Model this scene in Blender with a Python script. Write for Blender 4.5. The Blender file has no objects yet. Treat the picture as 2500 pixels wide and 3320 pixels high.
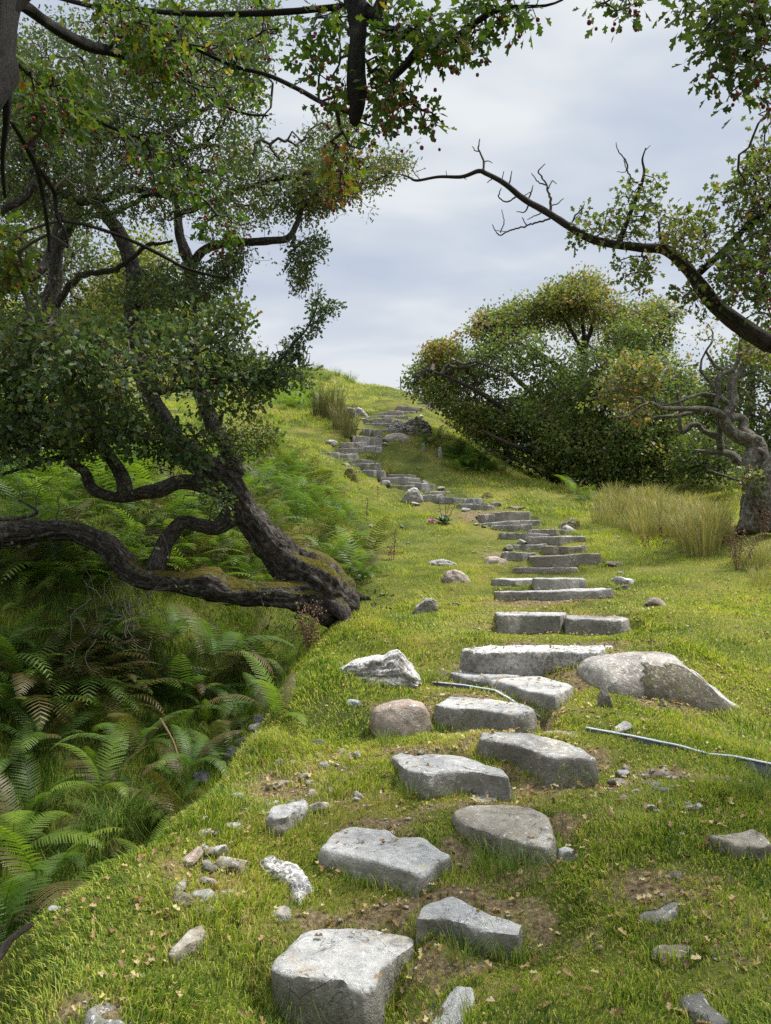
import bpy, bmesh, math, random
import numpy as np
from mathutils import Vector, Matrix

SC = bpy.context.scene
COL = SC.collection
RNG = np.random.default_rng(7)
R = math.radians

# ------------------------------------------------------------------ camera model (eye at the origin, y forward, z up)
FPX, CX, CY = 2371.0, 1250.0, 1660.0
PITCH = R(4.85)
CP, SP = math.cos(PITCH), math.sin(PITCH)


def ray(px, py):
    px = np.asarray(px, float); py = np.asarray(py, float)
    u = (px - CX) / FPX; v = (CY - py) / FPX
    return u, CP - v * SP, SP + v * CP


def P(px, py, Y):
    """photo pixel + forward distance -> world point"""
    x, y, z = ray(px, py)
    s = Y / y
    return np.stack(np.broadcast_arrays(x * s, y * s, z * s), -1)


def Pd(dx, dy, Y):                                   # same, on the 1666-wide view of the photo
    return P(dx * 1.50060, dy * 1.50060, Y)


# ------------------------------------------------------------------ noise
def _hash(ix, iy, iz, seed):
    h = (ix.astype(np.int64) * 374761393 + iy.astype(np.int64) * 668265263 + iz.astype(np.int64) * 2147483647 + seed * 974634541) & 0xFFFFFFFF
    h = ((h ^ (h >> 13)) * 1274126177) & 0xFFFFFFFF
    h = ((h ^ (h >> 16)) * 2246822519) & 0xFFFFFFFF
    return ((h ^ (h >> 15)) & 0xFFFFFF) / float(0x7FFFFF) - 1.0


def vnoise(p, seed=0):
    p = np.atleast_2d(np.asarray(p, float))
    if p.shape[1] == 2:
        p = np.concatenate([p, np.zeros((len(p), 1))], 1)
    i = np.floor(p).astype(np.int64); f = p - i
    f = f * f * (3 - 2 * f)
    out = 0
    for dx in (0, 1):
        wx = f[:, 0] if dx else 1 - f[:, 0]
        for dy in (0, 1):
            wy = f[:, 1] if dy else 1 - f[:, 1]
            for dz in (0, 1):
                wz = f[:, 2] if dz else 1 - f[:, 2]
                out = out + wx * wy * wz * _hash(i[:, 0] + dx, i[:, 1] + dy, i[:, 2] + dz, seed)
    return out


def fbm(p, octv=4, seed=0, gain=0.5):
    p = np.atleast_2d(np.asarray(p, float)); a = 1.0; out = 0; tot = 0
    for o in range(octv):
        out = out + a * vnoise(p * (2.03 ** o) + 17.3 * o, seed + o); tot += a; a *= gain
    return out / tot


# ------------------------------------------------------------------ mesh from arrays
def mesh_np(name, V, F, mats=(), attrs=None, smooth=False, uv=None):
    """V (n,3); F list of (m,k) int arrays; attrs {name: per-vertex float}"""
    me = bpy.data.meshes.new(name)
    V = np.ascontiguousarray(V, dtype=np.float32)
    F = [np.asarray(f, dtype=np.int32) for f in F if len(f)]
    me.vertices.add(len(V)); me.vertices.foreach_set('co', V.ravel())
    nl = sum(f.size for f in F); nf = sum(len(f) for f in F)
    me.loops.add(nl); me.polygons.add(nf)
    li = np.concatenate([f.ravel() for f in F]) if F else np.zeros(0, np.int32)
    cnt = np.concatenate([np.full(len(f), f.shape[1], np.int32) for f in F])
    st = np.zeros(nf, np.int32); st[1:] = np.cumsum(cnt)[:-1]
    me.loops.foreach_set('vertex_index', li)
    me.polygons.foreach_set('loop_start', st)
    try:
        me.polygons.foreach_set('loop_total', cnt)
    except Exception:
        pass
    if smooth:
        me.polygons.foreach_set('use_smooth', np.ones(nf, bool))
    if attrs:
        for k, a in attrs.items():
            at = me.attributes.new(k, 'FLOAT', 'POINT')
            at.data.foreach_set('value', np.ascontiguousarray(a, dtype=np.float32))
    if uv is not None:
        l = me.uv_layers.new(name='UVMap')
        l.data.foreach_set('uv', np.ascontiguousarray(uv[li], dtype=np.float32).ravel())
    me.update(calc_edges=True)
    for m in mats:
        me.materials.append(m)
    return me


def obj(name, me, parent=None, loc=None):
    o = bpy.data.objects.new(name, me); COL.objects.link(o)
    if parent is not None:
        o.parent = parent
    if loc is not None:
        o.location = loc
    return o


def tag(o, label=None, cat=None, group=None, kind=None):
    if label: o['label'] = label
    if cat: o['category'] = cat
    if group: o['group'] = group
    if kind: o['kind'] = kind
    return o


def empty(name, loc, label, cat, group=None):
    o = bpy.data.objects.new(name, None); COL.objects.link(o)
    o.location = [float(c) for c in loc]; o.empty_display_size = 0.1
    return tag(o, label, cat, group)


def scatter(tv, tf, pos, ex, ey, ez):
    """instances of template verts tv (k,3) with frames; ex,ey,ez (n,3) already scaled. returns V, [F...]"""
    n, k = len(pos), len(tv)
    V = pos[:, None, :] + tv[None, :, 0, None] * ex[:, None, :] + tv[None, :, 1, None] * ey[:, None, :] + tv[None, :, 2, None] * ez[:, None, :]
    off = (np.arange(n) * k)[:, None, None]
    F = [(np.asarray(f)[None, :, :] + off).reshape(-1, np.asarray(f).shape[1]) for f in tf]
    return V.reshape(-1, 3), F


def unit(a):
    return a / np.maximum(np.linalg.norm(a, axis=-1, keepdims=True), 1e-9)


class Acc:                                            # accumulates arrays into one mesh
    def __init__(s):
        s.V = []; s.F = {}; s.n = 0; s.A = []
    def add(s, V, F, a=None):
        for f in F:
            f = np.asarray(f)
            if len(f): s.F.setdefault(f.shape[1], []).append(f + s.n)
        s.V.append(V); s.n += len(V)
        s.A.append(np.zeros(len(V)) if a is None else np.broadcast_to(a, (len(V),)))
    def mesh(s, name, mats, smooth=False):
        if not s.V: return None
        return mesh_np(name, np.concatenate(s.V), [np.concatenate(f) for f in s.F.values()], mats, {'t': np.concatenate(s.A)}, smooth)


def in_poly(pts, poly):
    x, y = pts[:, 0], pts[:, 1]; c = np.zeros(len(pts), bool); n = len(poly); j = n - 1
    for i in range(n):
        xi, yi = poly[i]; xj, yj = poly[j]
        cond = ((yi > y) != (yj > y)) & (x < (xj - xi) * (y - yi) / (yj - yi + 1e-12) + xi)
        c ^= cond; j = i
    return c


def dist_poly(pts, poly):
    d = np.full(len(pts), 1e9); n = len(poly)
    for i in range(n):
        a = np.asarray(poly[i], float); b = np.asarray(poly[(i + 1) % n], float); ab = b - a
        t = np.clip(((pts - a) @ ab) / (ab @ ab + 1e-12), 0, 1)
        d = np.minimum(d, np.linalg.norm(pts - a - t[:, None] * ab, axis=1))
    return d


# ------------------------------------------------------------------ materials
def new_mat(name):
    m = bpy.data.materials.new(name); m.use_nodes = True
    nt = m.node_tree; nt.nodes.clear()
    return m, nt


def N(nt, typ, **kw):
    n = nt.nodes.new(typ)
    for k, v in kw.items():
        if k.startswith('i_'):
            n.inputs[int(k[2:]) if k[2:].isdigit() else k[2:].replace('_', ' ')].default_value = v
        else:
            setattr(n, k, v)
    return n


def ramp(nt, fac, stops, interp='LINEAR'):
    r = nt.nodes.new('ShaderNodeValToRGB'); r.color_ramp.interpolation = interp
    e = r.color_ramp.elements
    while len(e) < len(stops): e.new(0.5)
    for i, (p, c) in enumerate(stops):
        e[i].position = p; e[i].color = (*c, 1) if len(c) == 3 else c
    nt.links.new(fac, r.inputs[0])
    return r.outputs[0]


def noise(nt, vec, scale, detail=4, rough=0.55, dist=0.0):
    n = nt.nodes.new('ShaderNodeTexNoise')
    n.inputs['Scale'].default_value = scale; n.inputs['Detail'].default_value = detail
    n.inputs['Roughness'].default_value = rough; n.inputs['Distortion'].default_value = dist
    if vec is not None: nt.links.new(vec, n.inputs['Vector'])
    return n.outputs['Fac']


def mix(nt, fac, a, b, blend='MIX'):
    n = nt.nodes.new('ShaderNodeMix'); n.data_type = 'RGBA'; n.blend_type = blend
    for s, v in ((0, fac), (6, a), (7, b)):
        if hasattr(v, 'links'): nt.links.new(v, n.inputs[s])
        else: n.inputs[s].default_value = (*v, 1) if isinstance(v, tuple) and len(v) == 3 else v
    return n.outputs[2]


def math_n(nt, op, a, b=None):
    n = nt.nodes.new('ShaderNodeMath'); n.operation = op
    for i, v in enumerate((a, b)):
        if v is None: continue
        if hasattr(v, 'links'): nt.links.new(v, n.inputs[i])
        else: n.inputs[i].default_value = v
    return n.outputs[0]


def finish(nt, col, rough=0.8, bump=None, bstr=0.4, bdist=0.02, trans=None, spec=0.3):
    out = nt.nodes.new('ShaderNodeOutputMaterial')
    b = nt.nodes.new('ShaderNodeBsdfPrincipled')
    if hasattr(col, 'links'): nt.links.new(col, b.inputs['Base Color'])
    else: b.inputs['Base Color'].default_value = (*col, 1)
    if hasattr(rough, 'links'): nt.links.new(rough, b.inputs['Roughness'])
    else: b.inputs['Roughness'].default_value = rough
    b.inputs['Specular IOR Level'].default_value = spec
    if bump is not None:
        bn = nt.nodes.new('ShaderNodeBump'); bn.inputs['Strength'].default_value = bstr; bn.inputs['Distance'].default_value = bdist
        nt.links.new(bump, bn.inputs['Height']); nt.links.new(bn.outputs[0], b.inputs['Normal'])
    sh = b.outputs[0]
    if trans:
        t = nt.nodes.new('ShaderNodeBsdfTranslucent')
        if hasattr(col, 'links'): nt.links.new(mix(nt, 1.0, col, (1.25, 1.35, 0.7), 'MULTIPLY'), t.inputs[0])
        else: t.inputs[0].default_value = (*col, 1)
        ms = nt.nodes.new('ShaderNodeMixShader'); ms.inputs[0].default_value = trans
        nt.links.new(sh, ms.inputs[1]); nt.links.new(t.outputs[0], ms.inputs[2]); sh = ms.outputs[0]
    nt.links.new(sh, out.inputs[0])


def pos_node(nt):
    return nt.nodes.new('ShaderNodeNewGeometry').outputs['Position']


def attr_t(nt, name='t'):
    a = nt.nodes.new('ShaderNodeAttribute'); a.attribute_name = name
    return a.outputs['Fac']


def normal_z(nt):
    g = nt.nodes.new('ShaderNodeNewGeometry'); s = nt.nodes.new('ShaderNodeSeparateXYZ')
    nt.links.new(g.outputs['Normal'], s.inputs[0]); return s.outputs[2]


def mat_leaf(name, stops, trans=0.35, patch=None, pscale=1.2, rough=0.5, spec=0.35):
    m, nt = new_mat(name)
    t = attr_t(nt)
    if patch:
        n = noise(nt, pos_node(nt), pscale, 3, 0.6)
        n = math_n(nt, 'MULTIPLY', math_n(nt, 'SUBTRACT', n, 0.5), patch)
        t = math_n(nt, 'ADD', t, n)
    finish(nt, ramp(nt, t, stops), rough, trans=trans, spec=spec)
    return m


def mat_stone(name, c1, c2, c3, lichen=0.35, lc=(0.62, 0.62, 0.58), dark=(0.07, 0.065, 0.055), dk=0.5, moss=0.0, side=0.45):
    m, nt = new_mat(name); p = pos_node(nt)
    n1 = noise(nt, p, 3.2, 5, 0.6, 0.4); n2 = noise(nt, p, 24, 6, 0.7); n3 = noise(nt, p, 9, 6, 0.65, 0.6); n4 = noise(nt, p, 90, 3, 0.7)
    col = ramp(nt, n1, [(0.32, c1), (0.5, c2), (0.68, c3)])
    col = mix(nt, 0.65, col, ramp(nt, n2, [(0.25, (0.42, 0.42, 0.42)), (0.5, (0.85, 0.85, 0.85)), (0.75, (1.35, 1.33, 1.28))]), 'MULTIPLY')
    col = mix(nt, ramp(nt, n3, [(0.60 - dk * 0.12, (0, 0, 0)), (0.72 - dk * 0.08, (1, 1, 1))]), col, mix(nt, 0.55, col, dark))
    # hairline cracks and cleavage
    cn_ = noise(nt, p, 2.6, 4, 0.6, 1.2); cr = ramp(nt, math_n(nt, 'ABSOLUTE', math_n(nt, 'SUBTRACT', cn_, 0.5)), [(0.0, (1, 1, 1)), (0.007, (0, 0, 0))])
    crm = math_n(nt, 'MULTIPLY', cr, ramp(nt, n3, [(0.42, (0, 0, 0)), (0.58, (.4, .4, .4))]))
    col = mix(nt, crm, col, (.10, .085, .07))
    tan_ = ramp(nt, noise(nt, p, 5.5, 5, 0.7, 0.5), [(0.52, (0, 0, 0)), (0.66, (.55, .55, .55))])
    col = mix(nt, tan_, col, mix(nt, 1.0, col, (1.05, .88, .66), 'MULTIPLY'))
    # darker, browner tone on the side faces than on the tops
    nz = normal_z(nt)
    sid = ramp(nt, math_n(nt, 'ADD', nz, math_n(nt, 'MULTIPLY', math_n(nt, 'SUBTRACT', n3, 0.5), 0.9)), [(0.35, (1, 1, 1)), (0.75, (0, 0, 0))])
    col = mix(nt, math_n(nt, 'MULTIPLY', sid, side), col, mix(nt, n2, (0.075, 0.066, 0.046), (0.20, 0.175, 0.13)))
    li = ramp(nt, math_n(nt, 'ADD', noise(nt, p, 30, 4, 0.75, 0.8), math_n(nt, 'MULTIPLY', n1, 0.25)), [(0.76 - lichen * 0.22, (0, 0, 0)), (0.80 - lichen * 0.2, (1, 1, 1))])
    col = mix(nt, math_n(nt, 'MULTIPLY', li, ramp(nt, nz, [(0.0, (.22, .22, .22)), (.75, (.8, .8, .8))])), col, lc)
    if moss:
        mo = ramp(nt, noise(nt, p, 7, 5, 0.7), [(0.62 - moss * 0.3, (0, 0, 0)), (0.70 - moss * 0.3, (1, 1, 1))])
        col = mix(nt, mo, col, mix(nt, n4, (0.06, 0.055, 0.012), (0.17, 0.15, 0.03)))
    h = math_n(nt, 'ADD', math_n(nt, 'MULTIPLY', n2, 0.7), math_n(nt, 'MULTIPLY', n4, 0.35))
    h = math_n(nt, 'ADD', h, n3); h = math_n(nt, 'SUBTRACT', h, math_n(nt, 'MULTIPLY', crm, 1.2))
    finish(nt, col, 0.85, h, 0.75, 0.03, spec=0.25)
    return m


def mat_bark(name, c1, c2, lichen=0.3, lc=(0.33, 0.36, 0.28), moss=0.0, mc=((0.05, 0.045, 0.008), (0.17, 0.145, 0.02)), mossz=None, us=1.0):
    m, nt = new_mat(name); p = pos_node(nt)
    uvn = nt.nodes.new('ShaderNodeUVMap'); mp = nt.nodes.new('ShaderNodeMapping')
    mp.inputs['Scale'].default_value = (8 * us, 6.0, 1); nt.links.new(uvn.outputs[0], mp.inputs[0])
    n1 = noise(nt, mp.outputs[0], 1.6, 8, 0.7, 1.6); n2 = noise(nt, p, 14, 5, 0.65); n3 = noise(nt, p, 60, 4, 0.7)
    col = ramp(nt, n1, [(0.3, tuple(0.35 * c for c in c1)), (0.48, c1), (0.7, c2)])
    li = ramp(nt, n2, [(0.62 - lichen * 0.2, (0, 0, 0)), (0.72 - lichen * 0.2, (1, 1, 1))])
    col = mix(nt, math_n(nt, 'MULTIPLY', li, 0.75), col, mix(nt, n3, tuple(0.5 * c for c in lc), lc))
    if moss:
        f = math_n(nt, 'ADD', math_n(nt, 'MULTIPLY', normal_z(nt), 0.5), math_n(nt, 'MULTIPLY', noise(nt, p, 3.0, 5, 0.7), 0.9))
        if mossz is not None:
            s = nt.nodes.new('ShaderNodeSeparateXYZ'); nt.links.new(p, s.inputs[0])
            mr = nt.nodes.new('ShaderNodeMapRange'); mr.inputs[1].default_value = mossz[0]; mr.inputs[2].default_value = mossz[1]
            mr.inputs[3].default_value = 0.0; mr.inputs[4].default_value = -0.75
            nt.links.new(s.outputs[2], mr.inputs[0]); f = math_n(nt, 'ADD', f, mr.outputs[0])
        mo = ramp(nt, f, [(0.85 - moss * 0.4, (0, 0, 0)), (0.95 - moss * 0.4, (1, 1, 1))])
        col = mix(nt, mo, col, ramp(nt, n3, [(0.3, mc[0]), (0.7, mc[1])]))
    h = math_n(nt, 'ADD', math_n(nt, 'MULTIPLY', n1, 1.0), math_n(nt, 'MULTIPLY', n3, 0.35))
    finish(nt, col, 0.9, h, 1.0, 0.05, spec=0.2)
    return m


def mat_plain(name, col, rough=0.7, var=0.3, scale=20):
    m, nt = new_mat(name)
    n = noise(nt, pos_node(nt), scale, 4)
    c = mix(nt, n, tuple(x * (1 - var) for x in col), tuple(min(1, x * (1 + var)) for x in col))
    finish(nt, c, rough, n, 0.3, 0.005)
    return m
# ================================================================== STEP STONES with a visible top (traced outline of the top, level of the top, height of the front)
# (label, outline in photo pixels, z of the top relative to the eye, drop of the front, material key)
TOPS = [
 ('broad flat topped slab with a chipped corner, lowest step of the path', [(885,3123),(940,3068),(990,3022),(1045,3006),(1100,3002),(1208,3006),(1290,3022),(1337,3037),(1340,3060),(1224,3132),(1216,3190),(1175,3215),(1120,3168),(1014,3166),(940,3148)], -1.42, .18, 'pale', (0,.03)),
 ('lichen spotted block half buried in a grassy hump, just above the lowest chipped slab', [(1345,2971),(1362,2945),(1380,2926),(1466,2901),(1513,2924),(1606,2967),(1685,2994),(1677,3026),(1575,3010),(1490,2985),(1427,2973),(1369,2977)], -1.33, .11, 'grey', (.02,.02)),
 ('wide pale wedge shaped slab with a pointed right end, third step from the bottom', [(1046,2741),(1080,2698),(1138,2676),(1255,2682),(1287,2706),(1372,2714),(1427,2749),(1458,2768),(1369,2834),(1255,2795),(1146,2764)], -1.255, .09, 'pale', (0,.04)),
 ('tan flecked slab with grass tufts under its front edge, right of the pointed pale slab', [(1478,2632),(1530,2612),(1583,2606),(1724,2616),(1770,2643),(1790,2682),(1778,2749),(1685,2729),(1599,2700),(1505,2667)], -1.18, .08, 'tan', (.02,.03)),
 ('grey slab narrowing to a beak on its left, below the thick leaning block', [(1269,2450),(1302,2439),(1337,2452),(1404,2444),(1482,2448),(1552,2468),(1630,2495),(1648,2518),(1567,2503),(1490,2495),(1388,2504),(1318,2487)], -1.06, .15, 'grey', (0,.03)),
 ('thick dark sided block sloping to the right, beside the cracked beaked slab', [(1554,2389),(1565,2372),(1618,2369),(1730,2382),(1805,2400),(1888,2427),(1925,2457),(1790,2449),(1670,2410)], -.97, .17, 'dark', (-.06,.03)),
 ('blocky grey step with a fine crack in its top, right of the round pink boulder', [(1411,2280),(1440,2264),(1468,2254),(1535,2259),(1603,2265),(1700,2280),(1730,2295),(1715,2305),(1640,2304),(1580,2294),(1475,2292)], -.87, .20, 'grey', (0,.03)),
 ('smooth pale wedge step pointing right, in front of the rough quartz crusted step', [(1573,2196),(1625,2186),(1715,2186),(1775,2198),(1858,2220),(1798,2250),(1715,2237),(1640,2215)], -.79, .09, 'pale', (0,.02)),
 ('thin grey slab tucked behind the left end of the smooth pale wedge step', [(1460,2179),(1490,2168),(1588,2164),(1640,2170),(1700,2179),(1670,2189),(1573,2194),(1500,2190)], -.765, .09, 'grey', (0,.02)),
 ('long rough step crusted with white quartz and lichen, below the twin squared blocks', [(1498,2104),(1573,2072),(1670,2066),(1820,2059),(1925,2070),(1963,2093),(1940,2113),(1775,2110),(1625,2112),(1565,2112)], -.595, .14, 'quartz', (0,.02)),
 ('big squared block with a sloping corner, left one of the twin blocks', [(1606,1984),(1625,1976),(1700,1975),(1823,1982),(1822,1996),(1700,1993),(1612,1994)], -.40, .20, 'grey', (0,.01)),
 ('low squared block partly hidden by grass, right one of the twin blocks across the path', [(1834,1996),(1850,1989),(2000,1994),(2038,2003),(2030,2009),(1840,2005)], -.42, .17, 'dark', (0,.01)),
]
# (label, left px, right px, top of the front face, bottom of the front face, material, hump)
ROWS = [
 ('long slab with grass over its lower right front, next above the twin squared blocks', 1621,1982,1916,1946,'grey',.3),
 ('pale low left half of the broken step, joined to a darker squared half', 1608,1739,1877,1899,'pale',.5),
 ('dark squared right half of the broken step, joined to a pale low half', 1740,1902,1873,1909,'grey',.2),
 ('thin sliver of step with grass creeping over both of its ends', 1675,1878,1843,1861,'tan',.5),
 ('short dark stone on the left of the wide hollow topped step', 1642,1734,1790,1819,'dark',.5),
 ('wide hollow topped step with a pale worn lip and dark middle', 1738,1946,1801,1836,'tan',.6),
 ('short dark wedge left of the tan blocky step', 1675,1772,1763,1784,'dark',.3),
 ('tan blocky step split by a joint near its right end', 1773,1902,1771,1798,'tan',.4),
 ('long brown step tapering to the left, above the tan blocky step', 1721,1896,1741,1770,'dark',.5),
 ('narrow low ledge reaching left across the worn path', 1628,1781,1728,1746,'grey',.3),
 ('small rounded stone with yellow moss on its left side', 1727,1760,1717,1735,'grey',.6),
 ('short pale block right of the small moss sided stone', 1762,1841,1717,1737,'tan',.3),
 ('dipping grey step below the long straight step with a nick', 1608,1722,1703,1723,'dark',.6),
 ('long straight step with a pale notched right end', 1572,1748,1689,1708,'grey',.3),
 ('low front half of the double humped step', 1560,1640,1671,1689,'dark',.6),
 ('taller humped rear half of the double humped step', 1586,1714,1660,1691,'tan',.7),
 ('low mossy edged ledge below the row of three blue grey blocks', 1530,1600,1637,1655,'grey',.4),
 ('low grassy ledge left of the mossy edged ledge', 1490,1531,1631,1649,'grey',.4),
 ('left one of the three blue grey blocks in a row, next to the pointed boulder', 1376,1430,1605,1628,'grey',.3),
 ('middle one of the three blue grey blocks in a row', 1431,1507,1612,1633,'blue',.3),
 ('right one of the three blue grey blocks in a row, with a bluish face', 1508,1557,1616,1635,'blue',.4),
 ('pale straight slab just above the row of three blue grey blocks', 1382,1456,1593,1606,'pale',.2),
 ('brownish curved step half hidden behind the pointed boulder', 1272,1340,1571,1590,'tan',.6),
 ('grey hump backed block above the pointed boulder', 1326,1404,1565,1590,'grey',.6),
 ('wavy topped step with a pale worn edge', 1239,1356,1551,1571,'grey',.7),
 ('dark narrow step at the top of the short flight behind the pointed boulder', 1263,1342,1538,1553,'dark',.4),
 ('wedge shaped step at the foot of the curving flight', 1180,1242,1524,1545,'grey',.7),
 ('rugged step of fused lumps, second in the curving flight', 1144,1230,1501,1522,'dark',.9),
 ('long dark step crossing the middle of the curving flight', 1119,1204,1487,1507,'dark',.5),
 ('low step left of the ferns in the curving flight', 1097,1152,1475,1489,'grey',.4),
 ('pale jagged ledge sticking out left of the curving flight', 1043,1095,1465,1482,'quartz',.8),
 ('slim dark tread above the pale jagged ledge', 1096,1156,1466,1476,'dark',.3),
 ('straight pale riser with an orange lichen end', 1090,1170,1452,1464,'tan',.2),
 ('knobbly stone at the right end of the straight pale riser', 1171,1232,1448,1467,'quartz',.9),
 ('thin long tread under the small cube shaped stone', 1150,1231,1442,1452,'pale',.2),
 ('small dark cube shaped stone at the left of the upper flight', 1110,1153,1435,1450,'dark',.2),
 ('pale flat stone beside the small cube shaped stone', 1154,1182,1434,1445,'pale',.3),
 ('large rounded stone with a pale cap, left of a pair below the steep stair', 1149,1196,1415,1440,'pale',.7),
 ('large dark rounded stone, right of a pair below the steep stair', 1194,1235,1420,1442,'grey',.6),
 ('upright dark block at the left foot of the steep stair', 1181,1214,1388,1416,'dark',.5),
 ('squared dark block next to the upright block at the foot of the steep stair', 1215,1232,1394,1417,'dark',.2),
 ('short step beside the jagged outcrop, lowest of the steep stair', 1243,1272,1391,1402,'grey',.3),
 ('full width tread of the steep stair, level with the top of the outcrop split', 1189,1268,1371,1383,'grey',.2),
 ('tread of the steep stair with grass in its joints', 1187,1270,1357,1369,'tan',.3),
 ('widest tread of the steep stair, running behind the outcrop', 1189,1320,1346,1357,'grey',.2),
 ('blocky pale tread near the top of the steep stair', 1232,1302,1336,1352,'tan',.3),
 ('short tread ending in a rounded stone at the top of the steep stair', 1261,1343,1331,1342,'grey',.5),
 ('long dark top tread where the stair bends right', 1293,1362,1318,1328,'dark',.2),
 ('reddish rounded tread above the bend of the stair', 1362,1414,1314,1328,'pink',.7),
 ('faint upper tread just under the skyline boulder', 1345,1412,1304,1313,'tan',.3),
]

# ================================================================== GROUND : control points read off the photograph, then one smooth sheet
ctrl = []
def c(*p): ctrl.append([float(q) for q in p])
def cd(dx, dy, Y): ctrl.append(list(Pd(dx, dy, Y)))

for row in ((1060,2212,2.35),(1050,2090,2.75),(1200,1325,7.4+.2),(1190,1280,8.5),(1170,1252,9.5),(1190,1232,10.3),(1200,1203,11.2),(1190,1183,11.9),
            (1180,1163,12.5),(1150,1135,13.5),(1090,1108,14.4),(970,1085,15.3),(880,1055,16.3),(800,1022,17.2),(755,985,18.3),(800,948,19.6),
            (830,917,21.2),(845,893,22.8),(900,872,24.4)):
    cd(*row)
for row in ((1400,1330,7.2),(1500,1400,6.2),(1620,1500,5.7),(1600,1620,4.6),(1655,1720,3.6),(1600,1830,3.2),(1400,1700,3.9),(1400,1900,3.05),(1500,2000,2.75),(1300,1800,3.4),(1600,2200,2.35),
            (1300,2100,2.6),(1666,1400,6.5),(1600,1300,8.0),(1666,1240,9.2),(1450,1250,9.0),(1400,1180,11.5),(1300,1110,14.5),(1250,1058,17.0),(1130,1036,17.8),(1010,1030,17.6),
            (1640,1150,10.6),(1500,1195,10.6),(1450,1100,16),(1600,1062,18),(1310,1062,19.5),(1620,1000,27),(1400,1010,28),
            (1050,985,20.0),(965,930,21.5),(1005,1000,18.4),(850,1003,18.0),(930,962,19.3),(890,985,18.6),(940,905,23.5)):
    cd(*row)
c(4.9,20.5,1.75); c(3.6,19.6,1.95); c(6.5,19,1.7); c(8,22,2.2); c(6.5,24,2.4)
# left bank top
for row in ((450,1900,3.35),(560,1720,4.25),(700,1600,4.9),(800,1450,6.2),(300,2110,2.75),(100,2200,2.45),(850,1350,7.3),(900,1410,6.5),(950,1250,9.4),(830,1250,9.6),(850,1150,12.8),(900,1200,11.2),(880,1090,15.2),
            (780,1105,13.8),(700,1005,16.6),(660,1085,13.4),(760,1190,11.0),(600,2000,3.0),(420,2170,2.5),(1000,1150,13)):
    cd(*row)
EDGE = [(-60,2150,2.7),(0,2078,2.85),(120,1985,3.1),(240,1890,3.4),(350,1800,3.75),(420,1740,4.05),(480,1690,4.4),(550,1600,4.8),(620,1505,5.35),(670,1440,5.9),(705,1395,6.5),(745,1335,7.3)]
for e in EDGE:
    cd(*e)
# gully floor and far bank
for g in ((-2.3,1.6,-2.45),(-2.35,2.4,-2.5),(-2.25,3.0,-2.5),(-2.0,3.6,-2.35),(-1.85,4.3,-2.2),(-1.7,5.0,-2.0),(-1.55,5.8,-1.75),(-1.45,6.6,-1.5),(-1.35,7.4,-1.2),(-1.2,8.4,-.75),(-1.05,9.4,-.3),(-1.0,10.4,.05),(-1.0,11.4,.4),
          (-1.5,2.6,-2.0),(-1.35,3.5,-1.85),(-1.25,4.4,-1.7),(-1.1,5.4,-1.45),(-1.0,6.4,-1.15),
          (-3.4,2.6,-2.0),(-3.2,4.0,-1.75),(-2.9,5.2,-1.4),(-2.6,6.4,-1.0),(-2.3,7.4,-.6),(-1.9,8.6,-.15),(-1.7,9.6,.3),
          (-4.6,3.2,-1.3),(-4.2,4.8,-.85),(-3.6,6.2,-.35),(-3.2,7.6,.15),(-2.8,8.8,.55),(-2.5,10.5,1.05),(-2.0,12,1.4),
          (-6.5,4.0,-.4),(-6.0,6.5,.3),(-5.0,8.5,.9),(-4.2,10.5,1.5),(-9,6,.8),(-8,10,1.9),(-3.6,2.0,-1.9),(-3,1,-2.1)):
    c(*g)
for row in ((300,1000,12.8),(100,930,14),(500,905,20),(620,865,24),(560,815,34),(750,835,33),(650,800,38),(860,842,33.5),(905,852,31),(430,760,42),(540,775,44),(740,806,40.5),(250,690,44),(50,650,44),(-300,620,44),
            (400,980,16),(250,880,24),(0,800,30),(-300,850,20),(560,950,17.5),(620,960,17.0),(700,900,21),(720,870,26)):
    cd(*row)
def cz(px, py, z):
    x, y, zz = ray(px, py); k = z / float(zz); c(float(x) * k, float(y) * k, z)
for q in ((1800,2292,-.90),(1880,2275,-.87),(1560,2226,-.865),(1400,2226,-.86),(1900,2160,-.74),(1700,2162,-.745)): cz(*q)
for q in ((2440,2352,5.3),(2350,2348,5.2),(2500,2405,5.1),(2250,2310,5.2)): c(*P(*q))
for q in ((2450,2484,4.24),(2620,2512,4.14),(2450,2538,4.12),(2600,2570,4.02),(2350,2476,4.2)): c(*P(*q))
# beyond the skyline the hill rounds over
for q in ((-22,52,17.2),(-12,54,15.2),(-6,52,13.0),(-2,48,10.6),(2.5,46,8.2),(6,44,6.3),(12,40,4.6),(18,36,3.6),(-22,62,16.8),(-8,66,12.5),(4,64,8.2),(16,60,4.6),(30,50,2.8),(20,26,2.6),(14,20,1.6),(12,14,.9),(10,9,.2),(9,4,-1.0),
          (6,2,-1.5),(3,.5,-1.6),(0,.5,-1.6),(-1,.8,-1.75),(30,70,4),(0,80,9),(-25,80,16),(-35,50,19),(-35,25,12),(-20,12,5),(-14,4,1.6),(25,10,.5),(25,0,-1),(35,35,2.5),(0,-4,-2.2),(-8,-3,-1.5),(8,-4,-2),(5,34,6.0),(4,29,5.2),(3,38,7.4)):
    c(*q)

def plane_poly(px, zt, tilt=(0, 0)):
    """photo outline -> polygon lying in the (slightly tilted) plane of a stone's top"""
    px = np.asarray(px, float); x, y, z = ray(px[:, 0], px[:, 1])
    s = zt / z; a, b = tilt
    for _ in range(3):
        X, Yw = x * s, y * s
        zz = zt + a * (X - X.mean()) + b * (Yw - Yw.mean()); s = zz / z
    return np.stack([x * s, y * s, zz], 1)

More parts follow.
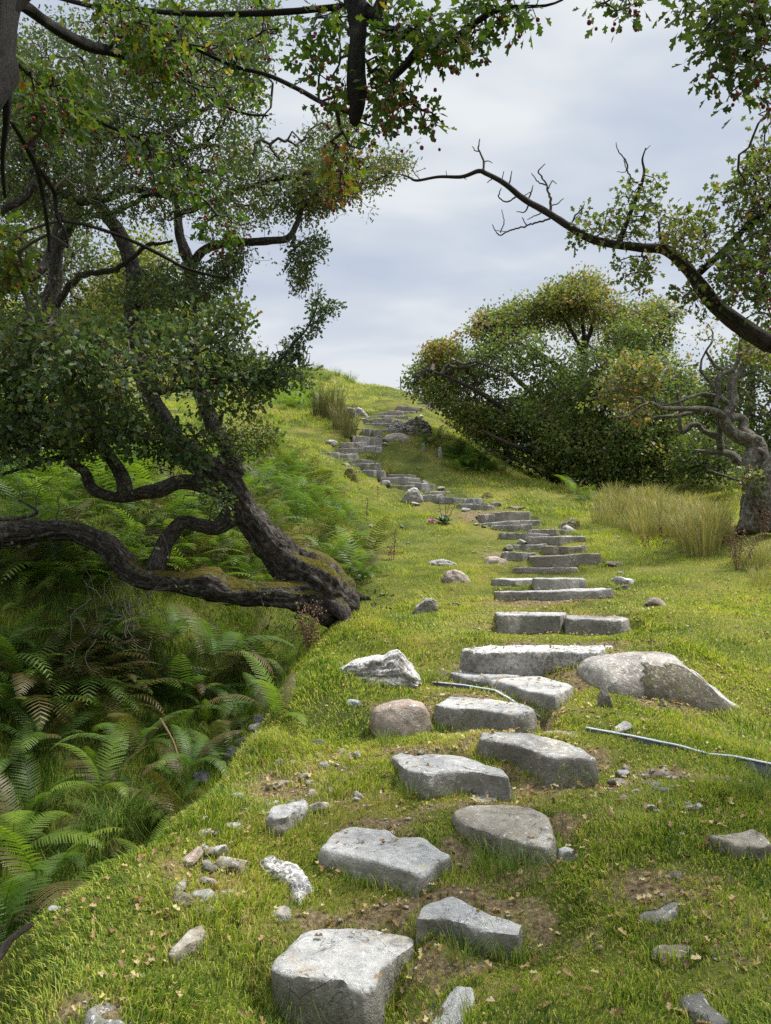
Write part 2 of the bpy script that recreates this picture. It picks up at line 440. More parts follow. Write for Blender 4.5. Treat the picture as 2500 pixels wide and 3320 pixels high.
STONES = []                                           # (label, poly3d, drop, mat, hump)
for lab, out, zt, h, mk, tilt in TOPS:
    if zt > -0.6:                                     # nearly edge-on: keep the traced front edge, give the tread a real depth
        px = np.asarray(out, float); pf = plane_poly(out, zt)
        yc = np.percentile(pf[:, 1], 15)
        yf = pf[:, 1].copy()
        pf = np.stack([pf[:, 0] * 1.0, np.clip(yf, yc - .05, yc + .55), np.full(len(pf), zt)], 1)
        poly = pf
    else:
        poly = plane_poly(out, zt, tilt)
    STONES.append((lab, poly, h, mk, 0.06))
    ys = poly[:, 1]; cx, cy = poly[:, 0].mean(), ys.mean()
    back = poly[ys > cy + 0.25 * (ys.max() - cy)]; front = poly[ys < cy]
    for q in back: c(q[0], q[1] + .04, q[2] - .012)
    for q in front: c(q[0] + (q[0] - cx) * .05, q[1] - .05, q[2] - h)

CT = np.array(ctrl)
def rbf_fit(C, ce=0.22, lam=0.02):
    d = np.linalg.norm(C[:, None, :2] - C[None, :, :2], axis=2)
    A = np.sqrt(d * d + ce * ce); n = len(C)
    M = np.zeros((n + 3, n + 3)); M[:n, :n] = A - lam * np.eye(n)
    Q = np.c_[np.ones(n), C[:, :2]]; M[:n, n:] = Q; M[n:, :n] = Q.T
    w = np.linalg.solve(M, np.r_[C[:, 2], 0, 0, 0])
    return w
W_ = rbf_fit(CT)
def rbf(x, y):
    out = np.empty(len(x)); n = len(CT)
    for i in range(0, len(x), 20000):
        X = x[i:i + 20000]; Yv = y[i:i + 20000]
        d2 = (X[:, None] - CT[None, :, 0]) ** 2 + (Yv[:, None] - CT[None, :, 1]) ** 2
        out[i:i + 20000] = np.sqrt(d2 + .22 ** 2) @ W_[:n] + W_[n] + W_[n + 1] * X + W_[n + 2] * Yv
    return out

def grow_axis(lo, hi, step, far_lo, far_hi, g=1.12):
    a = list(np.arange(lo, hi + 1e-6, step)); s = step; v = lo; L = []
    while v > far_lo: s *= g; v -= s; L.append(v)
    s = step; v = hi; H = []
    while v < far_hi: s *= g; v += s; H.append(v)
    return np.array(L[::-1] + a + H)
GX = grow_axis(-3.6, 4.2, .05, -60, 60)
GY = np.concatenate([grow_axis(1.6, 11.5, .05, -8, 11.4), grow_axis(11.6, 26, .1, 11.6, 90)])
GY = np.unique(GY[(GY < 11.55) | (GY > 11.58)])
gx, gy = np.meshgrid(GX, GY)
gz = rbf(gx.ravel(), gy.ravel())
pp = np.stack([gx.ravel(), gy.ravel()], 1)
far = np.clip((pp[:, 1] - 8) / 14, 0, 1)
hummock = fbm(pp * 0.9, 4, 11); tuss = fbm(pp * np.array([1.5, 1.5]), 3, 23); fine = fbm(pp * 4.5, 3, 31)
gz = gz + (.035 + .10 * far) * hummock + .05 * far * tuss + (.016 + .02 * far) * fine
GZ = gz.reshape(gx.shape)
def HGT(x, y, G=None):
    G = GZ if G is None else G
    x = np.clip(np.asarray(x, float), GX[0], GX[-1] - 1e-6); y = np.clip(np.asarray(y, float), GY[0], GY[-1] - 1e-6)
    i = np.clip(np.searchsorted(GX, x) - 1, 0, len(GX) - 2); j = np.clip(np.searchsorted(GY, y) - 1, 0, len(GY) - 2)
    u = (x - GX[i]) / (GX[i + 1] - GX[i]); v = (y - GY[j]) / (GY[j + 1] - GY[j])
    return (G[j, i] * (1 - u) + G[j, i + 1] * u) * (1 - v) + (G[j + 1, i] * (1 - u) + G[j + 1, i + 1] * u) * v
def hit(px, py, ymin=1.5, ymax=70):
    """first ground point seen at a photo pixel"""
    x, y, z = ray(px, py); x, y, z = float(x), float(y), float(z)
    s = ymin * (ymax / ymin) ** (np.arange(1600) / 1599.0)
    g = HGT(x * s, y * s) - z * s
    k = int(np.argmax(g > 0))
    if not (g > 0).any(): return np.array([x * 65, y * 65, 99.])
    return np.array([x * s[k], y * s[k], z * s[k]])

# rows of the climbing stair: front faces traced, each tread a real slab let into the slope
for lab, xl, xr, yt, yb, mk, hump in ROWS:
    xl -= 5; xr += 5; yt -= 1
    b = hit((xl + xr) / 2, yb)
    Y0 = b[1]
    tl, tr = P(xl, yt, Y0), P(xr, yt, Y0)
    zt = (tl[2] + tr[2]) / 2; w = tr[0] - tl[0]; dep = min(.5, max(.26, .45 * w + .1)); h = max(.07, zt - P(xl, yb, Y0)[2])
    n = 7; xs = np.linspace(tl[0], tr[0], n); rr = np.random.default_rng(int(xl * 7 + yt))
    fr = [(x, Y0 + rr.uniform(-.03, .03) + .02 * abs(i - 3), zt) for i, x in enumerate(xs)]
    bk = [(x + rr.uniform(-.04, .04), Y0 + dep + rr.uniform(-.05, .05), zt) for x in xs[::-1]]
    pl = np.array(fr + bk); pc = pl.mean(0); a_ = rr.uniform(-.14, .14); dx_, dy_ = (pl[:, :2] - pc[:2]).T; tilt_ = rr.uniform(-.05, .05)
    pl[:, 1] += dx_ * a_; pl[:, 2] += dx_ * tilt_ + rr.uniform(-.012, .012)
    STONES.append((lab, pl, h, mk, hump))

# seat the stones: the turf gives way under every slab
Z2 = GZ.copy()
FOOT = []
for lab, poly, h, mk, hump in STONES:
    FOOT.append(poly[:, :2])
    lo, hi = poly.min(0) - .1, poly.max(0) + .1
    jj = np.where((GY > lo[1]) & (GY < hi[1]))[0]; ii = np.where((GX > lo[0]) & (GX < hi[0]))[0]
    if len(ii) == 0 or len(jj) == 0: continue
    sub = np.ix_(jj, ii); q = np.stack([gx[sub].ravel(), gy[sub].ravel()], 1)
    ins = (in_poly(q, poly[:, :2]) | (dist_poly(q, poly[:, :2]) < .035)).reshape(len(jj), len(ii))
    S = Z2[sub]; S[ins] = np.minimum(S[ins], poly[:, 2].min() - .05); Z2[sub] = S
    # ground right in front of the face keeps to the foot of the stone
    cy = poly[:, 1].mean(); fr = poly[poly[:, 1] < cy]
    if len(fr) > 1:
        dxy = np.min(np.linalg.norm(q[:, None, :] - fr[None, :, :2], axis=2), axis=1).reshape(ins.shape)
        zz = np.where((~ins) & (dxy < .12) & (gy[sub] < cy), np.minimum(Z2[sub], poly[:, 2].mean() - h * .9), Z2[sub]); Z2[sub] = zz
GZ = Z2
# the board at the right holds the turf back: the ground in front of its end lies a hand lower
BL = np.array([P(2380, 2462, 4.24), P(2450, 2477, 4.20), P(2540, 2494, 4.14), P(2760, 2537, 4.0)])
yl = np.interp(gx, BL[:, 0], BL[:, 1]); zl = np.interp(gx, BL[:, 0], BL[:, 2]); mb = (gx > BL[0, 0]) & (gx < BL[-1, 0] + .3)
fr_ = mb & (gy < yl - .0) & (gy > yl - .4); GZ[fr_] = np.minimum(GZ[fr_], (zl - .13 * np.clip((gx - BL[0, 0]) / .12, 0, 1) * np.clip(1 - (yl - gy - .15) / .25, 0, 1))[fr_])
bk_ = mb & (gy >= yl) & (gy < yl + .12); GZ[bk_] = np.minimum(GZ[bk_], zl[bk_] - .01)
# ================================================================== STONE MATERIALS
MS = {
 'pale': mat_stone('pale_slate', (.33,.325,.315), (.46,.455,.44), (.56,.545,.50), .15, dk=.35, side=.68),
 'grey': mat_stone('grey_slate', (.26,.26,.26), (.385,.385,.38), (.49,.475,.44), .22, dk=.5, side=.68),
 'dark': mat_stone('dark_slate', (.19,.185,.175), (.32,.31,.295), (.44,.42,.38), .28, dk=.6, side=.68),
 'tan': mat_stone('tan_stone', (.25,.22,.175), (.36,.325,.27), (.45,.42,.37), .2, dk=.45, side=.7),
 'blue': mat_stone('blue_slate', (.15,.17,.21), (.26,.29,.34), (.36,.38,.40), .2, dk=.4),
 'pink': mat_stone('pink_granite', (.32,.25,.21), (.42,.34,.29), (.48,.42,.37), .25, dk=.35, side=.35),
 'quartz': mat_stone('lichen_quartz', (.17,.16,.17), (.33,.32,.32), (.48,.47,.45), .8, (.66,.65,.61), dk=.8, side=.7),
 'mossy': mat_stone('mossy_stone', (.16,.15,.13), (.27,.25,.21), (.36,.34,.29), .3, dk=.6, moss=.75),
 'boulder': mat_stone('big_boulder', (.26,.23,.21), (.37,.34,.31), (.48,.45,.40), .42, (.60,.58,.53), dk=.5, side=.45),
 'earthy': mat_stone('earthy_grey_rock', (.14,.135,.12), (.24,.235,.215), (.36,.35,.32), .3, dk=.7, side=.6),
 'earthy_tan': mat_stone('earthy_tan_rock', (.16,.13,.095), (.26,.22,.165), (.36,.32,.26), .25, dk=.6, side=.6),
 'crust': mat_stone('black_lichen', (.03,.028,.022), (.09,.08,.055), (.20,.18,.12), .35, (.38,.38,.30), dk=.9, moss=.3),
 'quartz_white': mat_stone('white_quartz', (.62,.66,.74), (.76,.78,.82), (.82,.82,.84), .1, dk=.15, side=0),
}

def slab_mesh(poly, h, seed, hump=.2, bevel=.02, rough=.012, bury=.16, fa=1.0):
    """rough slab: closed ring outline, bevelled top edge, fractured sides"""
    P2 = np.asarray(poly, float); nx = []
    per = np.linalg.norm(np.roll(P2, -1, 0) - P2, axis=1)
    step = max(.012, per.sum() / 110)
    for i in range(len(P2)):
        k = max(1, int(round(per[i] / step))); t = np.arange(k)[:, None] / k
        nx.append(P2[i] * (1 - t) + P2[(i + 1) % len(P2)] * t)
    E = np.concatenate(nx); n = len(E)
    for _ in range(1): E = .5 * E + .25 * (np.roll(E, 1, 0) + np.roll(E, -1, 0))
    tang = np.roll(E, -1, 0) - np.roll(E, 1, 0); nrm = unit(np.stack([tang[:, 1], -tang[:, 0], 0 * tang[:, 0]], 1))
    area = np.sum(E[:, 0] * np.roll(E[:, 1], -1) - np.roll(E[:, 0], -1) * E[:, 1]) / 2
    if area < 0: nrm = -nrm
    jag = fbm(E * 14, 3, seed)[:, None] * .010 + fbm(E * 3.1, 2, seed + 5)[:, None] * .008 + .006
    E = E + nrm * jag
    cen = E.mean(0); rings = []; base = []
    size = math.sqrt(abs(area))
    bev = min(bevel, h * .25)
    inn = E - nrm * bev * 1.1
    for s in (.12, .3, .48, .64, .78, .91): rings.append(cen + (inn - cen) * s); base.append(1.0)
    rings.append(inn); base.append(1.0)
    rings.append(E - nrm * bev * .3 + [0, 0, -bev * .35]); base.append(.8)
    rings.append(E + [0, 0, -bev * 1.2]); base.append(.6)
    for k, f in enumerate((.35, .6, .85, 1.05)):
        rings.append(E + nrm * (.012 * f) + [0, 0, -bev - (h - bev) * f]); base.append(1.0)
    rings.append(E - nrm * .02 + [0, 0, -h - bury]); base.append(.3)
    rings = np.array(rings); nr = len(rings)
    V = rings.reshape(-1, 3); lvl = np.repeat(np.arange(nr), n)
    top = lvl <= 8
    wob = fbm(V * np.array([2.2, 2.2, 2.2]), 3, seed + 9) * (.012 + .05 * hump * min(1, size * 1.4))
    chis = np.abs(fbm(V * np.array([6, 9, 6]), 4, seed + 3)); V[:, 2] += np.where(top, wob - chis * rough * 1.4, wob)
    sd = ~top; side_n = np.tile(nrm, (nr, 1))
    fr = fbm(V * np.array([4, 4, 7]), 4, seed + 13) * .030 + np.round(fbm(V * np.array([5, 5, 3.]), 2, seed + 21) * 3) / 3 * .020
    fr = fr * fa
    V[sd] += side_n[sd] * fr[sd, None]
    V[top] += side_n[top] * (fr[top, None] * np.clip((lvl[top] - 4) / 4., 0, 1)[:, None] * .4)
    V = np.vstack([V, cen + [0, 0, V[:n, 2].mean() - cen[2]]])
    a = np.arange(n); b = (a + 1) % n; Q = []
    for k in range(nr - 1): Q.append(np.stack([k * n + a, k * n + b, (k + 1) * n + b, (k + 1) * n + a], 1))
    Q = np.concatenate(Q); T = np.stack([a, np.full(n, len(V) - 1), b], 1)
    bot = np.array([[(nr - 1) * n + i for i in range(n)]])
    if area < 0:
        Q = Q[:, ::-1]; T = T[:, ::-1]; bot = bot[:, ::-1]
    return V, [Q[:, ::-1], T[:, ::-1], bot]

def place(name, V, F, mat, label, cat, group=None, smooth=True):
    loc = np.array([V[:, 0].mean(), V[:, 1].mean(), V[:, 2].min()])
    me = mesh_np(name, V - loc, F, [mat], smooth=smooth)
    bm = bmesh.new(); bm.from_mesh(me); bmesh.ops.recalc_face_normals(bm, faces=bm.faces)
    for e in bm.edges:
        if len(e.link_faces) == 2 and e.calc_face_angle(0) > 0.85: e.smooth = False
    bm.to_mesh(me); bm.free()
    return tag(obj(name, me, loc=loc), label, cat, group)

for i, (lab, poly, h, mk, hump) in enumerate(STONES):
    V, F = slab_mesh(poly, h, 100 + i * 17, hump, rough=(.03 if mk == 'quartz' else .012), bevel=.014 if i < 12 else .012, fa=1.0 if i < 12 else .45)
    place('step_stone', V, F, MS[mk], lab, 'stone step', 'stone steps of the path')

# ------------------------------------------------------------------ loose rocks and boulders
def ico(sub):
    bm = bmesh.new(); bmesh.ops.create_icosphere(bm, subdivisions=sub, radius=1)
    V = np.array([v.co[:] for v in bm.verts]); F = np.array([[v.index for v in f.verts] for f in bm.faces]); bm.free()
    return V, F
ICO = {k: ico(k) for k in (2, 3, 4, 5)}

def rock(cx, cy, cz, rx, ry, rz, seed, sub=3, cuts=7, rot=0., rough=.07, tilt=0., ridge=0.):
    V, F = ICO[sub]; V = V.copy(); rg = np.random.default_rng(seed)
    for _ in range(cuts):                              # planar fracture faces
        n = unit(rg.normal(size=3)); d = rg.uniform(.42, .82)
        k = V @ n - d; m = k > 0; V[m] -= np.outer(k[m] * .92, n)
    V *= 1 + rough * 1.6 * fbm(V * 1.3, 3, seed)[:, None] + rough * .8 * fbm(V * 4.2, 4, seed + 4)[:, None]
    if ridge: V *= 1 + ridge * np.abs(fbm(V * np.array([1.5, 1.5, 7.]), 3, seed + 8))[:, None]
    V = V * [rx, ry, rz]
    ct, st = math.cos(tilt), math.sin(tilt); V = np.stack([V[:, 0] * ct - V[:, 2] * st, V[:, 1], V[:, 0] * st + V[:, 2] * ct], 1)
    c_, s_ = math.cos(rot), math.sin(rot); V = np.stack([V[:, 0] * c_ - V[:, 1] * s_, V[:, 0] * s_ + V[:, 1] * c_, V[:, 2]], 1)
    return V + [cx, cy, cz], [F]

ROCKFOOT = []
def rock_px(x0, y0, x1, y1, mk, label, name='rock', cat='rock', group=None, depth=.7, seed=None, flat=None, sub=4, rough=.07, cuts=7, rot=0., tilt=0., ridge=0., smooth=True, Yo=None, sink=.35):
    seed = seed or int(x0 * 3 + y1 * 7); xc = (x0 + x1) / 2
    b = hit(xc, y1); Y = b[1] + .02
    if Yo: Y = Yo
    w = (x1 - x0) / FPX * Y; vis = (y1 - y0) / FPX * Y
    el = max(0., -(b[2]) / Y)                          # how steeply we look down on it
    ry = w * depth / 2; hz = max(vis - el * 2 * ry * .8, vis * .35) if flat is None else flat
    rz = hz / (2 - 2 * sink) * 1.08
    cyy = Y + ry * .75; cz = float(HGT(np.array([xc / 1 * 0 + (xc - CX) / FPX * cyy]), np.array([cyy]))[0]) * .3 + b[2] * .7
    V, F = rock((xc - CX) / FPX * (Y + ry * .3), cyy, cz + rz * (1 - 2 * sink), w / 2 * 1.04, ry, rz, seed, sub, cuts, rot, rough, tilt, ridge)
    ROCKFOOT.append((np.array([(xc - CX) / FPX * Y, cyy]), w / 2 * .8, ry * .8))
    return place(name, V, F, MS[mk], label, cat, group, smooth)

PLACE_ROCKS = True

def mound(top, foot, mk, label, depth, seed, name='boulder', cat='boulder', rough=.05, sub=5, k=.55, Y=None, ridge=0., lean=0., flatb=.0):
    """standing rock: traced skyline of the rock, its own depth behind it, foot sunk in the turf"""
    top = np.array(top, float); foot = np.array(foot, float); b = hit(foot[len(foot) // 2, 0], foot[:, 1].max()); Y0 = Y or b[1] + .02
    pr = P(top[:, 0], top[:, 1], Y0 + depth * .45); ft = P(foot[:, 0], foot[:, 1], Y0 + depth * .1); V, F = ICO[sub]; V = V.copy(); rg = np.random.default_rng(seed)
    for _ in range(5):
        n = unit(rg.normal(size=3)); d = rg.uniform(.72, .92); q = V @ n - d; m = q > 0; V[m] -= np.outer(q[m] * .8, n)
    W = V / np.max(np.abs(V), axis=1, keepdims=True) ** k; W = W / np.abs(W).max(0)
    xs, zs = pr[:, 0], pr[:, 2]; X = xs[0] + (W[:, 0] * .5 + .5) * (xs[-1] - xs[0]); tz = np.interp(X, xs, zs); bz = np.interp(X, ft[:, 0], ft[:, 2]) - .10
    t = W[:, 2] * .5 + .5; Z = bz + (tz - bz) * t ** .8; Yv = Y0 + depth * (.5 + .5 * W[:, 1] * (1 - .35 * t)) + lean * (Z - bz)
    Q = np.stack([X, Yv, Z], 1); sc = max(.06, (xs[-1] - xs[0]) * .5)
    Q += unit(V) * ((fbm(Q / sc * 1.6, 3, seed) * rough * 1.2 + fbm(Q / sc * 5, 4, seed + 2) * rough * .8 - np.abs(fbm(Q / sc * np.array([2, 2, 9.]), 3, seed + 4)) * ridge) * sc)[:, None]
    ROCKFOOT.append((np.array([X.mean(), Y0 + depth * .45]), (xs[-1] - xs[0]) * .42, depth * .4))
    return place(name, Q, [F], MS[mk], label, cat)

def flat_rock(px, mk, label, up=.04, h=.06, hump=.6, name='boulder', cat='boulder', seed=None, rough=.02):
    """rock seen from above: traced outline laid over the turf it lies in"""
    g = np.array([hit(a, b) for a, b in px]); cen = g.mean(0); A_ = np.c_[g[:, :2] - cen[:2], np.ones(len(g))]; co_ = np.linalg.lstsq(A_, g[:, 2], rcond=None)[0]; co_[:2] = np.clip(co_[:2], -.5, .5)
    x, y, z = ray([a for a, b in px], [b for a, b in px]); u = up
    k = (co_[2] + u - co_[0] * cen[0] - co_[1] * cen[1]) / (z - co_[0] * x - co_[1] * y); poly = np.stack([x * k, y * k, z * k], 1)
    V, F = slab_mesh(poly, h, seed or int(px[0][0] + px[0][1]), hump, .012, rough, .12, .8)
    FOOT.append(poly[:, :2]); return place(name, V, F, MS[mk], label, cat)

mound([(1192,2340),(1200,2304),(1222,2286),(1270,2274),(1330,2268),(1372,2276),(1394,2304),(1404,2360)],[(1192,2352),(1300,2400),(1404,2362)],'pink','rounded pinkish granite boulder with a dark scoop, left of the cracked step',.34,41,rough=.035,k=.45)
mound([(1094,2166),(1104,2158),(1150,2142),(1200,2128),(1248,2126),(1262,2112),(1290,2101),(1312,2122),(1336,2160),(1362,2196)],[(1094,2180),(1190,2226),(1362,2202)],'quartz','jagged grey rock rising to a peak on its right, left of the path',.42,42,rough=.10,ridge=.12,k=.7)
mound([(1334,1990),(1350,1962),(1378,1942),(1404,1937),(1418,1944),(1420,1968)],[(1334,1996),(1380,1998),(1420,1976)],'dark','small dark leaning rock with a reddish side, between tree base and path',.26,43,rough=.09,ridge=.1,k=.6)
mound([(1430,1872),(1446,1852),(1470,1843),(1496,1852),(1520,1868),(1532,1890)],[(1430,1874),(1480,1892),(1532,1894)],'pink','low rusty brown rock in grass left of the thin sliver step',.4,44,rough=.08)
mound([(1297,1626),(1308,1606),(1324,1588),(1340,1580),(1352,1582),(1366,1600),(1379,1626)],[(1297,1630),(1336,1636),(1379,1628)],'grey','pointed speckled boulder standing beside the short flight of steps',.45,45,rough=.07,k=.4)
mound([(1114,1550),(1120,1522),(1136,1513),(1152,1524),(1160,1550)],[(1114,1556),(1137,1562),(1160,1556)],'mossy','moss covered boulder left of the curving flight of steps',.34,46,rough=.1)
mound([(1806,1712),(1826,1690),(1850,1680),(1872,1684),(1884,1712)],[(1806,1714),(1850,1722),(1884,1718)],'mossy','brown topped rock with turf over its front, right of the path',.5,47,rough=.1)
mound([(1556,1612),(1572,1596),(1586,1595),(1600,1610)],[(1556,1616),(1580,1620),(1600,1616)],'mossy','brown mossy lump in the grass right of the blue grey blocks',.4,48,rough=.1)
mound([(1366,1456),(1370,1440),(1376,1434),(1382,1456)],[(1366,1462),(1374,1465),(1382,1462)],'grey','small upright stone standing on the grassy knoll',.12,49,sub=4)
mound([(1420,1462),(1424,1447),(1430,1450),(1438,1486)],[(1420,1478),(1430,1490),(1438,1490)],'quartz','tall thin pale stone standing at the right of the knoll',.13,50,sub=4,rough=.08)
mound([(1256,1396),(1262,1376),(1278,1362),(1300,1360),(1312,1378),(1316,1398)],[(1256,1400),(1286,1408),(1316,1402)],'quartz','left white crusted mass of the split outcrop beside the steep stair',.7,51,rough=.14,ridge=.25,k=.6)
mound([(1302,1376),(1318,1360),(1350,1354),(1376,1358),(1400,1372),(1404,1394)],[(1302,1392),(1350,1420),(1404,1412)],'dark','right dark layered mass of the split outcrop beside the steep stair',.8,52,rough=.16,ridge=.45,k=.6)
mound([(1240,1426),(1252,1408),(1286,1404),(1316,1410),(1336,1430)],[(1240,1432),(1290,1428),(1336,1436)],'pink','pale rounded slab under the split outcrop',.5,53,rough=.08)
mound([(1150,1322),(1162,1318),(1178,1330),(1196,1350)],[(1150,1344),(1174,1352),(1196,1354)],'quartz','pale leaning stone at the left end of the topmost stair treads',.4,54,rough=.12)
mound([(1110,1330),(1128,1322),(1152,1324),(1156,1346)],[(1110,1352),(1132,1358),(1156,1354)],'tan','brown ledge rock beside the rush clump above the curving flight',.5,55,rough=.12)
mound([(1012,1288),(1018,1275),(1030,1274),(1040,1292)],[(1012,1292),(1026,1296),(1040,1294)],'tan','small pale boulder on the hillside left of the rush clump',.4,56,sub=4)
mound([(1374,1304),(1386,1292),(1404,1288),(1424,1304)],[(1374,1306),(1400,1309),(1424,1307)],'tan','rounded boulder on the path at the very top of the stair',.6,57,sub=4)
mound([(1424,1304),(1436,1294),(1452,1292),(1464,1308)],[(1424,1308),(1444,1313),(1464,1311)],'pink','broken pale rocks beside the topmost boulder under the hawthorn',.6,58,sub=4,rough=.14)
mound([(874,2980),(880,2950),(906,2942),(938,2950),(950,2972)],[(874,3000),(905,3020),(950,2990)],'tan','tan angular stone poking from a hole in the turf above the lowest slab',.14,59,rough=.08,k=.6)
mound([(1804,2796),(1816,2754),(1838,2746),(1868,2758),(1876,2780)],[(1804,2806),(1840,2814),(1876,2800)],'pale','pale angular stone standing right of the tan flecked slab',.12,60,rough=.08,k=.7)
flat_rock([(855,2770),(876,2758),(910,2776),(960,2800),(1000,2836),(1006,2862),(980,2886),(966,2912),(950,2880),(946,2846),(916,2826),(880,2802)],'quartz','long ridged whitish rock slanting down to the right, left of the pointed pale slab',.05,.07,.8,rough=.04)
flat_rock([(866,2634),(880,2606),(930,2596),(988,2585),(990,2598),(960,2618),(930,2644),(888,2648)],'grey','slanting blue grey streaked stone lying in the turf',.05,.06,.5,rough=.03)
flat_rock([(545,3092),(574,3054),(610,3016),(646,3000),(664,3008),(650,3030),(604,3062),(566,3094)],'tan','thin tan sliver of rock pointing up to the right in the turf',.035,.05,.6)
flat_rock([(1296,3330),(1400,3300),(1440,3240),(1480,3196),(1528,3196),(1536,3240),(1500,3300),(1520,3345),(1400,3350)],'pale','flat pale rock at the bottom edge, half out of the picture',.02,.05,.4)
flat_rock([(2070,2966),(2082,2940),(2120,2936),(2150,2918),(2180,2914),(2222,2922),(2200,2946),(2180,2970),(2120,2974)],'earthy','weathered grey rock flush with the trodden turf, right of the grassy hump',.025,.05,.5,rough=.03)
flat_rock([(2206,3230),(2216,3196),(2262,3200),(2300,3250),(2350,3290),(2370,3325),(2300,3330),(2290,3290),(2240,3270)],'earthy','rough lichen grey rock at the bottom right of the turf',.04,.06,.9,rough=.05)
flat_rock([(2112,3100),(2124,3074),(2180,3060),(2240,3056),(2246,3090),(2200,3096),(2150,3104)],'earthy_tan','dull brown rock nearly covered by grass near the bottom right',.012,.05,.6,rough=.03)
flat_rock([(260,3318),(286,3270),(340,3242),(392,3238),(388,3262),(430,3290),(430,3330),(340,3340)],'earthy','broad grey rock breaking the turf at the bottom left',.03,.06,.8,rough=.04)
flat_rock([(380,3176),(400,3156),(450,3146),(480,3140),(478,3160),(430,3176)],'earthy_tan','thin brown rock edge in leaf strewn turf near the bottom left',.015,.05,.6)
flat_rock([(2294,2702),(2340,2698),(2400,2690),(2432,2680),(2470,2694),(2500,2726),(2480,2742),(2400,2730)],'tan','low tan stone with a bluish broken face at the right of the grass',.06,.07,.5)
mound([(1566,1822),(1580,1806),(1610,1804),(1636,1812),(1650,1828)],[(1566,1824),(1610,1829),(1650,1830)],'pink','flat pinkish stone at the left of the hollow topped step',.4,61,rough=.08)
mound([(1376,1832),(1400,1818),(1440,1814),(1470,1820),(1486,1834)],[(1376,1834),(1430,1838),(1486,1837)],'grey','flat pale rock in the grass above the low rusty brown rock',.4,62,rough=.1)
for x0, y0, x1, y1, mk, lab in (
    (739,2560,816,2604,'grey','mottled rock at the grassy brink of the gully'), (870,2526,965,2560,'tan','low tan rock behind the slanting blue grey stone'),
    (868,2540,894,2572,'tan','small upright tan stone left of the low tan rock'), (988,2526,1030,2552,'tan','pale flat stone on bare soil above the slanting stone'),
    (1066,2548,1090,2590,'tan','small upright pale stone left of the cracked step'), (1140,2568,1182,2604,'pink','small brown stone in front of the cracked step'),
    (1016,2394,1070,2436,'grey','lumpy grey rock on the bank left of the pink boulder'), (936,2460,982,2490,'pink','small reddish rock on a bare patch of the bank'),
    (1024,2462,1046,2480,'pink','tiny orange stone near the lumpy grey rock'), (1136,2424,1180,2466,'dark','dark rock sunk in grass below the pink boulder'),
    (650,2646,708,2676,'tan','weathered low rock at the upper left of the bare turf'), (718,2664,804,2706,'dark','dark mottled rock below the mottled brink rock'),
    (634,2756,678,2792,'tan','small tan rock left of the long ridged rock'), (646,2806,714,2834,'grey','flat bluish stone left of the long ridged rock'),
    (768,2808,818,2824,'grey','thin flat stone near the long ridged rock'), (714,2886,790,2922,'pale','pale flaky stone on the bare trodden turf'),
    (650,2912,702,2952,'pale','oblong pale stone below the pale flaky stone'), (580,2910,624,2940,'grey','rounded grey stone at the left of the bare turf'),
    (744,2862,774,2884,'pale','small pale stone above the pale flaky stone'), (1110,2262,1176,2302,'blue','small blue grey rock below the jagged peaked rock'),
    (1410,2168,1452,2200,'pink','small pinkish rock left of the smooth wedge step'), (1676,2040,1712,2052,'blue','small greenish stone lying on the ledge of the twin blocks'),
    (1924,2214,1980,2300,'dark','upright dark stone under the big pale boulder'), (1970,2336,2062,2386,'dark','sunken dark rock in turf below the big pale boulder'),
    (2120,2262,2150,2294,'tan','small pale rock on bare soil right of the sunken dark rock'), (2074,2532,2150,2584,'blue','flat blue grey stone set in bare soil right of the steps'),
    (2018,2528,2052,2552,'blue','small blue grey stone in bare soil left of a flat one'), (2080,2496,2120,2526,'tan','oblong tan stone in the crumbling bare bank'),
    (2168,2596,2210,2622,'tan','low tan stone below the bare soil patch'), (2218,2604,2256,2640,'grey','angular grey stone below the bare soil patch'),
    (2166,2764,2200,2794,'pale','small pale stone in the grass at the right'), (2124,2830,2196,2872,'tan','tan stone among dead leaves at the right'),
    (1978,1872,2076,1900,'quartz','grey lichen crusted rock in grass right of the broken step'), (1994,1896,2062,1916,'tan','turf covered ledge below the lichen crusted rock'),
    (1944,1814,2042,1840,'tan','flat flaky rock right of the hollow topped step'), (1990,1852,2030,1864,'grey','small smooth stone right of the thin sliver step'),
    (2062,1938,2180,1972,'tan','low flaky rock half under turf at the right of the path'), (1956,1948,1986,1958,'grey','small pale stone at the end of the long slab'),
    (1924,1718,1946,1732,'grey','small grey stone in the lawn right of the path'), (1990,1738,2016,1748,'pale','tiny pale stone in the lawn before the rushes'),
    (2150,1748,2180,1764,'grey','flat grey stone in front of the rush bed'), (1640,1636,1716,1656,'tan','scatter topped flaky slab beside the upper path'),
    (1320,2000,1345,2012,'grey','small buried stone below the leaning rock'), (1450,1950,1500,1966,'grey','thin grey stone right of the leaning rock'),
    (1318,1464,1334,1478,'grey','small grey stone in the knoll grass'), (1350,1510,1368,1524,'grey','pale stone low on the grassy knoll'),
    (1180,1700,1225,1712,'tan','flat tan stone in the grass left of the foxglove'), (1232,1922,1260,1936,'grey','little stone on the turf hump by the tree root'),
    (1272,3218,1312,3250,'tan','small brown stone right of the lowest slab'), (1392,2842,1420,2862,'pale','small pale stone at the tip of the pointed slab'),
    (1728,2364,1890,2396,'pale','flat worn slab behind the thick leaning block'), (1500,2590,1640,2604,'grey','thin flaky slab above the tan flecked slab'),
):
    rock_px(x0, y0, x1, y1, {'grey': 'earthy', 'tan': 'earthy_tan', 'pale': 'tan'}.get(mk, mk), lab, 'loose_rock', 'rock', 'loose rocks in the turf', depth=.8, cuts=16, sub=4, sink=.36, rough=.1)

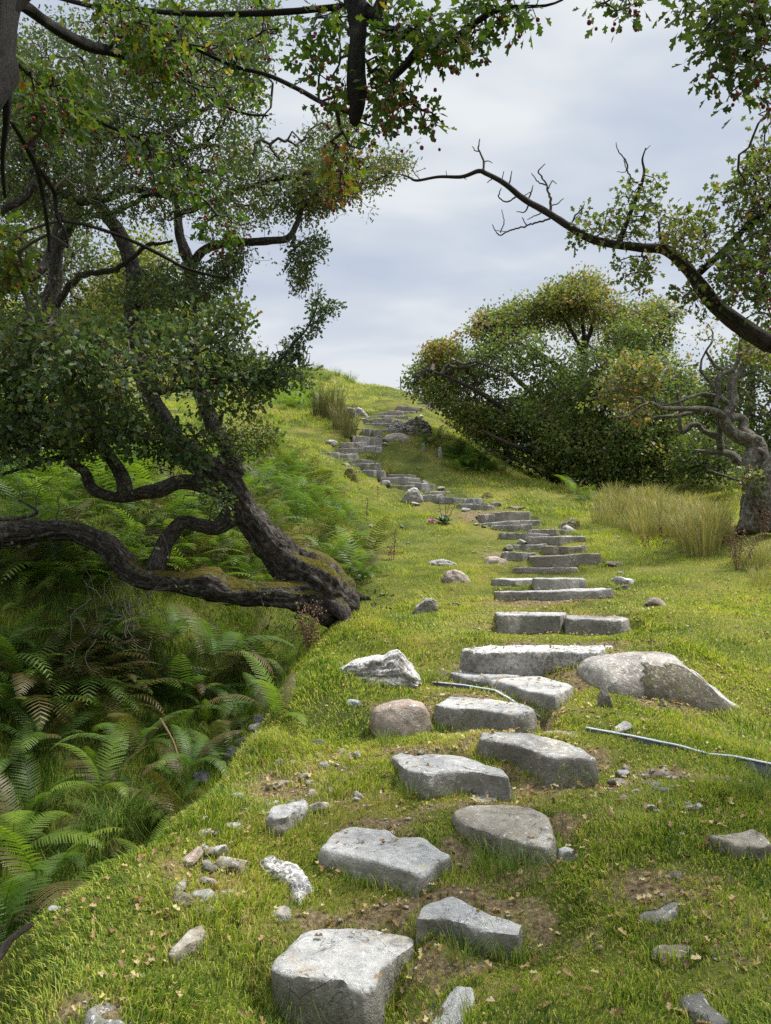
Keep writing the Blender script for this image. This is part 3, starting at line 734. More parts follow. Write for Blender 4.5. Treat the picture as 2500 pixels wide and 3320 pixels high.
# big pale boulder right of the path: traced silhouette, real thickness
def big_boulder():
    Y0 = 5.25
    b = hit(2000, 2262); Y0 = b[1] + .12
    w0 = P(1884, 2200, Y0)[0]; w1 = P(2425, 2330, Y0)[0]
    V, F = ICO[5]; V = V / np.max(np.abs(V), axis=1, keepdims=True) ** .22; V = V / np.abs(V).max(0)
    prof = np.array([0, 6]) + np.array([(1884,2205),(1884,2165),(1910,2135),(1955,2122),(2050,2116),(2150,2116),(2190,2126),(2250,2172),(2300,2210),(2350,2250),(2410,2296),(2468,2368)], float)
    pr = P(prof[:, 0], prof[:, 1], Y0 + .22); xs, zs = pr[:, 0], pr[:, 2]
    foot = P(np.array([1884, 1960, 2100, 2250, 2468.]), np.array([2290, 2330, 2272, 2300, 2372.]), Y0)
    s = (V[:, 0] * .5 + .5); s = np.sign(V[:, 0]) * np.abs(V[:, 0]) ** 1.0 * .5 + .5
    X = xs[0] + s * (xs[-1] - xs[0])
    top = np.interp(X, xs, zs); bot = np.interp(X, foot[:, 0], foot[:, 2]) - .15
    zc = bot; r = np.maximum(np.sqrt(V[:, 1] ** 2 + V[:, 2] ** 2), 1e-6)
    t = np.clip(V[:, 2] / r, -1, 1); q = V[:, 1] / r
    hgt = np.where(t > 0, np.abs(t) ** .55, -np.abs(t) * .3)
    Z = zc + (top - zc) * hgt
    D = .36 * (1 - .6 * np.clip((s - .45) / .55, 0, 1)) * np.clip(r * 1.3, 0, 1) + .01
    Yv = Y0 + .26 + q * D + .05 * (Z - zc)
    W = np.stack([X, Yv, Z], 1)
    W += unit(V) * (fbm(W * 2.5, 3, 77) * .04 + fbm(W * 9, 4, 78) * .014)[:, None]
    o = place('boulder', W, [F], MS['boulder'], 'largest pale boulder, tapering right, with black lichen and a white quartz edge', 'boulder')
    loc = np.array(o.location)
    ROCKFOOT.append((np.array([P(2020, 2250, Y0)[0], Y0 + .2]), .42, .26)); ROCKFOOT.append((np.array([P(2260, 2280, Y0)[0], Y0 + .2]), .3, .14))
    # crust of black lichen: the faces of the boulder's right flank, lifted a few millimetres
    cen = W[F].mean(1); pxc = CX + FPX * cen[:, 0] / cen[:, 1]; nrm = unit(np.cross(W[F[:, 1]] - W[F[:, 0]], W[F[:, 2]] - W[F[:, 0]]))
    e = fbm(cen * 8, 4, 99) * .09; lim = P(2085, 2200, Y0)[0]
    ztop = np.interp(cen[:, 0], xs, zs)
    sel = (cen[:, 0] + e > lim) & (cen[:, 2] < ztop - .055 - e * .5) & (cen[:, 1] < Y0 + .24)
    def patch(sel, mat, name, lab, lift, thin):
        f = F[sel]; u, inv = np.unique(f, return_inverse=True); f2 = inv.reshape(f.shape)
        vn = np.zeros_like(W); np.add.at(vn, F.ravel(), np.repeat(nrm, 3, 0)); vn = unit(vn)
        if (vn[:, 2] * (W[:, 2] - zc)).sum() < 0: vn = -vn
        me = mesh_np(name, W[u] + vn[u] * lift - loc, [f2], [mat], smooth=True)
        q = obj(name, me, o); q['label'] = lab; return q
    if sel.sum(): patch(sel, MS['crust'], 'lichen_crust', 'black lichen crust on the right flank', .005, 0)
    pa = crom(np.array([[*P(a, b_, Y0 + .16), r / FPX * Y0] for a, b_, r in ((2240,2172,3),(2262,2190,6),(2300,2228,6),(2345,2268,7),(2392,2300,10),(2418,2324,11),(2434,2346,6))]), .02)
    tv, tf, _u = tube(pa, 10, 5, .35); q = obj('quartz_edge', mesh_np('quartz_edge', tv - loc, tf, [MS['quartz_white']], smooth=True), o); q['label'] = 'white quartz edge on the right'
    edge = np.zeros(len(cen), bool) & (np.abs(cen[:, 2] - ztop + .02 + e * .12) < .034) & (cen[:, 0] > P(2246, 2200, Y0)[0]) & (cen[:, 1] < Y0 + .4)
    if edge.sum(): patch(edge, MS['quartz_white'], 'quartz_edge', 'white quartz edge', .009, 0)

EXPOSURE = 0.38; DENOISE = False
# ================================================================== GROUND SHEET
def ground_mat():
    m, nt = new_mat('turf_soil'); p = pos_node(nt)
    n1 = noise(nt, p, 1.1, 5, .6); n2 = noise(nt, p, 8, 5, .65); n3 = noise(nt, p, 45, 4, .7)
    g = ramp(nt, n1, [(.35, (.05, .062, .015)), (.5, (.10, .115, .022)), (.65, (.18, .165, .045))])
    s = ramp(nt, n3, [(.3, (.09, .065, .035)), (.7, (.27, .205, .12))])
    bare = attr_t(nt, 'bare')
    f = ramp(nt, math_n(nt, 'ADD', math_n(nt, 'MULTIPLY', n2, .9), bare), [(.62, (0, 0, 0)), (.78, (1, 1, 1))])
    col = mix(nt, f, g, s); col = mix(nt, .5, col, ramp(nt, n3, [(.3, (.5, .5, .5)), (.7, (1.3, 1.3, 1.3))]), 'MULTIPLY')
    finish(nt, col, .95, math_n(nt, 'ADD', n2, n3), .8, .03, spec=.1)
    return m
BARE = [(2110,2530,.30,.16,1.),(2180,2290,.22,.12,.8),(690,2870,.26,.17,.55),(930,2560,.42,.22,.6),(1040,2470,.3,.2,.5),(1600,2960,.12,.06,1.),(2120,2880,.3,.16,.5),(1560,1690,.7,.5,.5),(1640,1800,.5,.4,.35),(1680,2150,.5,.2,.5),(1700,2030,.6,.16,.7),
        (1760,1950,.8,.2,.45),(1420,2300,.5,.12,.6),(1500,2420,.3,.1,.6),(1130,2600,.3,.2,.4),(300,3260,.2,.08,.5),(2000,3000,.3,.2,.3),(1750,2560,.25,.1,.7),(2000,2130,.25,.12,.5),(1500,3250,.2,.12,.5),(2300,3050,.4,.2,.3)]
BPTS = [(hit(x, y), rx, ry, s) for x, y, rx, ry, s in BARE]
BPTS += [((p[p[:, 1] > p[:, 1].mean()][:, 0].mean(), p[:, 1].max() + .03), max(.1, (p[:, 0].max() - p[:, 0].min()) * .5), .085, .72) for p in FOOT[:12]]
BPTS += [((p[:, 0].mean(), p[:, 1].min() - .05), (p[:, 0].max() - p[:, 0].min()) * .4, .07, .5) for p in FOOT[:10]]
BPTS += [((p[:, 0].max() + .06, p[:, 1].mean()), .12, .12, .5) for p in FOOT[:10]]
def bare_at(x, y):
    b = np.zeros(len(x))
    for q, rx, ry, s in BPTS: b = np.maximum(b, s * np.exp(-(((x - q[0]) / rx) ** 2 + ((y - q[1]) / ry) ** 2)))
    return b
nxg, nyg = len(GX), len(GY)
ii, jj = np.meshgrid(np.arange(nxg - 1), np.arange(nyg - 1)); a0 = (jj * nxg + ii).ravel()
gm = mesh_np('ground', np.stack([gx.ravel(), gy.ravel(), GZ.ravel()], 1), [np.stack([a0, a0 + 1, a0 + 1 + nxg, a0 + nxg], 1)], [ground_mat()],
             {'bare': bare_at(gx.ravel(), gy.ravel())}, smooth=True)
tag(obj('ground', gm), 'grassy hillside with a deep gully on its left', 'ground', kind='structure')
# ================================================================== TREES
def crom(pts, step):
    """Catmull-Rom through rows (x,y,z,r) at roughly even spacing"""
    p = np.asarray(pts, float)
    if len(p) == 2: p = np.array([p[0], .5 * (p[0] + p[1]), p[1]])
    q = np.vstack([2 * p[0] - p[1], p, 2 * p[-1] - p[-2]]); out = []
    for i in range(1, len(q) - 2):
        k = max(2, int(np.linalg.norm(q[i + 1, :3] - q[i, :3]) / step)); t = (np.arange(k) / k)[:, None]
        a, b, c_, d = q[i - 1], q[i], q[i + 1], q[i + 2]
        out.append(.5 * (2 * b + (c_ - a) * t + (2 * a - 5 * b + 4 * c_ - d) * t ** 2 + (3 * b - a - 3 * c_ + d) * t ** 3))
    out.append(p[-1:]); o = np.concatenate(out); o[:, 3] = np.maximum(o[:, 3], .0015)
    return o

def tube(path, sides=12, seed=0, gnarl=.12, vscale=1.0):
    """limb surface with bark flutes and bulges; returns V, F, uv"""
    p = path[:, :3]; r = path[:, 3]; n = len(p)
    T = unit(np.gradient(p, axis=0)); up = np.array([0, 0, 1.0])
    if abs(T[0] @ up) > .9: up = np.array([1.0, 0, 0])
    X = unit(np.cross(T[0], up)); fr = []
    for i in range(n):
        X = X - T[i] * (X @ T[i]); X = X / (np.linalg.norm(X) + 1e-9); fr.append((X.copy(), np.cross(T[i], X)))
    A = np.array([f[0] for f in fr]); B = np.array([f[1] for f in fr])
    th = np.arange(sides) / sides * 2 * math.pi
    L = np.r_[0, np.cumsum(np.linalg.norm(np.diff(p, axis=0), axis=1))]
    ring = np.cos(th)[None, :, None] * A[:, None, :] + np.sin(th)[None, :, None] * B[:, None, :]
    V = p[:, None, :] + ring * r[:, None, None]
    if gnarl:
        twist = th[None, :] + L[:, None] * .8
        q = np.stack([np.cos(twist) * 1.7, np.sin(twist) * 1.7, np.broadcast_to(L[:, None] * 1.3, twist.shape)], -1).reshape(-1, 3)
        d = fbm(q, 3, seed).reshape(n, sides) * 1.6 + fbm(q * np.array([3.2, 3.2, 1.2]), 3, seed + 3).reshape(n, sides) * 1.0 + (.28 - np.abs(fbm(q * np.array([4.5, 4.5, .55]), 3, seed + 9))).reshape(n, sides) * (1.6 if sides >= 16 else .5) + fbm(V.reshape(-1, 3) * 9, 3, seed + 6).reshape(n, sides) * 1.1 + np.abs(fbm(V.reshape(-1, 3) * 22, 2, seed + 7)).reshape(n, sides) * .7
        V = V + ring * (d * gnarl * r[:, None])[:, :, None]
    V = V.reshape(-1, 3)
    a = np.arange(sides); b = (a + 1) % sides; Q = []
    for i in range(n - 1): Q.append(np.stack([i * sides + a, i * sides + b, (i + 1) * sides + b, (i + 1) * sides + a], 1))
    V = np.vstack([V, p[0] - T[0] * r[0] * .3, p[-1] + T[-1] * r[-1] * .8]); k = n * sides
    tri = np.concatenate([np.stack([b, a, np.full(sides, k)], 1), np.stack([(n - 1) * sides + a, (n - 1) * sides + b, np.full(sides, k + 1)], 1)])
    u = np.minimum(th, 2 * math.pi - th) / math.pi
    uv = np.stack([np.tile(u, n), np.repeat(L, sides)], 1); uv = np.vstack([uv, [[.5, 0], [.5, L[-1]]]])
    return V, [np.concatenate(Q), tri], uv

def segs(a, b, ra, rb, sides=4):
    """many straight twig pieces at once"""
    T = unit(b - a); up = np.where(np.abs(T[:, 2:3]) > .85, np.array([[1., 0, 0]]), np.array([[0, 0, 1.]]))
    X = unit(np.cross(T, up)); Y = np.cross(T, X); V = []
    for k in range(sides):
        c_, s_ = math.cos(2 * math.pi * k / sides), math.sin(2 * math.pi * k / sides); d = X * c_ + Y * s_
        V += [a + d * ra[:, None], b + d * rb[:, None]]
    V = np.stack(V, 1); n = len(a); off = np.arange(n) * sides * 2; F = []
    for k in range(sides):
        j = (k + 1) % sides; F.append(np.stack([off + 2 * k, off + 2 * j, off + 2 * j + 1, off + 2 * k + 1], 1))
    return V.reshape(-1, 3), [np.concatenate(F)]

_hl = [(0,-.16,0),(.035,.10,.01),(.17,.30,.07),(.35,.43,.12),(.33,.56,.11),(.15,.55,.04),(.20,.72,.07),(.25,.86,.09),(.11,.88,.03),(.05,1.0,.01)]
LEAF_LOBED = (np.array(_hl + [(0,1.02,0)] + [(-a, b, c) for a, b, c in _hl[:0:-1]] + [(0,.5,-.02)], float),
              [np.array([[0,1,20],[1,2,20],[2,5,20],[5,8,20],[0,20,19],[19,20,18],[18,20,15],[15,20,12]]), np.array([[2,3,4,5],[5,6,7,8],[8,9,10,20],[20,10,11,12],[15,16,17,18],[12,13,14,15]])])
big_boulder()
LEAF_MID = (np.array([(0,0,0),(.34,.30,.08),(.14,.45,.02),(.30,.78,.08),(0,1,0),(-.30,.78,.08),(-.14,.45,.02),(-.34,.30,.08)], float),
            [np.array([[0,1,2],[2,3,4],[4,5,6],[6,7,0]]), np.array([[0,2,4,6]])])
LEAF_FAR = (np.array([(0,0,0),(.36,.5,.08),(0,1,0),(-.36,.5,.08)], float), [np.array([[0,1,2,3]])])

def leaf_frames(d, size, rng, droop=.15, flat=.3):
    n = len(d); ey = unit(d + rng.normal(size=(n, 3)) * .55 + [0, 0, -droop])
    nz = unit(np.array([0, 0, flat]) + rng.normal(size=(n, 3)) * .55)
    ex = unit(np.cross(ey, nz)); ez = np.cross(ex, ey)
    s = size * 1.2 * rng.uniform(.6, 1.2, n)[:, None]
    return ex * s, ey * s, ez * s

class Tree:
    def __init__(s, name, loc, label, bark, leafm, seed, group=None, cat='tree', berrym=None):
        s.root = empty(name, loc, label, cat, group); s.loc = np.asarray(loc, float); s.bark = bark; s.leafm = leafm; s.berrym = berrym
        s.rng = np.random.default_rng(seed); s.seed = seed; s.nodes = []; s.dir = []; s.rad = []
        s.tw = [[], [], [], []]; s.tips = []; s.dens = 3.4; s.leaves = Acc(); s.berries = Acc(); s.k = 0
    def limb(s, pts, name='limb', sides=12, gnarl=.12, label=None, px=True, wig=0., step=None):
        """pts rows (px,py,Y,radius in photo pixels) or world rows (x,y,z,r)"""
        if px: w_ = np.array([[*P(a, b, Y), r / FPX * Y] for a, b, Y, r in pts])
        else: w_ = np.asarray(pts, float)
        rm = w_[:, 3].mean(); pa = crom(w_, step or max(.02, min(.12, rm * .7)))
        if wig:
            q = np.arange(len(pa))[:, None] * (pa[1:, :3] - pa[:-1, :3]).std() * 0 + pa[:, :3]
            pa[:, :3] += np.stack([fbm(q * 5 / max(.2, rm * 20), 3, s.seed + s.k * 3 + i) for i in range(3)], 1) * wig
        s.k += 1
        V, F, uv = tube(pa, sides, s.seed + s.k * 11, gnarl)
        me = mesh_np(name, V - s.loc, F, [s.bark], smooth=True, uv=uv); o = obj(name, me, s.root)
        if label: o['label'] = label
        st = max(1, int(.06 / max(1e-3, np.linalg.norm(np.diff(pa[:, :3], axis=0), axis=1).mean())))
        for i in range(0, len(pa), st):
            s.nodes.append(pa[i, :3]); s.rad.append(pa[i, 3]); t = pa[min(i + 1, len(pa) - 1), :3] - pa[max(i - 1, 0), :3]; s.dir.append(t / (np.linalg.norm(t) + 1e-9))
        return pa
    def twig(s, pts, px=True, r1=.3):
        """a traced thin twig"""
        w_ = np.array([[*P(a, b, Y), r / FPX * Y] for a, b, Y, r in pts]) if px else np.asarray(pts, float)
        L = np.linalg.norm(np.diff(w_[:, :3], axis=0), axis=1).sum(); pa = crom(w_, max(.012, L / 40))
        pa[1:-1, :3] += s.rng.normal(size=(len(pa) - 2, 3)) * pa[1:-1, 3:4] * .45
        for i in range(len(pa) - 1):
            s.tw[0].append(pa[i, :3]); s.tw[1].append(pa[i + 1, :3]); s.tw[2].append(pa[i, 3]); s.tw[3].append(pa[i + 1, 3])
        for i in range(0, len(pa), 2): s.nodes.append(pa[i, :3]); s.rad.append(pa[i, 3]); s.dir.append(unit(pa[min(i + 1, len(pa) - 1), :3] - pa[max(0, i - 1), :3]))
        return pa
    def grow(s, pts, rt=.0016, step=.09, wig=.22, maxd=None, spurs=0, rmax=.02):
        """branchlets reach out from the nearest wood to every point of pts, each new one able to carry later ones"""
        pts = np.asarray(pts, float); base = np.array(s.nodes); M = len(base)
        d0 = np.array([np.min(np.sum((base - p) ** 2, 1)) for p in pts]) if M * len(pts) < 3e7 else np.array([np.min(np.sum((base[::4] - p) ** 2, 1)) for p in pts])
        pts = pts[np.argsort(d0)]
        cap = M + len(pts) * 14; ND = np.empty((cap, 3)); ND[:M] = base; par = np.full(cap, -1); n = M; isn = np.zeros(cap, bool); cnt = np.zeros(cap)
        chains = []
        for p in pts:
            dd = np.sum((ND[:n] - p) ** 2, 1); dd[:M] *= 1.15; k = int(np.argmin(dd)); L = math.sqrt(float(np.sum((ND[k] - p) ** 2)))
            if (maxd and L > maxd) or L < step * .3: continue
            m = int(min(12, max(1, round(L / step)))); q = ND[k] + (p - ND[k]) * (np.arange(1, m + 1) / m)[:, None]
            if m > 1:
                w_ = s.rng.normal(size=3) * L * .12; t = np.arange(1, m + 1) / m; q = q + np.outer(np.sin(t * math.pi), w_ - [0, 0, -abs(w_[2]) * .8]); q[:-1] += s.rng.normal(size=(m - 1, 3)) * step * wig
            pr = k
            for j in range(m):
                ND[n] = q[j]; par[n] = pr; pr = n; n += 1
            kk = n - 1
            while kk >= M: cnt[kk] += 1; kk = par[kk]
        idx = np.arange(M, n); a = ND[par[idx]]; b = ND[idx]; r = np.minimum(rt * np.maximum(cnt[idx], 1) ** .5, rmax)
        pr = par[idx]; ra = np.where(pr >= M, np.minimum(rt * np.maximum(cnt[pr], 1) ** .5, rmax), r * 1.25)
        ra = np.minimum(ra, r * 1.6)
        s.tw[0] += list(a); s.tw[1] += list(b); s.tw[2] += list(ra); s.tw[3] += list(r)
        s.nodes += list(b); s.rad += list(r); s.dir += list(unit(b - a))
        if spurs:
            k = s.rng.integers(0, len(idx), spurs * 1); o = b[k]; d = unit(unit(b - a)[k] + s.rng.normal(size=(len(k), 3)) * .9); e = o + d * (step * s.rng.uniform(.25, .9, len(k)))[:, None]
            s.tw[0] += list(o); s.tw[1] += list(e); s.tw[2] += [rt] * len(k); s.tw[3] += [rt * .6] * len(k)
        return b, unit(b - a), cnt[idx]
    def leafy(s, at, d, n, size, tmpl=LEAF_MID, spread=.05, t0=.5, tv=.25, droop=.15, flat=.3, lit=None):
        """n leaves round every given point"""
        if len(at) == 0: return
        n = int(math.ceil(n * s.dens)); at = np.repeat(at, n, 0); dd = np.repeat(d, n, 0); rg = s.rng
        off = rg.normal(size=at.shape) * spread
        ex, ey, ez = leaf_frames(unit(dd * .6 + unit(off)), size, rg, droop, flat)
        V, F = scatter(tmpl[0], tmpl[1], at + off, ex, ey, ez)
        t = t0 + rg.normal(size=len(at)) * tv
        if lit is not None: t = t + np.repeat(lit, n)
        s.leaves.add(V - s.loc, F, np.repeat(np.clip(t, 0, 1), len(tmpl[0])))
    def berry(s, at, size=.0055, n=3, spread=.025, sub=None):
        if sub is not None and len(at) > sub: at = at[s.rng.choice(len(at), sub, False)]
        if len(at) == 0: return
        at = np.repeat(at, n, 0) + s.rng.normal(size=(len(at) * n, 3)) * spread - [0, 0, spread]
        bv = ICOB; m = len(at); sz = size * s.rng.uniform(.8, 1.2, m)[:, None]; I = np.eye(3)
        V, F = scatter(bv[0], [bv[1]], at, I[0] * sz, I[1] * sz, I[2] * sz * 1.15)
        s.berries.add(V - s.loc, F, np.repeat(s.rng.random(m), len(bv[0])))
    def finish(s):
        if s.tw[0]:
            V, F = segs(np.array(s.tw[0]), np.array(s.tw[1]), np.array(s.tw[2]), np.array(s.tw[3]))
            tag(obj('twigs', mesh_np('twigs', V - s.loc, F, [s.bark_twig if hasattr(s, 'bark_twig') else TWIG]), s.root), kind='stuff')
        print('TREE', s.root['label'][:40], 'leafV', s.leaves.n, 'twigs', len(s.tw[0]))
        if s.leaves.V: obj('crown', s.leaves.mesh('crown', [s.leafm]), s.root)
        if s.berries.V: tag(obj('berries', s.berries.mesh('berries', [s.berrym or BERRY], True), s.root), 'clusters of dark red berries', kind='stuff')

def ico1():
    bm = bmesh.new(); bmesh.ops.create_icosphere(bm, subdivisions=1, radius=1)
    V = np.array([v.co[:] for v in bm.verts]); F = np.array([[v.index for v in f.verts] for f in bm.faces]); bm.free(); return V, F
ICOB = ico1()
TWIG = mat_plain('twig_bark', (.085, .072, .06), .9, .45, 30)
BERRY = mat_plain('haw_berry', (.19, .018, .028), .35, .35, 60)

def clumps(poly, Y, depth, n, rng, seed, thr=-.15, nsc=1.6, shell=.0, squash=1.0, px=True):
    """points through the volume whose outline in the photo is poly: thick in the middle, thinning to the rim, with gaps"""
    poly = np.asarray(poly, float); lo, hi = poly.min(0), poly.max(0); out = []; tot = 0
    while tot < n:
        q = rng.uniform(lo, hi, (4 * n, 2)); q = q[in_poly(q, poly)]
        if len(q) == 0: break
        dm = dist_poly(q, poly) / FPX * Y
        half = depth * np.sqrt(np.clip(1 - (1 - np.clip(dm / depth, 0, 1)) ** 2, .02, 1))
        u = rng.uniform(-1, 1, len(q))
        if shell: u = np.sign(u) * np.abs(u) ** (1 - shell)
        w_ = P(q[:, 0], q[:, 1], Y + u * half)
        k = fbm(w_ * np.array([nsc, nsc, nsc * squash]), 3, seed) > thr + .14 * np.clip(1 - dm / (.2 * depth), 0, 1) * (depth > .6); out.append(w_[k]); tot += int(k.sum())
    return np.concatenate(out)[:n]

BARK = mat_bark('hawthorn_bark', (.05, .041, .035), (.25, .22, .195), .34, (.27, .29, .24), moss=.55, mossz=(0., .9))
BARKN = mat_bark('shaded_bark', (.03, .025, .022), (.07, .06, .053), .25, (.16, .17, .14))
BARKP = mat_bark('pale_lichen_bark', (.13, .11, .085), (.30, .265, .21), .55, (.44, .46, .38), moss=.2, mossz=(-3, 9))
BARKR = mat_bark('brown_bark', (.06, .047, .038), (.14, .112, .092), .2, (.24, .24, .2))
G_NEAR = mat_leaf('near_hawthorn_leaf', [(0, (.035, .07, .012)), (.5, (.075, .125, .02)), (.8, (.14, .18, .025)), (.93, (.30, .24, .03)), (1, (.22, .10, .02))], .5)
G_BLUE = mat_leaf('hawthorn_leaf', [(0, (.03, .058, .026)), (.35, (.065, .108, .045)), (.65, (.13, .165, .042)), (.85, (.19, .185, .04)), (1, (.20, .12, .045))], .36, .6, 1.1)
G_UP = mat_leaf('upper_hawthorn_leaf', [(0, (.045, .075, .02)), (.5, (.10, .135, .035)), (.8, (.20, .215, .06)), (1, (.24, .17, .05))], .45, .5, 1.2)
G_RUS = mat_leaf('russet_hawthorn_leaf', [(0, (.045, .085, .025)), (.35, (.10, .15, .04)), (.62, (.19, .215, .05)), (.84, (.30, .23, .07)), (1, (.32, .15, .07))], .45, .6, .8)
G_YEL = mat_leaf('yellowing_leaf', [(0, (.06, .09, .015)), (.5, (.15, .17, .02)), (1, (.28, .26, .03))], .5)
G_BG = mat_leaf('distant_leaf', [(0, (.035, .062, .02)), (.5, (.08, .115, .03)), (1, (.18, .19, .05))], .35, .5, .5)
def sc3(k, ox, oy, pts, rs=1.): return [(ox + a * k, oy + b * k, r[0], r[1] * rs) for a, b, *r in pts]
def poly3(k, ox, oy, pts): return [(ox + a * k, oy + b * k) for a, b in pts]
K = .7503

# ------------------------------------------------------------------ 1. the leaning hawthorn left of the path
base = hit(1125, 1990); TY = 7.45
lt = Tree('hawthorn_tree', (base[0], base[1], base[2] - .1), 'old hawthorn leaning far left, with a mossy foot and a long low limb', BARK, G_BLUE, 31)
L = lambda p: sc3(K, 0, 900, p) if len(p[0]) == 4 else poly3(K, 0, 900, p)
lt.dens = 3.1
lt.limb(L([(1540,1425,TY-.02,34),(1490,1408,TY,58),(1420,1360,TY,74),(1340,1292,TY,76),(1250,1225,TY-.02,62),(1165,1140,TY-.05,49),(1100,1060,TY-.08,42),(1045,985,TY-.1,43),(1000,905,TY-.12,47),(935,838,TY-.15,43),(850,780,TY-.15,35),(760,715,TY-.15,29),(700,620,TY-.1,27),(650,500,TY,25),(615,380,TY+.1,28),(585,230,TY+.3,28),(580,90,TY+.4,27),(588,-20,TY+.5,25)]), 'trunk', 56, .24, wig=.035)
lt.limb(L([(1380,1330,TY,40),(1450,1350,TY,34),(1500,1362,TY+.02,22),(1550,1378,TY+.03,12),(1600,1388,TY+.03,5)]), 'root', 12, .2)
lt.limb(L([(1400,1380,TY-.1,40),(1470,1440,TY-.22,28),(1500,1490,TY-.3,16),(1515,1530,TY-.36,8)]), 'root', 12, .2)
lt.limb(L([(1350,1390,TY-.05,44),(1400,1440,TY-.1,34),(1420,1490,TY-.12,26)]), 'root', 12, .2)
lt.limb([(436,905,TY+.5,25),(428,860,TY+.6,24),(405,800,TY+.7,24),(372,735,TY+.8,22),(335,690,TY+.9,19),(300,620,TY+1,17),(290,540,TY+1.1,15),(310,430,TY+1.1,13),(330,300,TY+1.1,10),(300,170,TY+1.1,7)], 'limb', 16, .15)
lt.limb(L([(1010,850,TY,30),(1005,790,TY+.05,28),(965,705,TY+.1,26),(915,620,TY+.15,25),(870,500,TY+.2,25),(838,395,TY+.3,27),(818,280,TY+.3,24),(818,150,TY+.35,22),(826,20,TY+.4,22)]), 'limb', 16, .16)
lt.limb([(620,915,TY+.4,17),(612,850,TY+.4,20),(585,770,TY+.5,16),(575,690,TY+.6,13),(560,600,TY+.6,9)], 'limb', 14, .15)
lt.limb([(618,880,TY+.4,15),(640,832,TY+.35,15),(675,803,TY+.3,14),(730,790,TY+.2,13),(800,786,TY+.1,13),(880,780,TY,12),(935,772,TY-.1,11),(965,720,TY-.1,9),(985,670,TY-.1,7),(1040,630,TY-.1,6),(1100,610,TY-.1,5),(1200,590,TY-.1,4),(1270,560,TY-.1,3)], 'limb', 12, .13)
lt.limb(L([(1420,1400,TY-.05,46),(1330,1385,TY-.12,46),(1200,1372,TY-.25,36),(1090,1370,TY-.3,33),(990,1362,TY-.35,35),(910,1330,TY-.4,44),(860,1318,TY-.42,40),(780,1325,TY-.45,29),(690,1312,TY-.5,27),(600,1288,TY-.5,30),(540,1240,TY-.5,31),(470,1165,TY-.5,32),(390,1118,TY-.5,31),(290,1088,TY-.5,27),(170,1092,TY-.5,30),(60,1100,TY-.55,33),(-60,1120,TY-.6,34),(-260,1080,TY-.6,30)]), 'limb', 44, .27, wig=.03, label='long low limb running left near the ground')
lt.limb(L([(1060,1000,TY-.1,34),(985,1045,TY-.14,32),(930,1083,TY-.2,22),(850,1068,TY-.25,20),(785,1060,TY-.3,23),(725,1125,TY-.35,27),(690,1200,TY-.4,29),(670,1270,TY-.45,28)]), 'limb', 14, .16)
lt.limb(L([(930,905,TY-.12,34),(850,890,TY-.2,26),(770,885,TY-.25,24),(690,918,TY-.3,23),(600,935,TY-.35,20),(520,950,TY-.4,17),(440,935,TY-.4,17),(392,905,TY-.4,18),(365,840,TY-.4,17),(305,795,TY-.4,14),(310,740,TY-.4,10),(240,700,TY-.4,8)]), 'limb', 14, .16)
lt.limb(L([(545,945,TY-.38,24),(528,860,TY-.4,22),(490,795,TY-.4,21),(430,722,TY-.4,22),(370,650,TY-.4,18),(330,560,TY-.4,14),(280,480,TY-.4,9)]), 'limb', 14, .15)
lt.limb(L([(310,735,TY-.4,12),(200,720,TY-.5,12),(80,690,TY-.6,11),(-80,690,TY-.7,10)]), 'limb', 10, .12)
lt.limb(L([(300,770,TY-.4,12),(200,790,TY-.5,9),(110,820,TY-.6,6),(10,850,TY-.7,4)]), 'limb', 8, .12)
lt.limb([(70,1180,TY+.8,34),(120,1130,TY+.8,34),(180,1060,TY+.8,32),(165,990,TY+.9,28),(180,900,TY+.9,22),(190,800,TY+.9,18),(240,700,TY+.9,16),(230,600,TY+.9,12)], 'limb', 14, .16)
lt.limb([(380,1340,TY,20),(345,1250,TY+.3,24),(300,1150,TY+.5,24),(250,1080,TY+.7,24),(190,1030,TY+.8,24)], 'limb', 14, .16)
for p in ([(60,500,7.0,12),(150,590,7.1,14),(245,648,7.2,14),(350,640,7.3,13),(430,615,7.3,12),(540,630,7.4,9),(640,620,7.4,5)],[(150,410,7.6,10),(330,430,7.6,10),(470,470,7.5,8),(600,540,7.4,6),(700,560,7.4,3)],[(575,700,TY+.2,10),(740,630,TY,9),(920,575,TY-.1,8),(1090,570,TY-.1,6),(1200,545,TY-.1,3)],[(300,640,TY+1,10),(420,520,TY+.8,9),(560,420,TY+.6,8),(700,330,TY+.4,6),(820,260,TY+.3,4)],[(330,700,TY+.8,9),(470,640,TY+.5,8),(600,500,TY+.3,7),(690,440,TY+.2,5),(780,300,TY+.2,3)],[(180,1000,TY+.9,12),(250,900,TY+.7,10),(380,870,TY+.5,8),(470,800,TY+.4,6),(560,780,TY+.4,4)],[(0,690,6.6,14),(80,640,6.7,13),(120,560,6.8,12),(100,470,6.9,10),(140,380,7,7)]):
    lt.limb(p, 'limb', 9, .18, wig=.03)
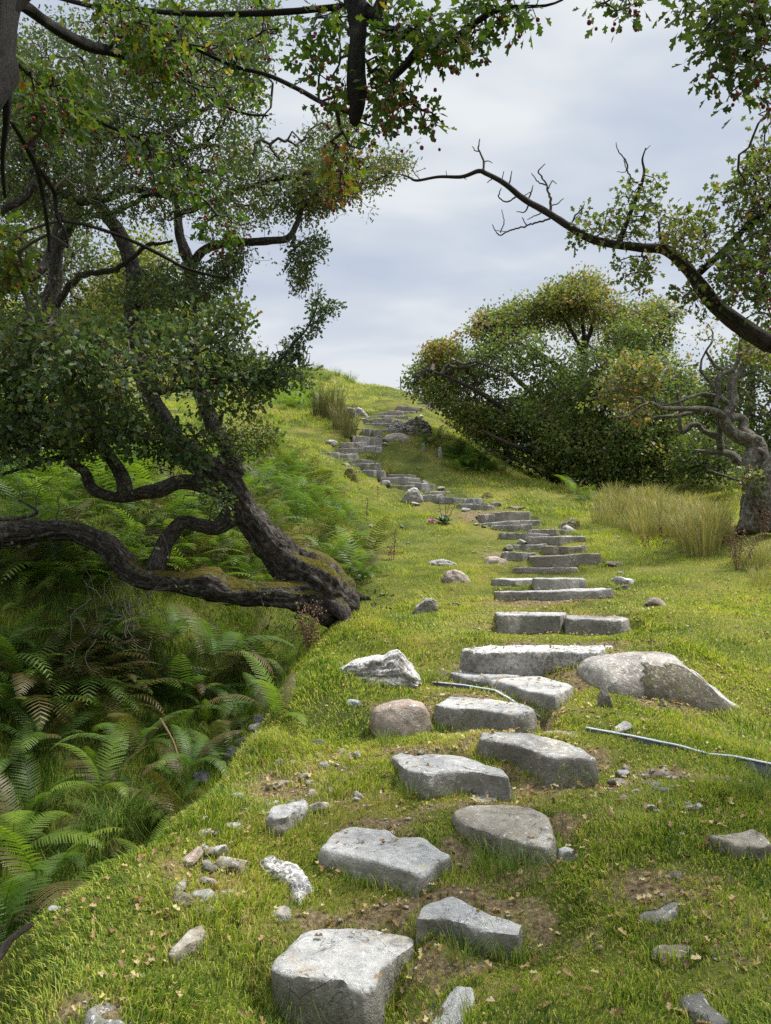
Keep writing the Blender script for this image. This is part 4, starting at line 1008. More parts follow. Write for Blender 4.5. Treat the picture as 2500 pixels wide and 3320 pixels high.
# branch with a leafy bunch hanging over the skyline
lt.limb(L([(650,500,TY-.3,14),(760,480,TY-.6,12),(900,455,TY-.8,10),(1040,440,TY-.9,9),(1150,430,TY-.95,7),(1230,425,TY-1,4)]), 'limb', 8, .1)
lt.limb(L([(1110,430,TY-.95,7),(1190,380,TY-1,6),(1270,285,TY-1,4.5),(1330,215,TY-1,3),(1370,120,TY-1,2),(1375,25,TY-1,1.2)]), 'limb', 6, .1)
lt.twig(L([(1330,215,TY-1,2.4),(1400,160,TY-1,1.8),(1440,135,TY-1,1.4),(1475,120,TY-1,1)]))
lt.limb([(0,935,6.2,24),(60,915,6.2,21),(115,885,6.3,17),(150,850,6.4,14),(170,780,6.4,10),(200,690,6.4,7)], 'limb', 10, .12)
rg = lt.rng
def bunch(tree, poly, Y, depth, n, size, nl, seed, thr=-.1, nsc=1.6, tmpl=LEAF_MID, spread=.05, t0=.5, tv=.2, rt=.0016, step=.09, maxd=None, berr=0, squash=1., spurs=0, bn=3, bs=.0055, lit=None, rmax=.02, droop=.15):
    pts = clumps(poly, Y, depth, n, tree.rng, seed, thr, nsc, 0, squash)
    b, d, cn = tree.grow(pts, rt, step, maxd=maxd, spurs=spurs, rmax=rmax)
    k = cn <= 3
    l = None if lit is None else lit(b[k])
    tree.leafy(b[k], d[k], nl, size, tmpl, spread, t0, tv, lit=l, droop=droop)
    if berr: tree.berry(b[k], bs, bn, .03, berr)
    return b
# middle mass of blue green leaves
bunch(lt, L([(-40,330),(60,200),(200,140),(330,130),(470,190),(600,210),(760,170),(900,140),(1010,110),(1060,180),(1020,300),(1090,330),(1170,420),(1150,560),(1020,590),(960,610),(930,700),(900,790),(780,760),(640,720),(500,690),(300,690),(120,690),(-40,690)]), 6.5, .9, 1500, .052, 4, 5, .0, 1.5, spread=.07, berr=330, bn=4, t0=.45, spurs=900)
bunch(lt, L([(-40,540),(300,560),(640,640),(900,690),(880,800),(700,765),(500,725),(300,750),(100,770),(-40,770)]), 6.6, .6, 420, .05, 4, 18, -.1, 1.6, spread=.07, t0=.4, berr=60, spurs=200)
bunch(lt, L([(1060,420),(1180,370),(1290,375),(1340,420),(1300,470),(1200,460),(1100,480)]), TY-1, .25, 70, .04, 7, 6, -.4, spread=.05, t0=.3)
bunch(lt, L([(1180,360),(1260,240),(1340,220),(1350,160),(1365,60),(1385,60),(1390,130),(1470,105),(1475,130),(1380,210),(1330,270),(1300,330),(1230,380)]), TY-1, .12, 110, .034, 3, 8, -.9, spread=.025, t0=.3, step=.05)
bunch(lt, L([(930,770),(960,640),(1060,640),(1190,650),(1200,700),(1120,760),(1030,800)]), TY-.1, .35, 120, .036, 6, 9, -.2, t0=.5)
bunch(lt, L([(890,930),(940,910),(990,950),(960,1000),(900,985)]), TY-.5, .12, 26, .038, 6, 10, -.5, t0=.4)
# upper crown with sky between the leaves
bunch(lt, [(-40,120),(120,30),(420,10),(760,20),(900,60),(870,220),(900,420),(960,470),(1040,380),(1130,330),(1170,400),(1150,520),(1300,520),(1330,560),(1250,610),(1110,640),(1040,700),(1000,760),(960,700),(840,720),(700,760),(560,720),(420,700),(240,720),(60,700),(-40,700)], TY+.4, 1.5, 2700, .036, 5, 12, .0, 1.5, spread=.06, t0=.5, tv=.25, berr=320, rt=.002, spurs=900)
bunch(lt, L([(930,-80),(1060,-180),(1060,-110),(1040,10),(980,30),(955,60),(930,0)]), TY-.1, .3, 190, .034, 5, 13, -.25, t0=.45)
bunch(lt, [(925,770),(1050,765),(1062,820),(1012,835),(1000,900),(975,945),(945,930),(935,850)], TY-.1, .25, 230, .032, 4, 15, -.3, spread=.04, t0=.5, berr=10)
bunch(lt, [(930,640),(1000,540),(1060,430),(1120,370),(1110,480),(1180,515),(1300,495),(1325,540),(1240,600),(1120,645),(1000,700)], TY, .45, 520, .032, 4, 16, -.15, 1.8, spread=.05, t0=.68, tv=.25, berr=90)
bunch(lt, [(-40,-40),(900,-40),(880,300),(820,560),(700,700),(420,720),(-40,740)], TY-.6, 1.0, 1500, .034, 4, 17, .02, 1.5, spread=.06, t0=.4, tv=.25, berr=220, spurs=700)
bunch(lt, L([(480,50),(620,0),(760,-60),(900,-20),(1020,60),(1000,140),(860,160),(680,190),(500,170)]), TY+.2, .8, 420, .036, 5, 14, -.05, spread=.06, t0=.45, berr=30)
# bare and half leafy twigs tangled round the limbs
nd = np.array(lt.nodes[:900]); q = nd[lt.rng.integers(0, len(nd), 900)] + lt.rng.normal(size=(900, 3)) * .22; q = q[q[:, 2] > HGT(q[:, 0], q[:, 1]) + .1]
b, d, cn = lt.grow(q, .0018, .08, wig=.3, maxd=.7, spurs=900); k = (cn <= 2) & (lt.rng.random(len(cn)) < .3); lt.leafy(b[k], d[k], 2, .034, LEAF_MID, .05, .45, .25)
lt.finish()

# ------------------------------------------------------------------ 2. the near hawthorn whose branches hang into the top of the picture
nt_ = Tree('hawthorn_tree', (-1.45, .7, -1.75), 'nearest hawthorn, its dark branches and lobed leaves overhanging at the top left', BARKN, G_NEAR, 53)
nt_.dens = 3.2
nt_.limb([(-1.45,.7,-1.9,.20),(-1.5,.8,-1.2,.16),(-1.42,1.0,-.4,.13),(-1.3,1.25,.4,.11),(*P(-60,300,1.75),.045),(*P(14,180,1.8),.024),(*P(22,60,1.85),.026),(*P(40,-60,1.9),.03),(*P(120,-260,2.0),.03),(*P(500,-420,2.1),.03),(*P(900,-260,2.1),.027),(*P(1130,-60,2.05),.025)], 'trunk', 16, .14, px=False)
nt_.limb([(1130,-60,2.05,30),(1160,20,2.02,30),(1163,120,2,25),(1158,220,2,26),(1160,310,2,25),(1154,375,2,20),(1150,402,2,13)], 'limb', 16, .34, 'dark broken stub hanging down')
nt_.limb([(1165,20,2.02,28),(1215,60,2,22),(1250,98,1.98,20),(1325,112,1.96,18),(1400,136,1.95,17),(1450,136,1.95,15),(1487,118,1.95,13),(1550,67,1.95,11),(1620,30,1.95,9),(1700,22,1.95,7),(1770,18,1.95,5),(1822,0,1.95,4),(1860,-30,1.95,3)], 'limb', 10, .16)
nt_.limb([(1395,136,1.95,13),(1350,165,1.95,13),(1320,205,1.95,12),(1285,238,1.95,12),(1265,262,1.95,8)], 'limb', 9, .2)
nt_.limb([(1270,245,1.95,6),(1298,290,1.95,5),(1325,325,1.95,4.5),(1370,358,1.95,4),(1400,365,1.95,3),(1432,398,1.95,2)], 'limb', 6, .15)
nt_.limb([(1210,70,2,20),(1240,0,2,20),(1290,-80,2,18)], 'limb', 8, .15)
nt_.limb([(30,20,1.85,20),(75,18,1.95,20),(150,72,2.1,19),(225,120,2.25,18),(300,155,2.4,17),(352,163,2.5,15),(430,190,2.6,10),(520,215,2.7,7)], 'limb', 10, .15)
nt_.limb([(14,180,1.8,22),(22,300,1.8,16),(20,400,1.82,10),(8,520,1.85,7),(16,640,1.9,5)], 'limb', 9, .15)
nt_.limb([(40,400,1.9,7),(75,460,2.0,8),(118,545,2.1,8),(140,640,2.15,7),(158,760,2.2,6),(160,815,2.2,4)], 'limb', 8, .14)
nt_.limb([(118,540,2.1,7),(150,580,2.2,7),(178,630,2.3,7),(185,700,2.3,6),(215,760,2.3,5),(220,800,2.3,3)], 'limb', 8, .14)
nt_.limb([(60,210,1.9,7),(120,265,2.1,6),(200,330,2.3,6),(300,385,2.5,6),(420,435,2.7,6),(525,465,2.9,5)], 'limb', 7, .12)
nt_.limb([(200,715,2.4,6),(280,730,2.6,6),(390,765,2.8,6),(500,815,3.0,6),(600,868,3.2,5.5),(690,893,3.2,5),(737,898,3.2,5),(744,860,3.2,3)], 'limb', 7, .12)
nt_.limb([(505,75,2.5,8),(560,120,2.5,7),(640,160,2.5,6),(760,215,2.5,6),(860,240,2.4,7),(960,285,2.3,8),(1050,335,2.2,8),(1140,365,2.05,9)], 'limb', 8, .12)
nt_.limb([(520,215,2.7,6),(570,225,2.8,6),(640,290,2.9,5),(720,340,3,5),(800,370,3,4),(870,375,3,3)], 'limb', 7, .12)
nt_.limb([(1120,20,2.1,10),(900,40,2.2,9),(700,45,2.3,9),(540,40,2.4,9),(440,30,2.5,8),(300,20,2.6,8),(150,-20,2.7,8)], 'limb', 8, .14)
nt_.limb([(30,60,1.85,14),(150,-80,1.9,13),(250,-200,1.95,12)], 'limb', 8, .14)
def nbunch(poly, Y, dep, n, nl, seed, thr=-.2, berr=0, size=.030, t0=.4):
    return bunch(nt_, poly, Y, dep, n, size, nl, seed, thr, 5., LEAF_LOBED, .02, t0, .22, rt=.0012, step=.045, berr=berr * 2, bn=3, bs=.0058, rmax=.006, droop=.5)
nbunch([(1190,60),(1300,20),(1450,30),(1560,-20),(1680,-20),(1745,60),(1740,100),(1640,80),(1600,60),(1560,130),(1530,190),(1400,200),(1390,215),(1340,160),(1240,150)], 1.95, .2, 88, 3, 61, -.4, 10, t0=.4)
nbunch([(1240,240),(1290,250),(1330,300),(1400,340),(1430,400),(1400,420),(1340,370),(1300,390),(1240,400)], 1.95, .08, 26, 2, 62, -.6, 8, .03, t0=.4)
nbunch([(980,60),(1130,20),(1130,330),(1080,360),(1000,340),(960,250)], 2.1, .2, 60, 2, 63, -.2, 10)
nbunch([(1190,180),(1260,160),(1280,300),(1250,420),(1200,420),(1180,300)], 2.05, .12, 32, 2, 69, -.3, 8)
nbunch([(300,-20),(980,-20),(960,160),(800,200),(640,230),(480,200),(360,120)], 2.4, .5, 230, 2, 64, .0, 16, t0=.55)
nbunch([(50,200),(200,220),(330,330),(340,430),(220,480),(120,440),(60,420)], 2.1, .25, 80, 2, 65, .0, 4, t0=.55)
nbunch([(400,420),(560,430),(640,520),(700,560),(720,620),(640,640),(540,620),(470,560),(420,500)], 2.7, .3, 80, 2, 66, -.05, 8, t0=.35)
nbunch([(380,150),(700,180),(860,260),(820,330),(600,330),(440,300)], 2.6, .4, 110, 2, 67, .02, 10, t0=.5)
nbunch([(-20,730),(60,720),(105,790),(95,880),(40,930),(-20,900)], 2.4, .2, 46, 3, 68, -.3, 8, t0=.6)
nbunch([(640,680),(720,660),(790,700),(790,790),(700,800),(650,740)], 2.9, .15, 26, 2, 70, -.3, 8, t0=.35)
nbunch([(1040,420),(1140,400),(1200,450),(1160,520),(1110,640),(1070,600)], 2.2, .12, 30, 2, 71, -.3, 14, t0=.75)
# the rest of its crown, overhead and behind the viewer
q = nt_.rng.uniform([-3.2, -2.5, 1.6], [2.4, 2.6, 4.0], (900, 3)); q = q[(q[:, 2] > .93 * np.abs(q[:, 1]) + .55 + .2) & (fbm(q * 1.1, 3, 5) > -.05)]
nt_.limb([(*P(120,-260,2.0),.03),(-.6,1.2,2.3,.035),(-.2,.3,2.7,.03),(.4,-.6,2.9,.022),(1.2,-1.2,3.1,.012)], 'limb', 8, .14, px=False)
nt_.limb([(-1.42,1.0,-.4,.08),(-1.7,.4,.7,.07),(-1.5,-.2,1.8,.05),(-1.2,-.8,2.8,.03),(-.6,-1.6,3.3,.015)], 'limb', 8, .14, px=False)
b, d, cn = nt_.grow(q, .002, .12, rmax=.012)
nt_.leafy(b[cn <= 3], d[cn <= 3], 5, .055, LEAF_MID, .09, .5, .2)
nt_.bark_twig = mat_plain('near_twig_bark', (.05, .042, .036), .9, .4, 40)
nt_.finish()

# ------------------------------------------------------------------ 3. the hawthorn standing out of view on the right
rt_ = Tree('hawthorn_tree', (3.1, 3.9, float(HGT(np.array([3.1]), np.array([3.9]))[0]) - .1), 'dark berried hawthorn reaching a half bare limb across the sky', BARKR, G_UP, 77)
C2 = lambda p: sc3(K, 1250, 0, p, .78) if len(p[0]) == 4 else poly3(K, 1250, 0, p)
rt_.dens = 2.4
rt_.limb([(3.1,3.9,-1.5,.17),(3.05,3.9,-.6,.12),(2.9,4.0,.2,.09),(2.75,4.05,.8,.075),(*P(2660,1180,4.1),.055),(*P(2500,1118,4.15),.046)], 'trunk', 14, .13, px=False)
rt_.limb(C2([(1666,1490,4.15,35),(1560,1422,4.2,34),(1440,1330,4.2,31),(1370,1255,4.25,28),(1300,1155,4.3,25),(1212,1082,4.35,22),(1100,1070,4.4,19),(985,1056,4.45,18),(880,1030,4.5,16),(790,978,4.5,15),(695,915,4.55,14),(600,862,4.6,13),(510,790,4.6,11),(430,748,4.65,9.5),(400,740,4.65,9),(330,764,4.7,7.5),(230,764,4.7,6.5),(135,780,4.75,5),(100,765,4.8,3.5),(60,752,4.8,2)]), 'limb', 14, .12, 'half bare limb crossing the sky')
for p in ([(424,748,4.65,5),(425,690,4.65,4.5),(404,652,4.65,4),(407,600,4.65,2)],[(410,655,4.65,3),(385,650,4.65,2.5),(374,632,4.65,1.6)],[(425,700,4.65,3),(445,695,4.65,2.4),(462,705,4.65,1.6)],
          [(715,915,4.55,6),(712,860,4.55,5.5),(700,810,4.55,4.5),(680,770,4.55,4),(660,740,4.5,3),(690,708,4.5,1.8)],[(695,800,4.55,3.5),(660,785,4.55,3),(630,748,4.55,1.8)],[(705,815,4.55,3),(722,780,4.6,2.5),(740,795,4.6,1.6)],[(715,890,4.55,3),(750,875,4.55,2.5),(770,858,4.55,1.6)],
          [(712,945,4.55,4.5),(640,966,4.55,4),(540,995,4.5,3.5),(490,1015,4.5,3),(462,970,4.5,1.8)],[(497,1005,4.5,2.6),(512,960,4.5,2.2),(503,905,4.5,1.5)],[(610,972,4.55,2.6),(590,940,4.55,2.2)],[(560,990,4.5,2.4),(520,1000,4.5,2),(470,995,4.5,1.4)],
          [(565,850,4.6,4),(525,872,4.6,3.5),(490,850,4.6,3),(500,812,4.6,1.8)],[(620,878,4.6,4),(602,915,4.6,3),(565,915,4.6,1.6)],[(530,802,4.6,4),(540,770,4.6,3),(546,738,4.6,1.6)],[(620,855,4.6,3.5),(632,825,4.6,3),(638,800,4.6,1.6)],[(600,845,4.6,2.5),(625,830,4.6,1.6)],
          [(460,770,4.65,2.6),(440,790,4.65,1.8)],[(500,785,4.6,2.6),(512,740,4.6,1.6)],[(265,760,4.7,2),(262,738,4.7,1.3)],[(150,778,4.75,2.5),(120,735,4.75,2),(142,680,4.75,1.2)],[(128,745,4.75,1.8),(165,730,4.75,1.2)],[(110,770,4.8,1.8),(70,770,4.8,1.2)],[(120,740,4.8,1.8),(105,705,4.8,1.1)],[(330,764,4.7,2.5),(350,775,4.7,1.6)],
          [(680,920,4.55,3),(640,935,4.55,2.4),(612,950,4.55,1.4)]):
    rt_.twig(C2(p))
dead = len(rt_.nodes)
rt_.limb(C2([(1005,1055,4.45,11),(1040,970,4.45,10),(1070,890,4.45,9),(1105,800,4.45,7),(1118,742,4.45,5.5),(1110,690,4.45,4),(1125,640,4.45,2.5)]), 'limb', 8, .12)
rt_.twig(C2([(1100,800,4.45,5),(1060,770,4.45,4),(1035,690,4.45,3.5),(1005,650,4.45,2.6),(997,615,4.45,1.5)])); rt_.twig(C2([(1030,690,4.45,2.5),(1040,740,4.45,2),(1000,742,4.45,1.4)])); rt_.twig(C2([(1122,650,4.45,2),(1145,628,4.45,1.2)]))
rt_.twig(C2([(800,975,4.5,4.5),(815,940,4.5,4),(850,900,4.5,3),(860,880,4.5,1.6)])); rt_.twig(C2([(900,1030,4.5,4),(940,990,4.5,3),(960,900,4.5,1.6)]))
rt_.limb(C2([(1335,1195,4.28,14),(1400,1140,4.2,14),(1470,1072,4.1,13),(1540,1000,4.0,12),(1620,930,3.9,11),(1720,850,3.8,10)]), 'limb', 9, .12)
rt_.limb(C2([(1540,1000,4.0,8),(1590,905,4.0,7),(1600,780,4.0,6),(1632,650,4.0,4),(1640,560,4.0,3)]), 'limb', 8, .12)
rt_.limb(C2([(1450,1330,4.2,12),(1400,1250,4.1,11),(1320,1160,4.1,9),(1200,1060,4.1,7),(1180,960,4.1,4)]), 'limb', 8, .12)
rt_.limb([(2.9,4.0,.2,.07),(2.7,3.6,1.2,.06),(2.6,3.2,1.9,.05),(2.35,2.7,2.0,.035),(*P(2520,-60,2.25),.014),(*P(2470,110,2.2),.011),(*P(2400,190,2.2),.006)], 'limb', 10, .13, px=False)
rt_.limb([(2520,-60,2.25,9),(2420,-30,2.2,8),(2330,40,2.2,6),(2260,130,2.2,4)], 'limb', 7, .12)
rt_.limb([(2420,-40,2.2,6),(2200,-60,2.2,6),(2050,-40,2.2,5),(1960,10,2.2,3)], 'limb', 7, .12)
rt_.leafm = G_UP
def rbunch(poly, Y, dep, n, nl, seed, thr=-.25, berr=0, size=.034, t0=.5, tm=LEAF_LOBED, nsc=3., spread=.03, step=.06):
    return bunch(rt_, C2(poly), Y, dep, n, size, nl, seed, thr, nsc, tm, spread, t0, .22, rt=.0014, step=step, berr=berr, bn=2, bs=.0075, rmax=.006, droop=.25, spurs=n // 3)
rbunch([(985,860),(1040,800),(1130,760),(1180,760),(1170,840),(1190,900),(1150,1000),(1060,1060),(980,1040),(960,960)], 4.45, .16, 75, 3, 81, -.3, 12)
rbunch([(800,960),(850,890),(960,930),(985,1040),(900,1040),(840,1060)], 4.5, .12, 34, 3, 82, -.3, 4)
rbunch([(1000,1120),(1060,1130),(1110,1090),(1200,1110),(1160,1180),(1120,1250),(1070,1270),(1030,1200)], 4.4, .16, 46, 3, 83, -.3, 5)
rbunch([(1150,950),(1240,900),(1340,940),(1470,960),(1480,1060),(1390,1140),(1320,1160),(1240,1080),(1160,1060)], 4.15, .25, 110, 3, 84, -.15, 14, t0=.65)
rbunch([(1390,860),(1470,760),(1520,680),(1620,620),(1680,640),(1690,1000),(1600,1000),(1540,1040),(1450,940)], 3.95, .4, 190, 3, 85, -.1, 60)
rbunch([(1420,1160),(1480,1070),(1600,1000),(1690,980),(1690,1380),(1620,1420),(1540,1330),(1470,1280)], 3.8, .45, 260, 3, 86, -.1, 60, t0=.35)
rbunch([(1240,1240),(1330,1230),(1400,1300),(1430,1400),(1350,1350)], 4.2, .15, 18, 3, 87, -.4, 5)
rbunch([(1580,430),(1690,400),(1690,640),(1640,560)], 3.2, .15, 22, 2, 88, -.4, 5)
rbunch([(1235,40),(1290,-30),(1690,-30),(1690,260),(1600,260),(1540,290),(1440,290),(1370,200),(1330,130),(1240,130)], 2.2, .22, 105, 3, 89, -.2, 16, .034, .3, step=.045)
rbunch([(1330,160),(1420,200),(1500,280),(1690,260),(1690,330),(1600,400),(1480,420),(1440,380),(1370,340),(1320,240)], 2.2, .14, 34, 2, 90, -.4, 9, .034, .3, step=.045)
rbunch([(890,-20),(1180,-20),(1170,20),(1100,30),(1040,50),(950,45),(910,35)], 2.2, .1, 20, 2, 91, -.5, 8, .032, .3, step=.045)
q = rt_.rng.uniform([.8, .2, 1.6], [4.8, 5.0, 4.0], (1700, 3))
q = q[(fbm(q * 1.1, 3, 6) > -.08) & ((q[:, 2] > .93 * q[:, 1] + .5) | (q[:, 0] > .56 * q[:, 1] + .35))]
b, d, cn = rt_.grow(q, .002, .12, rmax=.014); rt_.leafy(b[cn <= 3], d[cn <= 3], 5, .05, LEAF_MID, .09, .5, .2)
rt_.finish()

# ------------------------------------------------------------------ 4. the big spreading hawthorn right of the stair
C5 = lambda p: sc3(K, 1250, 850, p) if len(p[0]) == 4 else poly3(K, 1250, 850, p)
HY = 19.6
hb = P(1795, 1562, HY)
ht = Tree('hawthorn_tree', (hb[0], HY, float(HGT(hb[:1], np.array([HY]))[0]) - .1), 'big spreading hawthorn with a russet tinged crown over a dark hollow by the stair', BARKR, G_RUS, 97)
ht.dens = 2.9
ht.limb(C5([(735,1000,HY,26),(725,930,HY,22),(720,850,HY,21),(760,760,HY,18),(830,660,HY,17),(850,560,HY,15),(855,450,HY,13),(860,350,HY,9),(850,250,HY,5)]), 'trunk', 12, .15)
for p in ([(720,850,HY,14),(640,740,HY-.6,11),(520,640,HY-1.2,9),(400,560,HY-1.5,7),(280,500,HY-1.6,5),(170,460,HY-1.6,3)],[(725,870,HY,14),(820,800,HY-.8,11),(950,740,HY-1.4,9),(1080,720,HY-1.6,6),(1200,700,HY-1.6,4)],
          [(850,560,HY,11),(740,450,HY-.5,9),(620,370,HY-.8,7),(500,320,HY-1,5),(410,260,HY-1,3)],[(850,540,HY,10),(950,440,HY-.3,8),(1060,330,HY-.3,6),(1190,240,HY-.3,3)],[(858,400,HY,8),(800,290,HY,6),(740,190,HY,4)],[(858,380,HY,8),(900,250,HY,6),(900,120,HY,3)],
          [(760,760,HY,12),(700,640,HY+1,10),(560,500,HY+1.5,7),(460,400,HY+1.6,4)],[(830,660,HY,12),(960,560,HY+1,9),(1100,440,HY+1.4,6),(1230,330,HY+1.4,4)],[(730,890,HY,10),(620,820,HY-1.5,8),(500,770,HY-2,6),(420,730,HY-2.1,4)],[(730,900,HY,10),(860,860,HY-1.5,8),(1000,850,HY-2,5)]):
    ht.limb(C5(p), 'limb', 8, .14)
crown = C5([(95,520),(110,460),(150,410),(200,352),(250,360),(300,320),(345,300),(395,285),(400,225),(455,220),(470,250),(530,195),(600,165),(640,180),(700,110),(760,90),(820,100),(870,55),(955,85),(985,130),(1060,165),(1130,160),(1190,165),(1215,200),(1275,210),(1250,250),(1240,290),(1310,330),(1330,420),(1340,560),(1320,700),(1290,820),(1180,900),(1060,955),(930,975),(840,970),(800,880),(740,840),(640,850),(560,800),(450,770),(370,735),(300,690),(250,620),(200,590),(120,560)])
top_lit = lambda b: np.clip((b[:, 2] - 6.2) * .10, -.12, .32)  # leaf colour shifts from green towards russet higher in the crown
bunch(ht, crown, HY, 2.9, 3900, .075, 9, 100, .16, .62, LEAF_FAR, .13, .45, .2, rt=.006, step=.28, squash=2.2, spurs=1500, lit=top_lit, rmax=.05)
bunch(ht, C5([(230,560),(420,560),(700,640),(1000,700),(1250,640),(1310,800),(1120,935),(900,955),(760,890),(640,855),(450,775),(330,705),(250,640)]), HY-1.3, 1.3, 1500, .075, 8, 101, .05, .7, LEAF_FAR, .14, .42, .22, rt=.005, step=.25, rmax=.04, squash=1.8)
bunch(ht, C5([(640,190),(700,110),(760,90),(870,55),(955,85),(985,130),(1060,165),(1000,260),(800,280),(680,250)]), HY-.4, .8, 330, .075, 8, 103, -.05, 1.2, LEAF_FAR, .11, .62, .22, rt=.004, step=.2, rmax=.03)
bunch(ht, C5([(100,540),(220,470),(400,560),(600,760),(560,800),(450,775),(300,700),(200,610)]), HY-1.0, .8, 420, .075, 7, 104, -.05, 1.1, LEAF_FAR, .11, .5, .22, rt=.004, step=.2, rmax=.03)
bunch(ht, C5([(740,850),(1000,880),(1250,820),(1310,900),(1160,990),(900,990),(770,960)]), HY-1.6, .8, 380, .075, 8, 105, -.15, 1.1, LEAF_FAR, .12, .35, .2, rt=.004, step=.2, rmax=.03)
bunch(ht, C5([(100,520),(125,440),(200,352),(330,305),(400,240),(420,300),(330,400),(260,470),(180,540)]), HY-.8, .5, 260, .07, 7, 102, .0, 1.4, LEAF_FAR, .08, .7, .22, rt=.004, step=.16, rmax=.03)
ht.finish()

# ------------------------------------------------------------------ 5. the gnarled pale hawthorn at the right edge
C8 = lambda p: sc3(.3616, 1900, 1000, p, .40) if len(p[0]) == 4 else poly3(.3616, 1900, 1000, p)
GYd = 10.6
gb = hit(2450, 1722)
GYd = gb[1]
gt = Tree('hawthorn_tree', (P(2445, 1720, GYd)[0], GYd, gb[2] - .1), 'gnarled pale barked hawthorn with twisted bare limbs reaching left above the rushes', BARKP, G_RUS, 121)
gt.dens = 2.4
gt.limb(C8([(1480,2010,GYd,96),(1500,1850,GYd,92),(1500,1650,GYd,80),(1490,1500,GYd,76),(1500,1350,GYd,78),(1530,1240,GYd,66),(1480,1190,GYd,56),(1400,1160,GYd,46),(1320,1120,GYd,42),(1270,1060,GYd,40),(1250,980,GYd,38),(1290,900,GYd,34),(1330,830,GYd,32),(1310,740,GYd+.1,34),(1310,640,GYd+.1,30),(1380,590,GYd+.2,24),(1430,500,GYd+.2,18)]), 'trunk', 24, .2)
gt.limb(C8([(1660,2000,GYd-.3,50),(1640,1800,GYd-.3,52),(1600,1650,GYd-.3,54),(1620,1480,GYd-.3,50),(1680,1350,GYd-.3,48),(1760,1200,GYd-.3,44),(1800,1050,GYd-.3,36)]), 'limb', 16, .16, 'second stem leaning right')
for p, g in (([(1250,985,GYd,30),(1170,930,GYd-.1,26),(1080,905,GYd-.2,22),(950,900,GYd-.3,19),(800,900,GYd-.4,16),(680,895,GYd-.5,15),(590,850,GYd-.6,13),(540,850,GYd-.6,10),(460,890,GYd-.7,8),(380,960,GYd-.7,7),(250,980,GYd-.8,4)], 12),
          ([(1200,950,GYd,22),(1080,910,GYd+.2,16),(950,935,GYd+.2,15),(820,965,GYd+.2,14),(680,970,GYd+.2,12),(590,985,GYd+.2,10),(510,1010,GYd+.2,7)], 10),
          ([(1300,860,GYd,22),(1200,800,GYd+.1,20),(1120,775,GYd+.1,16),(1020,770,GYd+.1,14),(930,800,GYd,13),(850,830,GYd,11),(720,865,GYd,10),(640,850,GYd-.1,9),(600,790,GYd-.2,8)], 10),
          ([(1150,880,GYd,16),(1190,760,GYd,20),(1180,660,GYd,20),(1210,600,GYd,20),(1300,560,GYd,18),(1350,500,GYd,16),(1385,380,GYd,14),(1380,300,GYd,10),(1420,250,GYd,7)], 12),
          ([(1170,750,GYd,14),(1120,670,GYd,14),(1060,600,GYd,12),(1025,540,GYd,11),(1050,430,GYd,9),(1120,310,GYd,8),(1140,230,GYd,6),(1090,140,GYd,3)], 10),
          ([(1230,555,GYd,14),(1150,500,GYd,13),(1090,410,GYd,10),(1080,370,GYd,6)], 8),
          ([(1480,1150,GYd,34),(1400,1080,GYd+.15,34),(1420,1000,GYd+.15,30),(1340,970,GYd+.1,28),(1290,990,GYd,26)], 12),
          ([(1200,1260,GYd+.5,22),(1190,1160,GYd+.5,28),(1100,1120,GYd+.4,22),(1040,1090,GYd+.4,22),(1000,1035,GYd+.4,20),(930,1060,GYd+.4,19),(870,1110,GYd+.4,20),(840,1040,GYd+.4,17),(850,900,GYd+.4,16),(820,780,GYd+.4,14),(830,680,GYd+.4,8)], 12),
          ([(1500,1500,GYd+.2,30),(1400,1400,GYd+.4,30),(1300,1310,GYd+.5,28),(1200,1290,GYd+.5,24),(1100,1290,GYd+.5,18),(970,1275,GYd+.5,14)], 12),
          ([(1215,1300,GYd+.5,20),(1200,1150,GYd+.5,24),(1200,1020,GYd+.4,22),(1190,960,GYd+.2,18)], 10),
          ([(1420,1560,GYd+.4,10),(1300,1520,GYd+.6,10),(1180,1480,GYd+.8,8),(1080,1440,GYd+.9,5)], 8),
          ([(1540,1260,GYd-.1,22),(1600,1300,GYd-.2,18),(1610,1360,GYd-.2,12)], 8),
          ([(540,850,GYd-.6,9),(490,800,GYd-.6,10),(380,800,GYd-.6,6),(335,800,GYd-.6,3)], 8),
          ([(850,640,GYd+.2,10),(760,640,GYd+.1,9),(630,680,GYd,8),(520,750,GYd,8),(470,800,GYd-.1,5)], 8),
          ([(870,560,GYd+.3,6),(760,640,GYd+.2,9)], 7),
          ([(640,650,GYd,8),(500,640,GYd-.1,7),(400,680,GYd-.2,6),(250,740,GYd-.3,5),(60,750,GYd-.4,3)], 8)):
    gt.limb(C8(p), 'limb', g, .17, wig=.012)
gt.leafm = G_RUS
gb_ = lambda poly, Y, dep, n, nl, seed, thr=-.1, t0=.6: bunch(gt, C8(poly), Y, dep, n, .055, nl, seed, thr, 1.8, LEAF_FAR, .07, t0, .22, rt=.003, step=.13, spurs=n // 2, rmax=.012)
gb_([(-60,760),(150,640),(280,500),(430,440),(520,500),(700,420),(860,420),(960,470),(1010,560),(980,680),(860,720),(700,740),(560,740),(420,780),(260,860),(60,860),(-60,860)], GYd, .6, 460, 4, 130, -.02, .55)
gb_([(900,300),(1000,240),(1100,130),(1180,200),(1300,180),(1440,230),(1500,340),(1640,380),(1690,480),(1600,520),(1450,480),(1330,470),(1200,420),(1050,380),(960,380)], GYd, .5, 300, 3, 131, .02, .55)
gb_([(1430,1480),(1560,1430),(1600,1500),(1520,1560),(1440,1540)], GYd-.4, .15, 26, 5, 132, -.5, .5)
gb_([(980,1330),(1150,1320),(1300,1350),(1420,1440),(1400,1560),(1200,1500),(1060,1430)], GYd+.7, .3, 90, 2, 133, 0, .4)
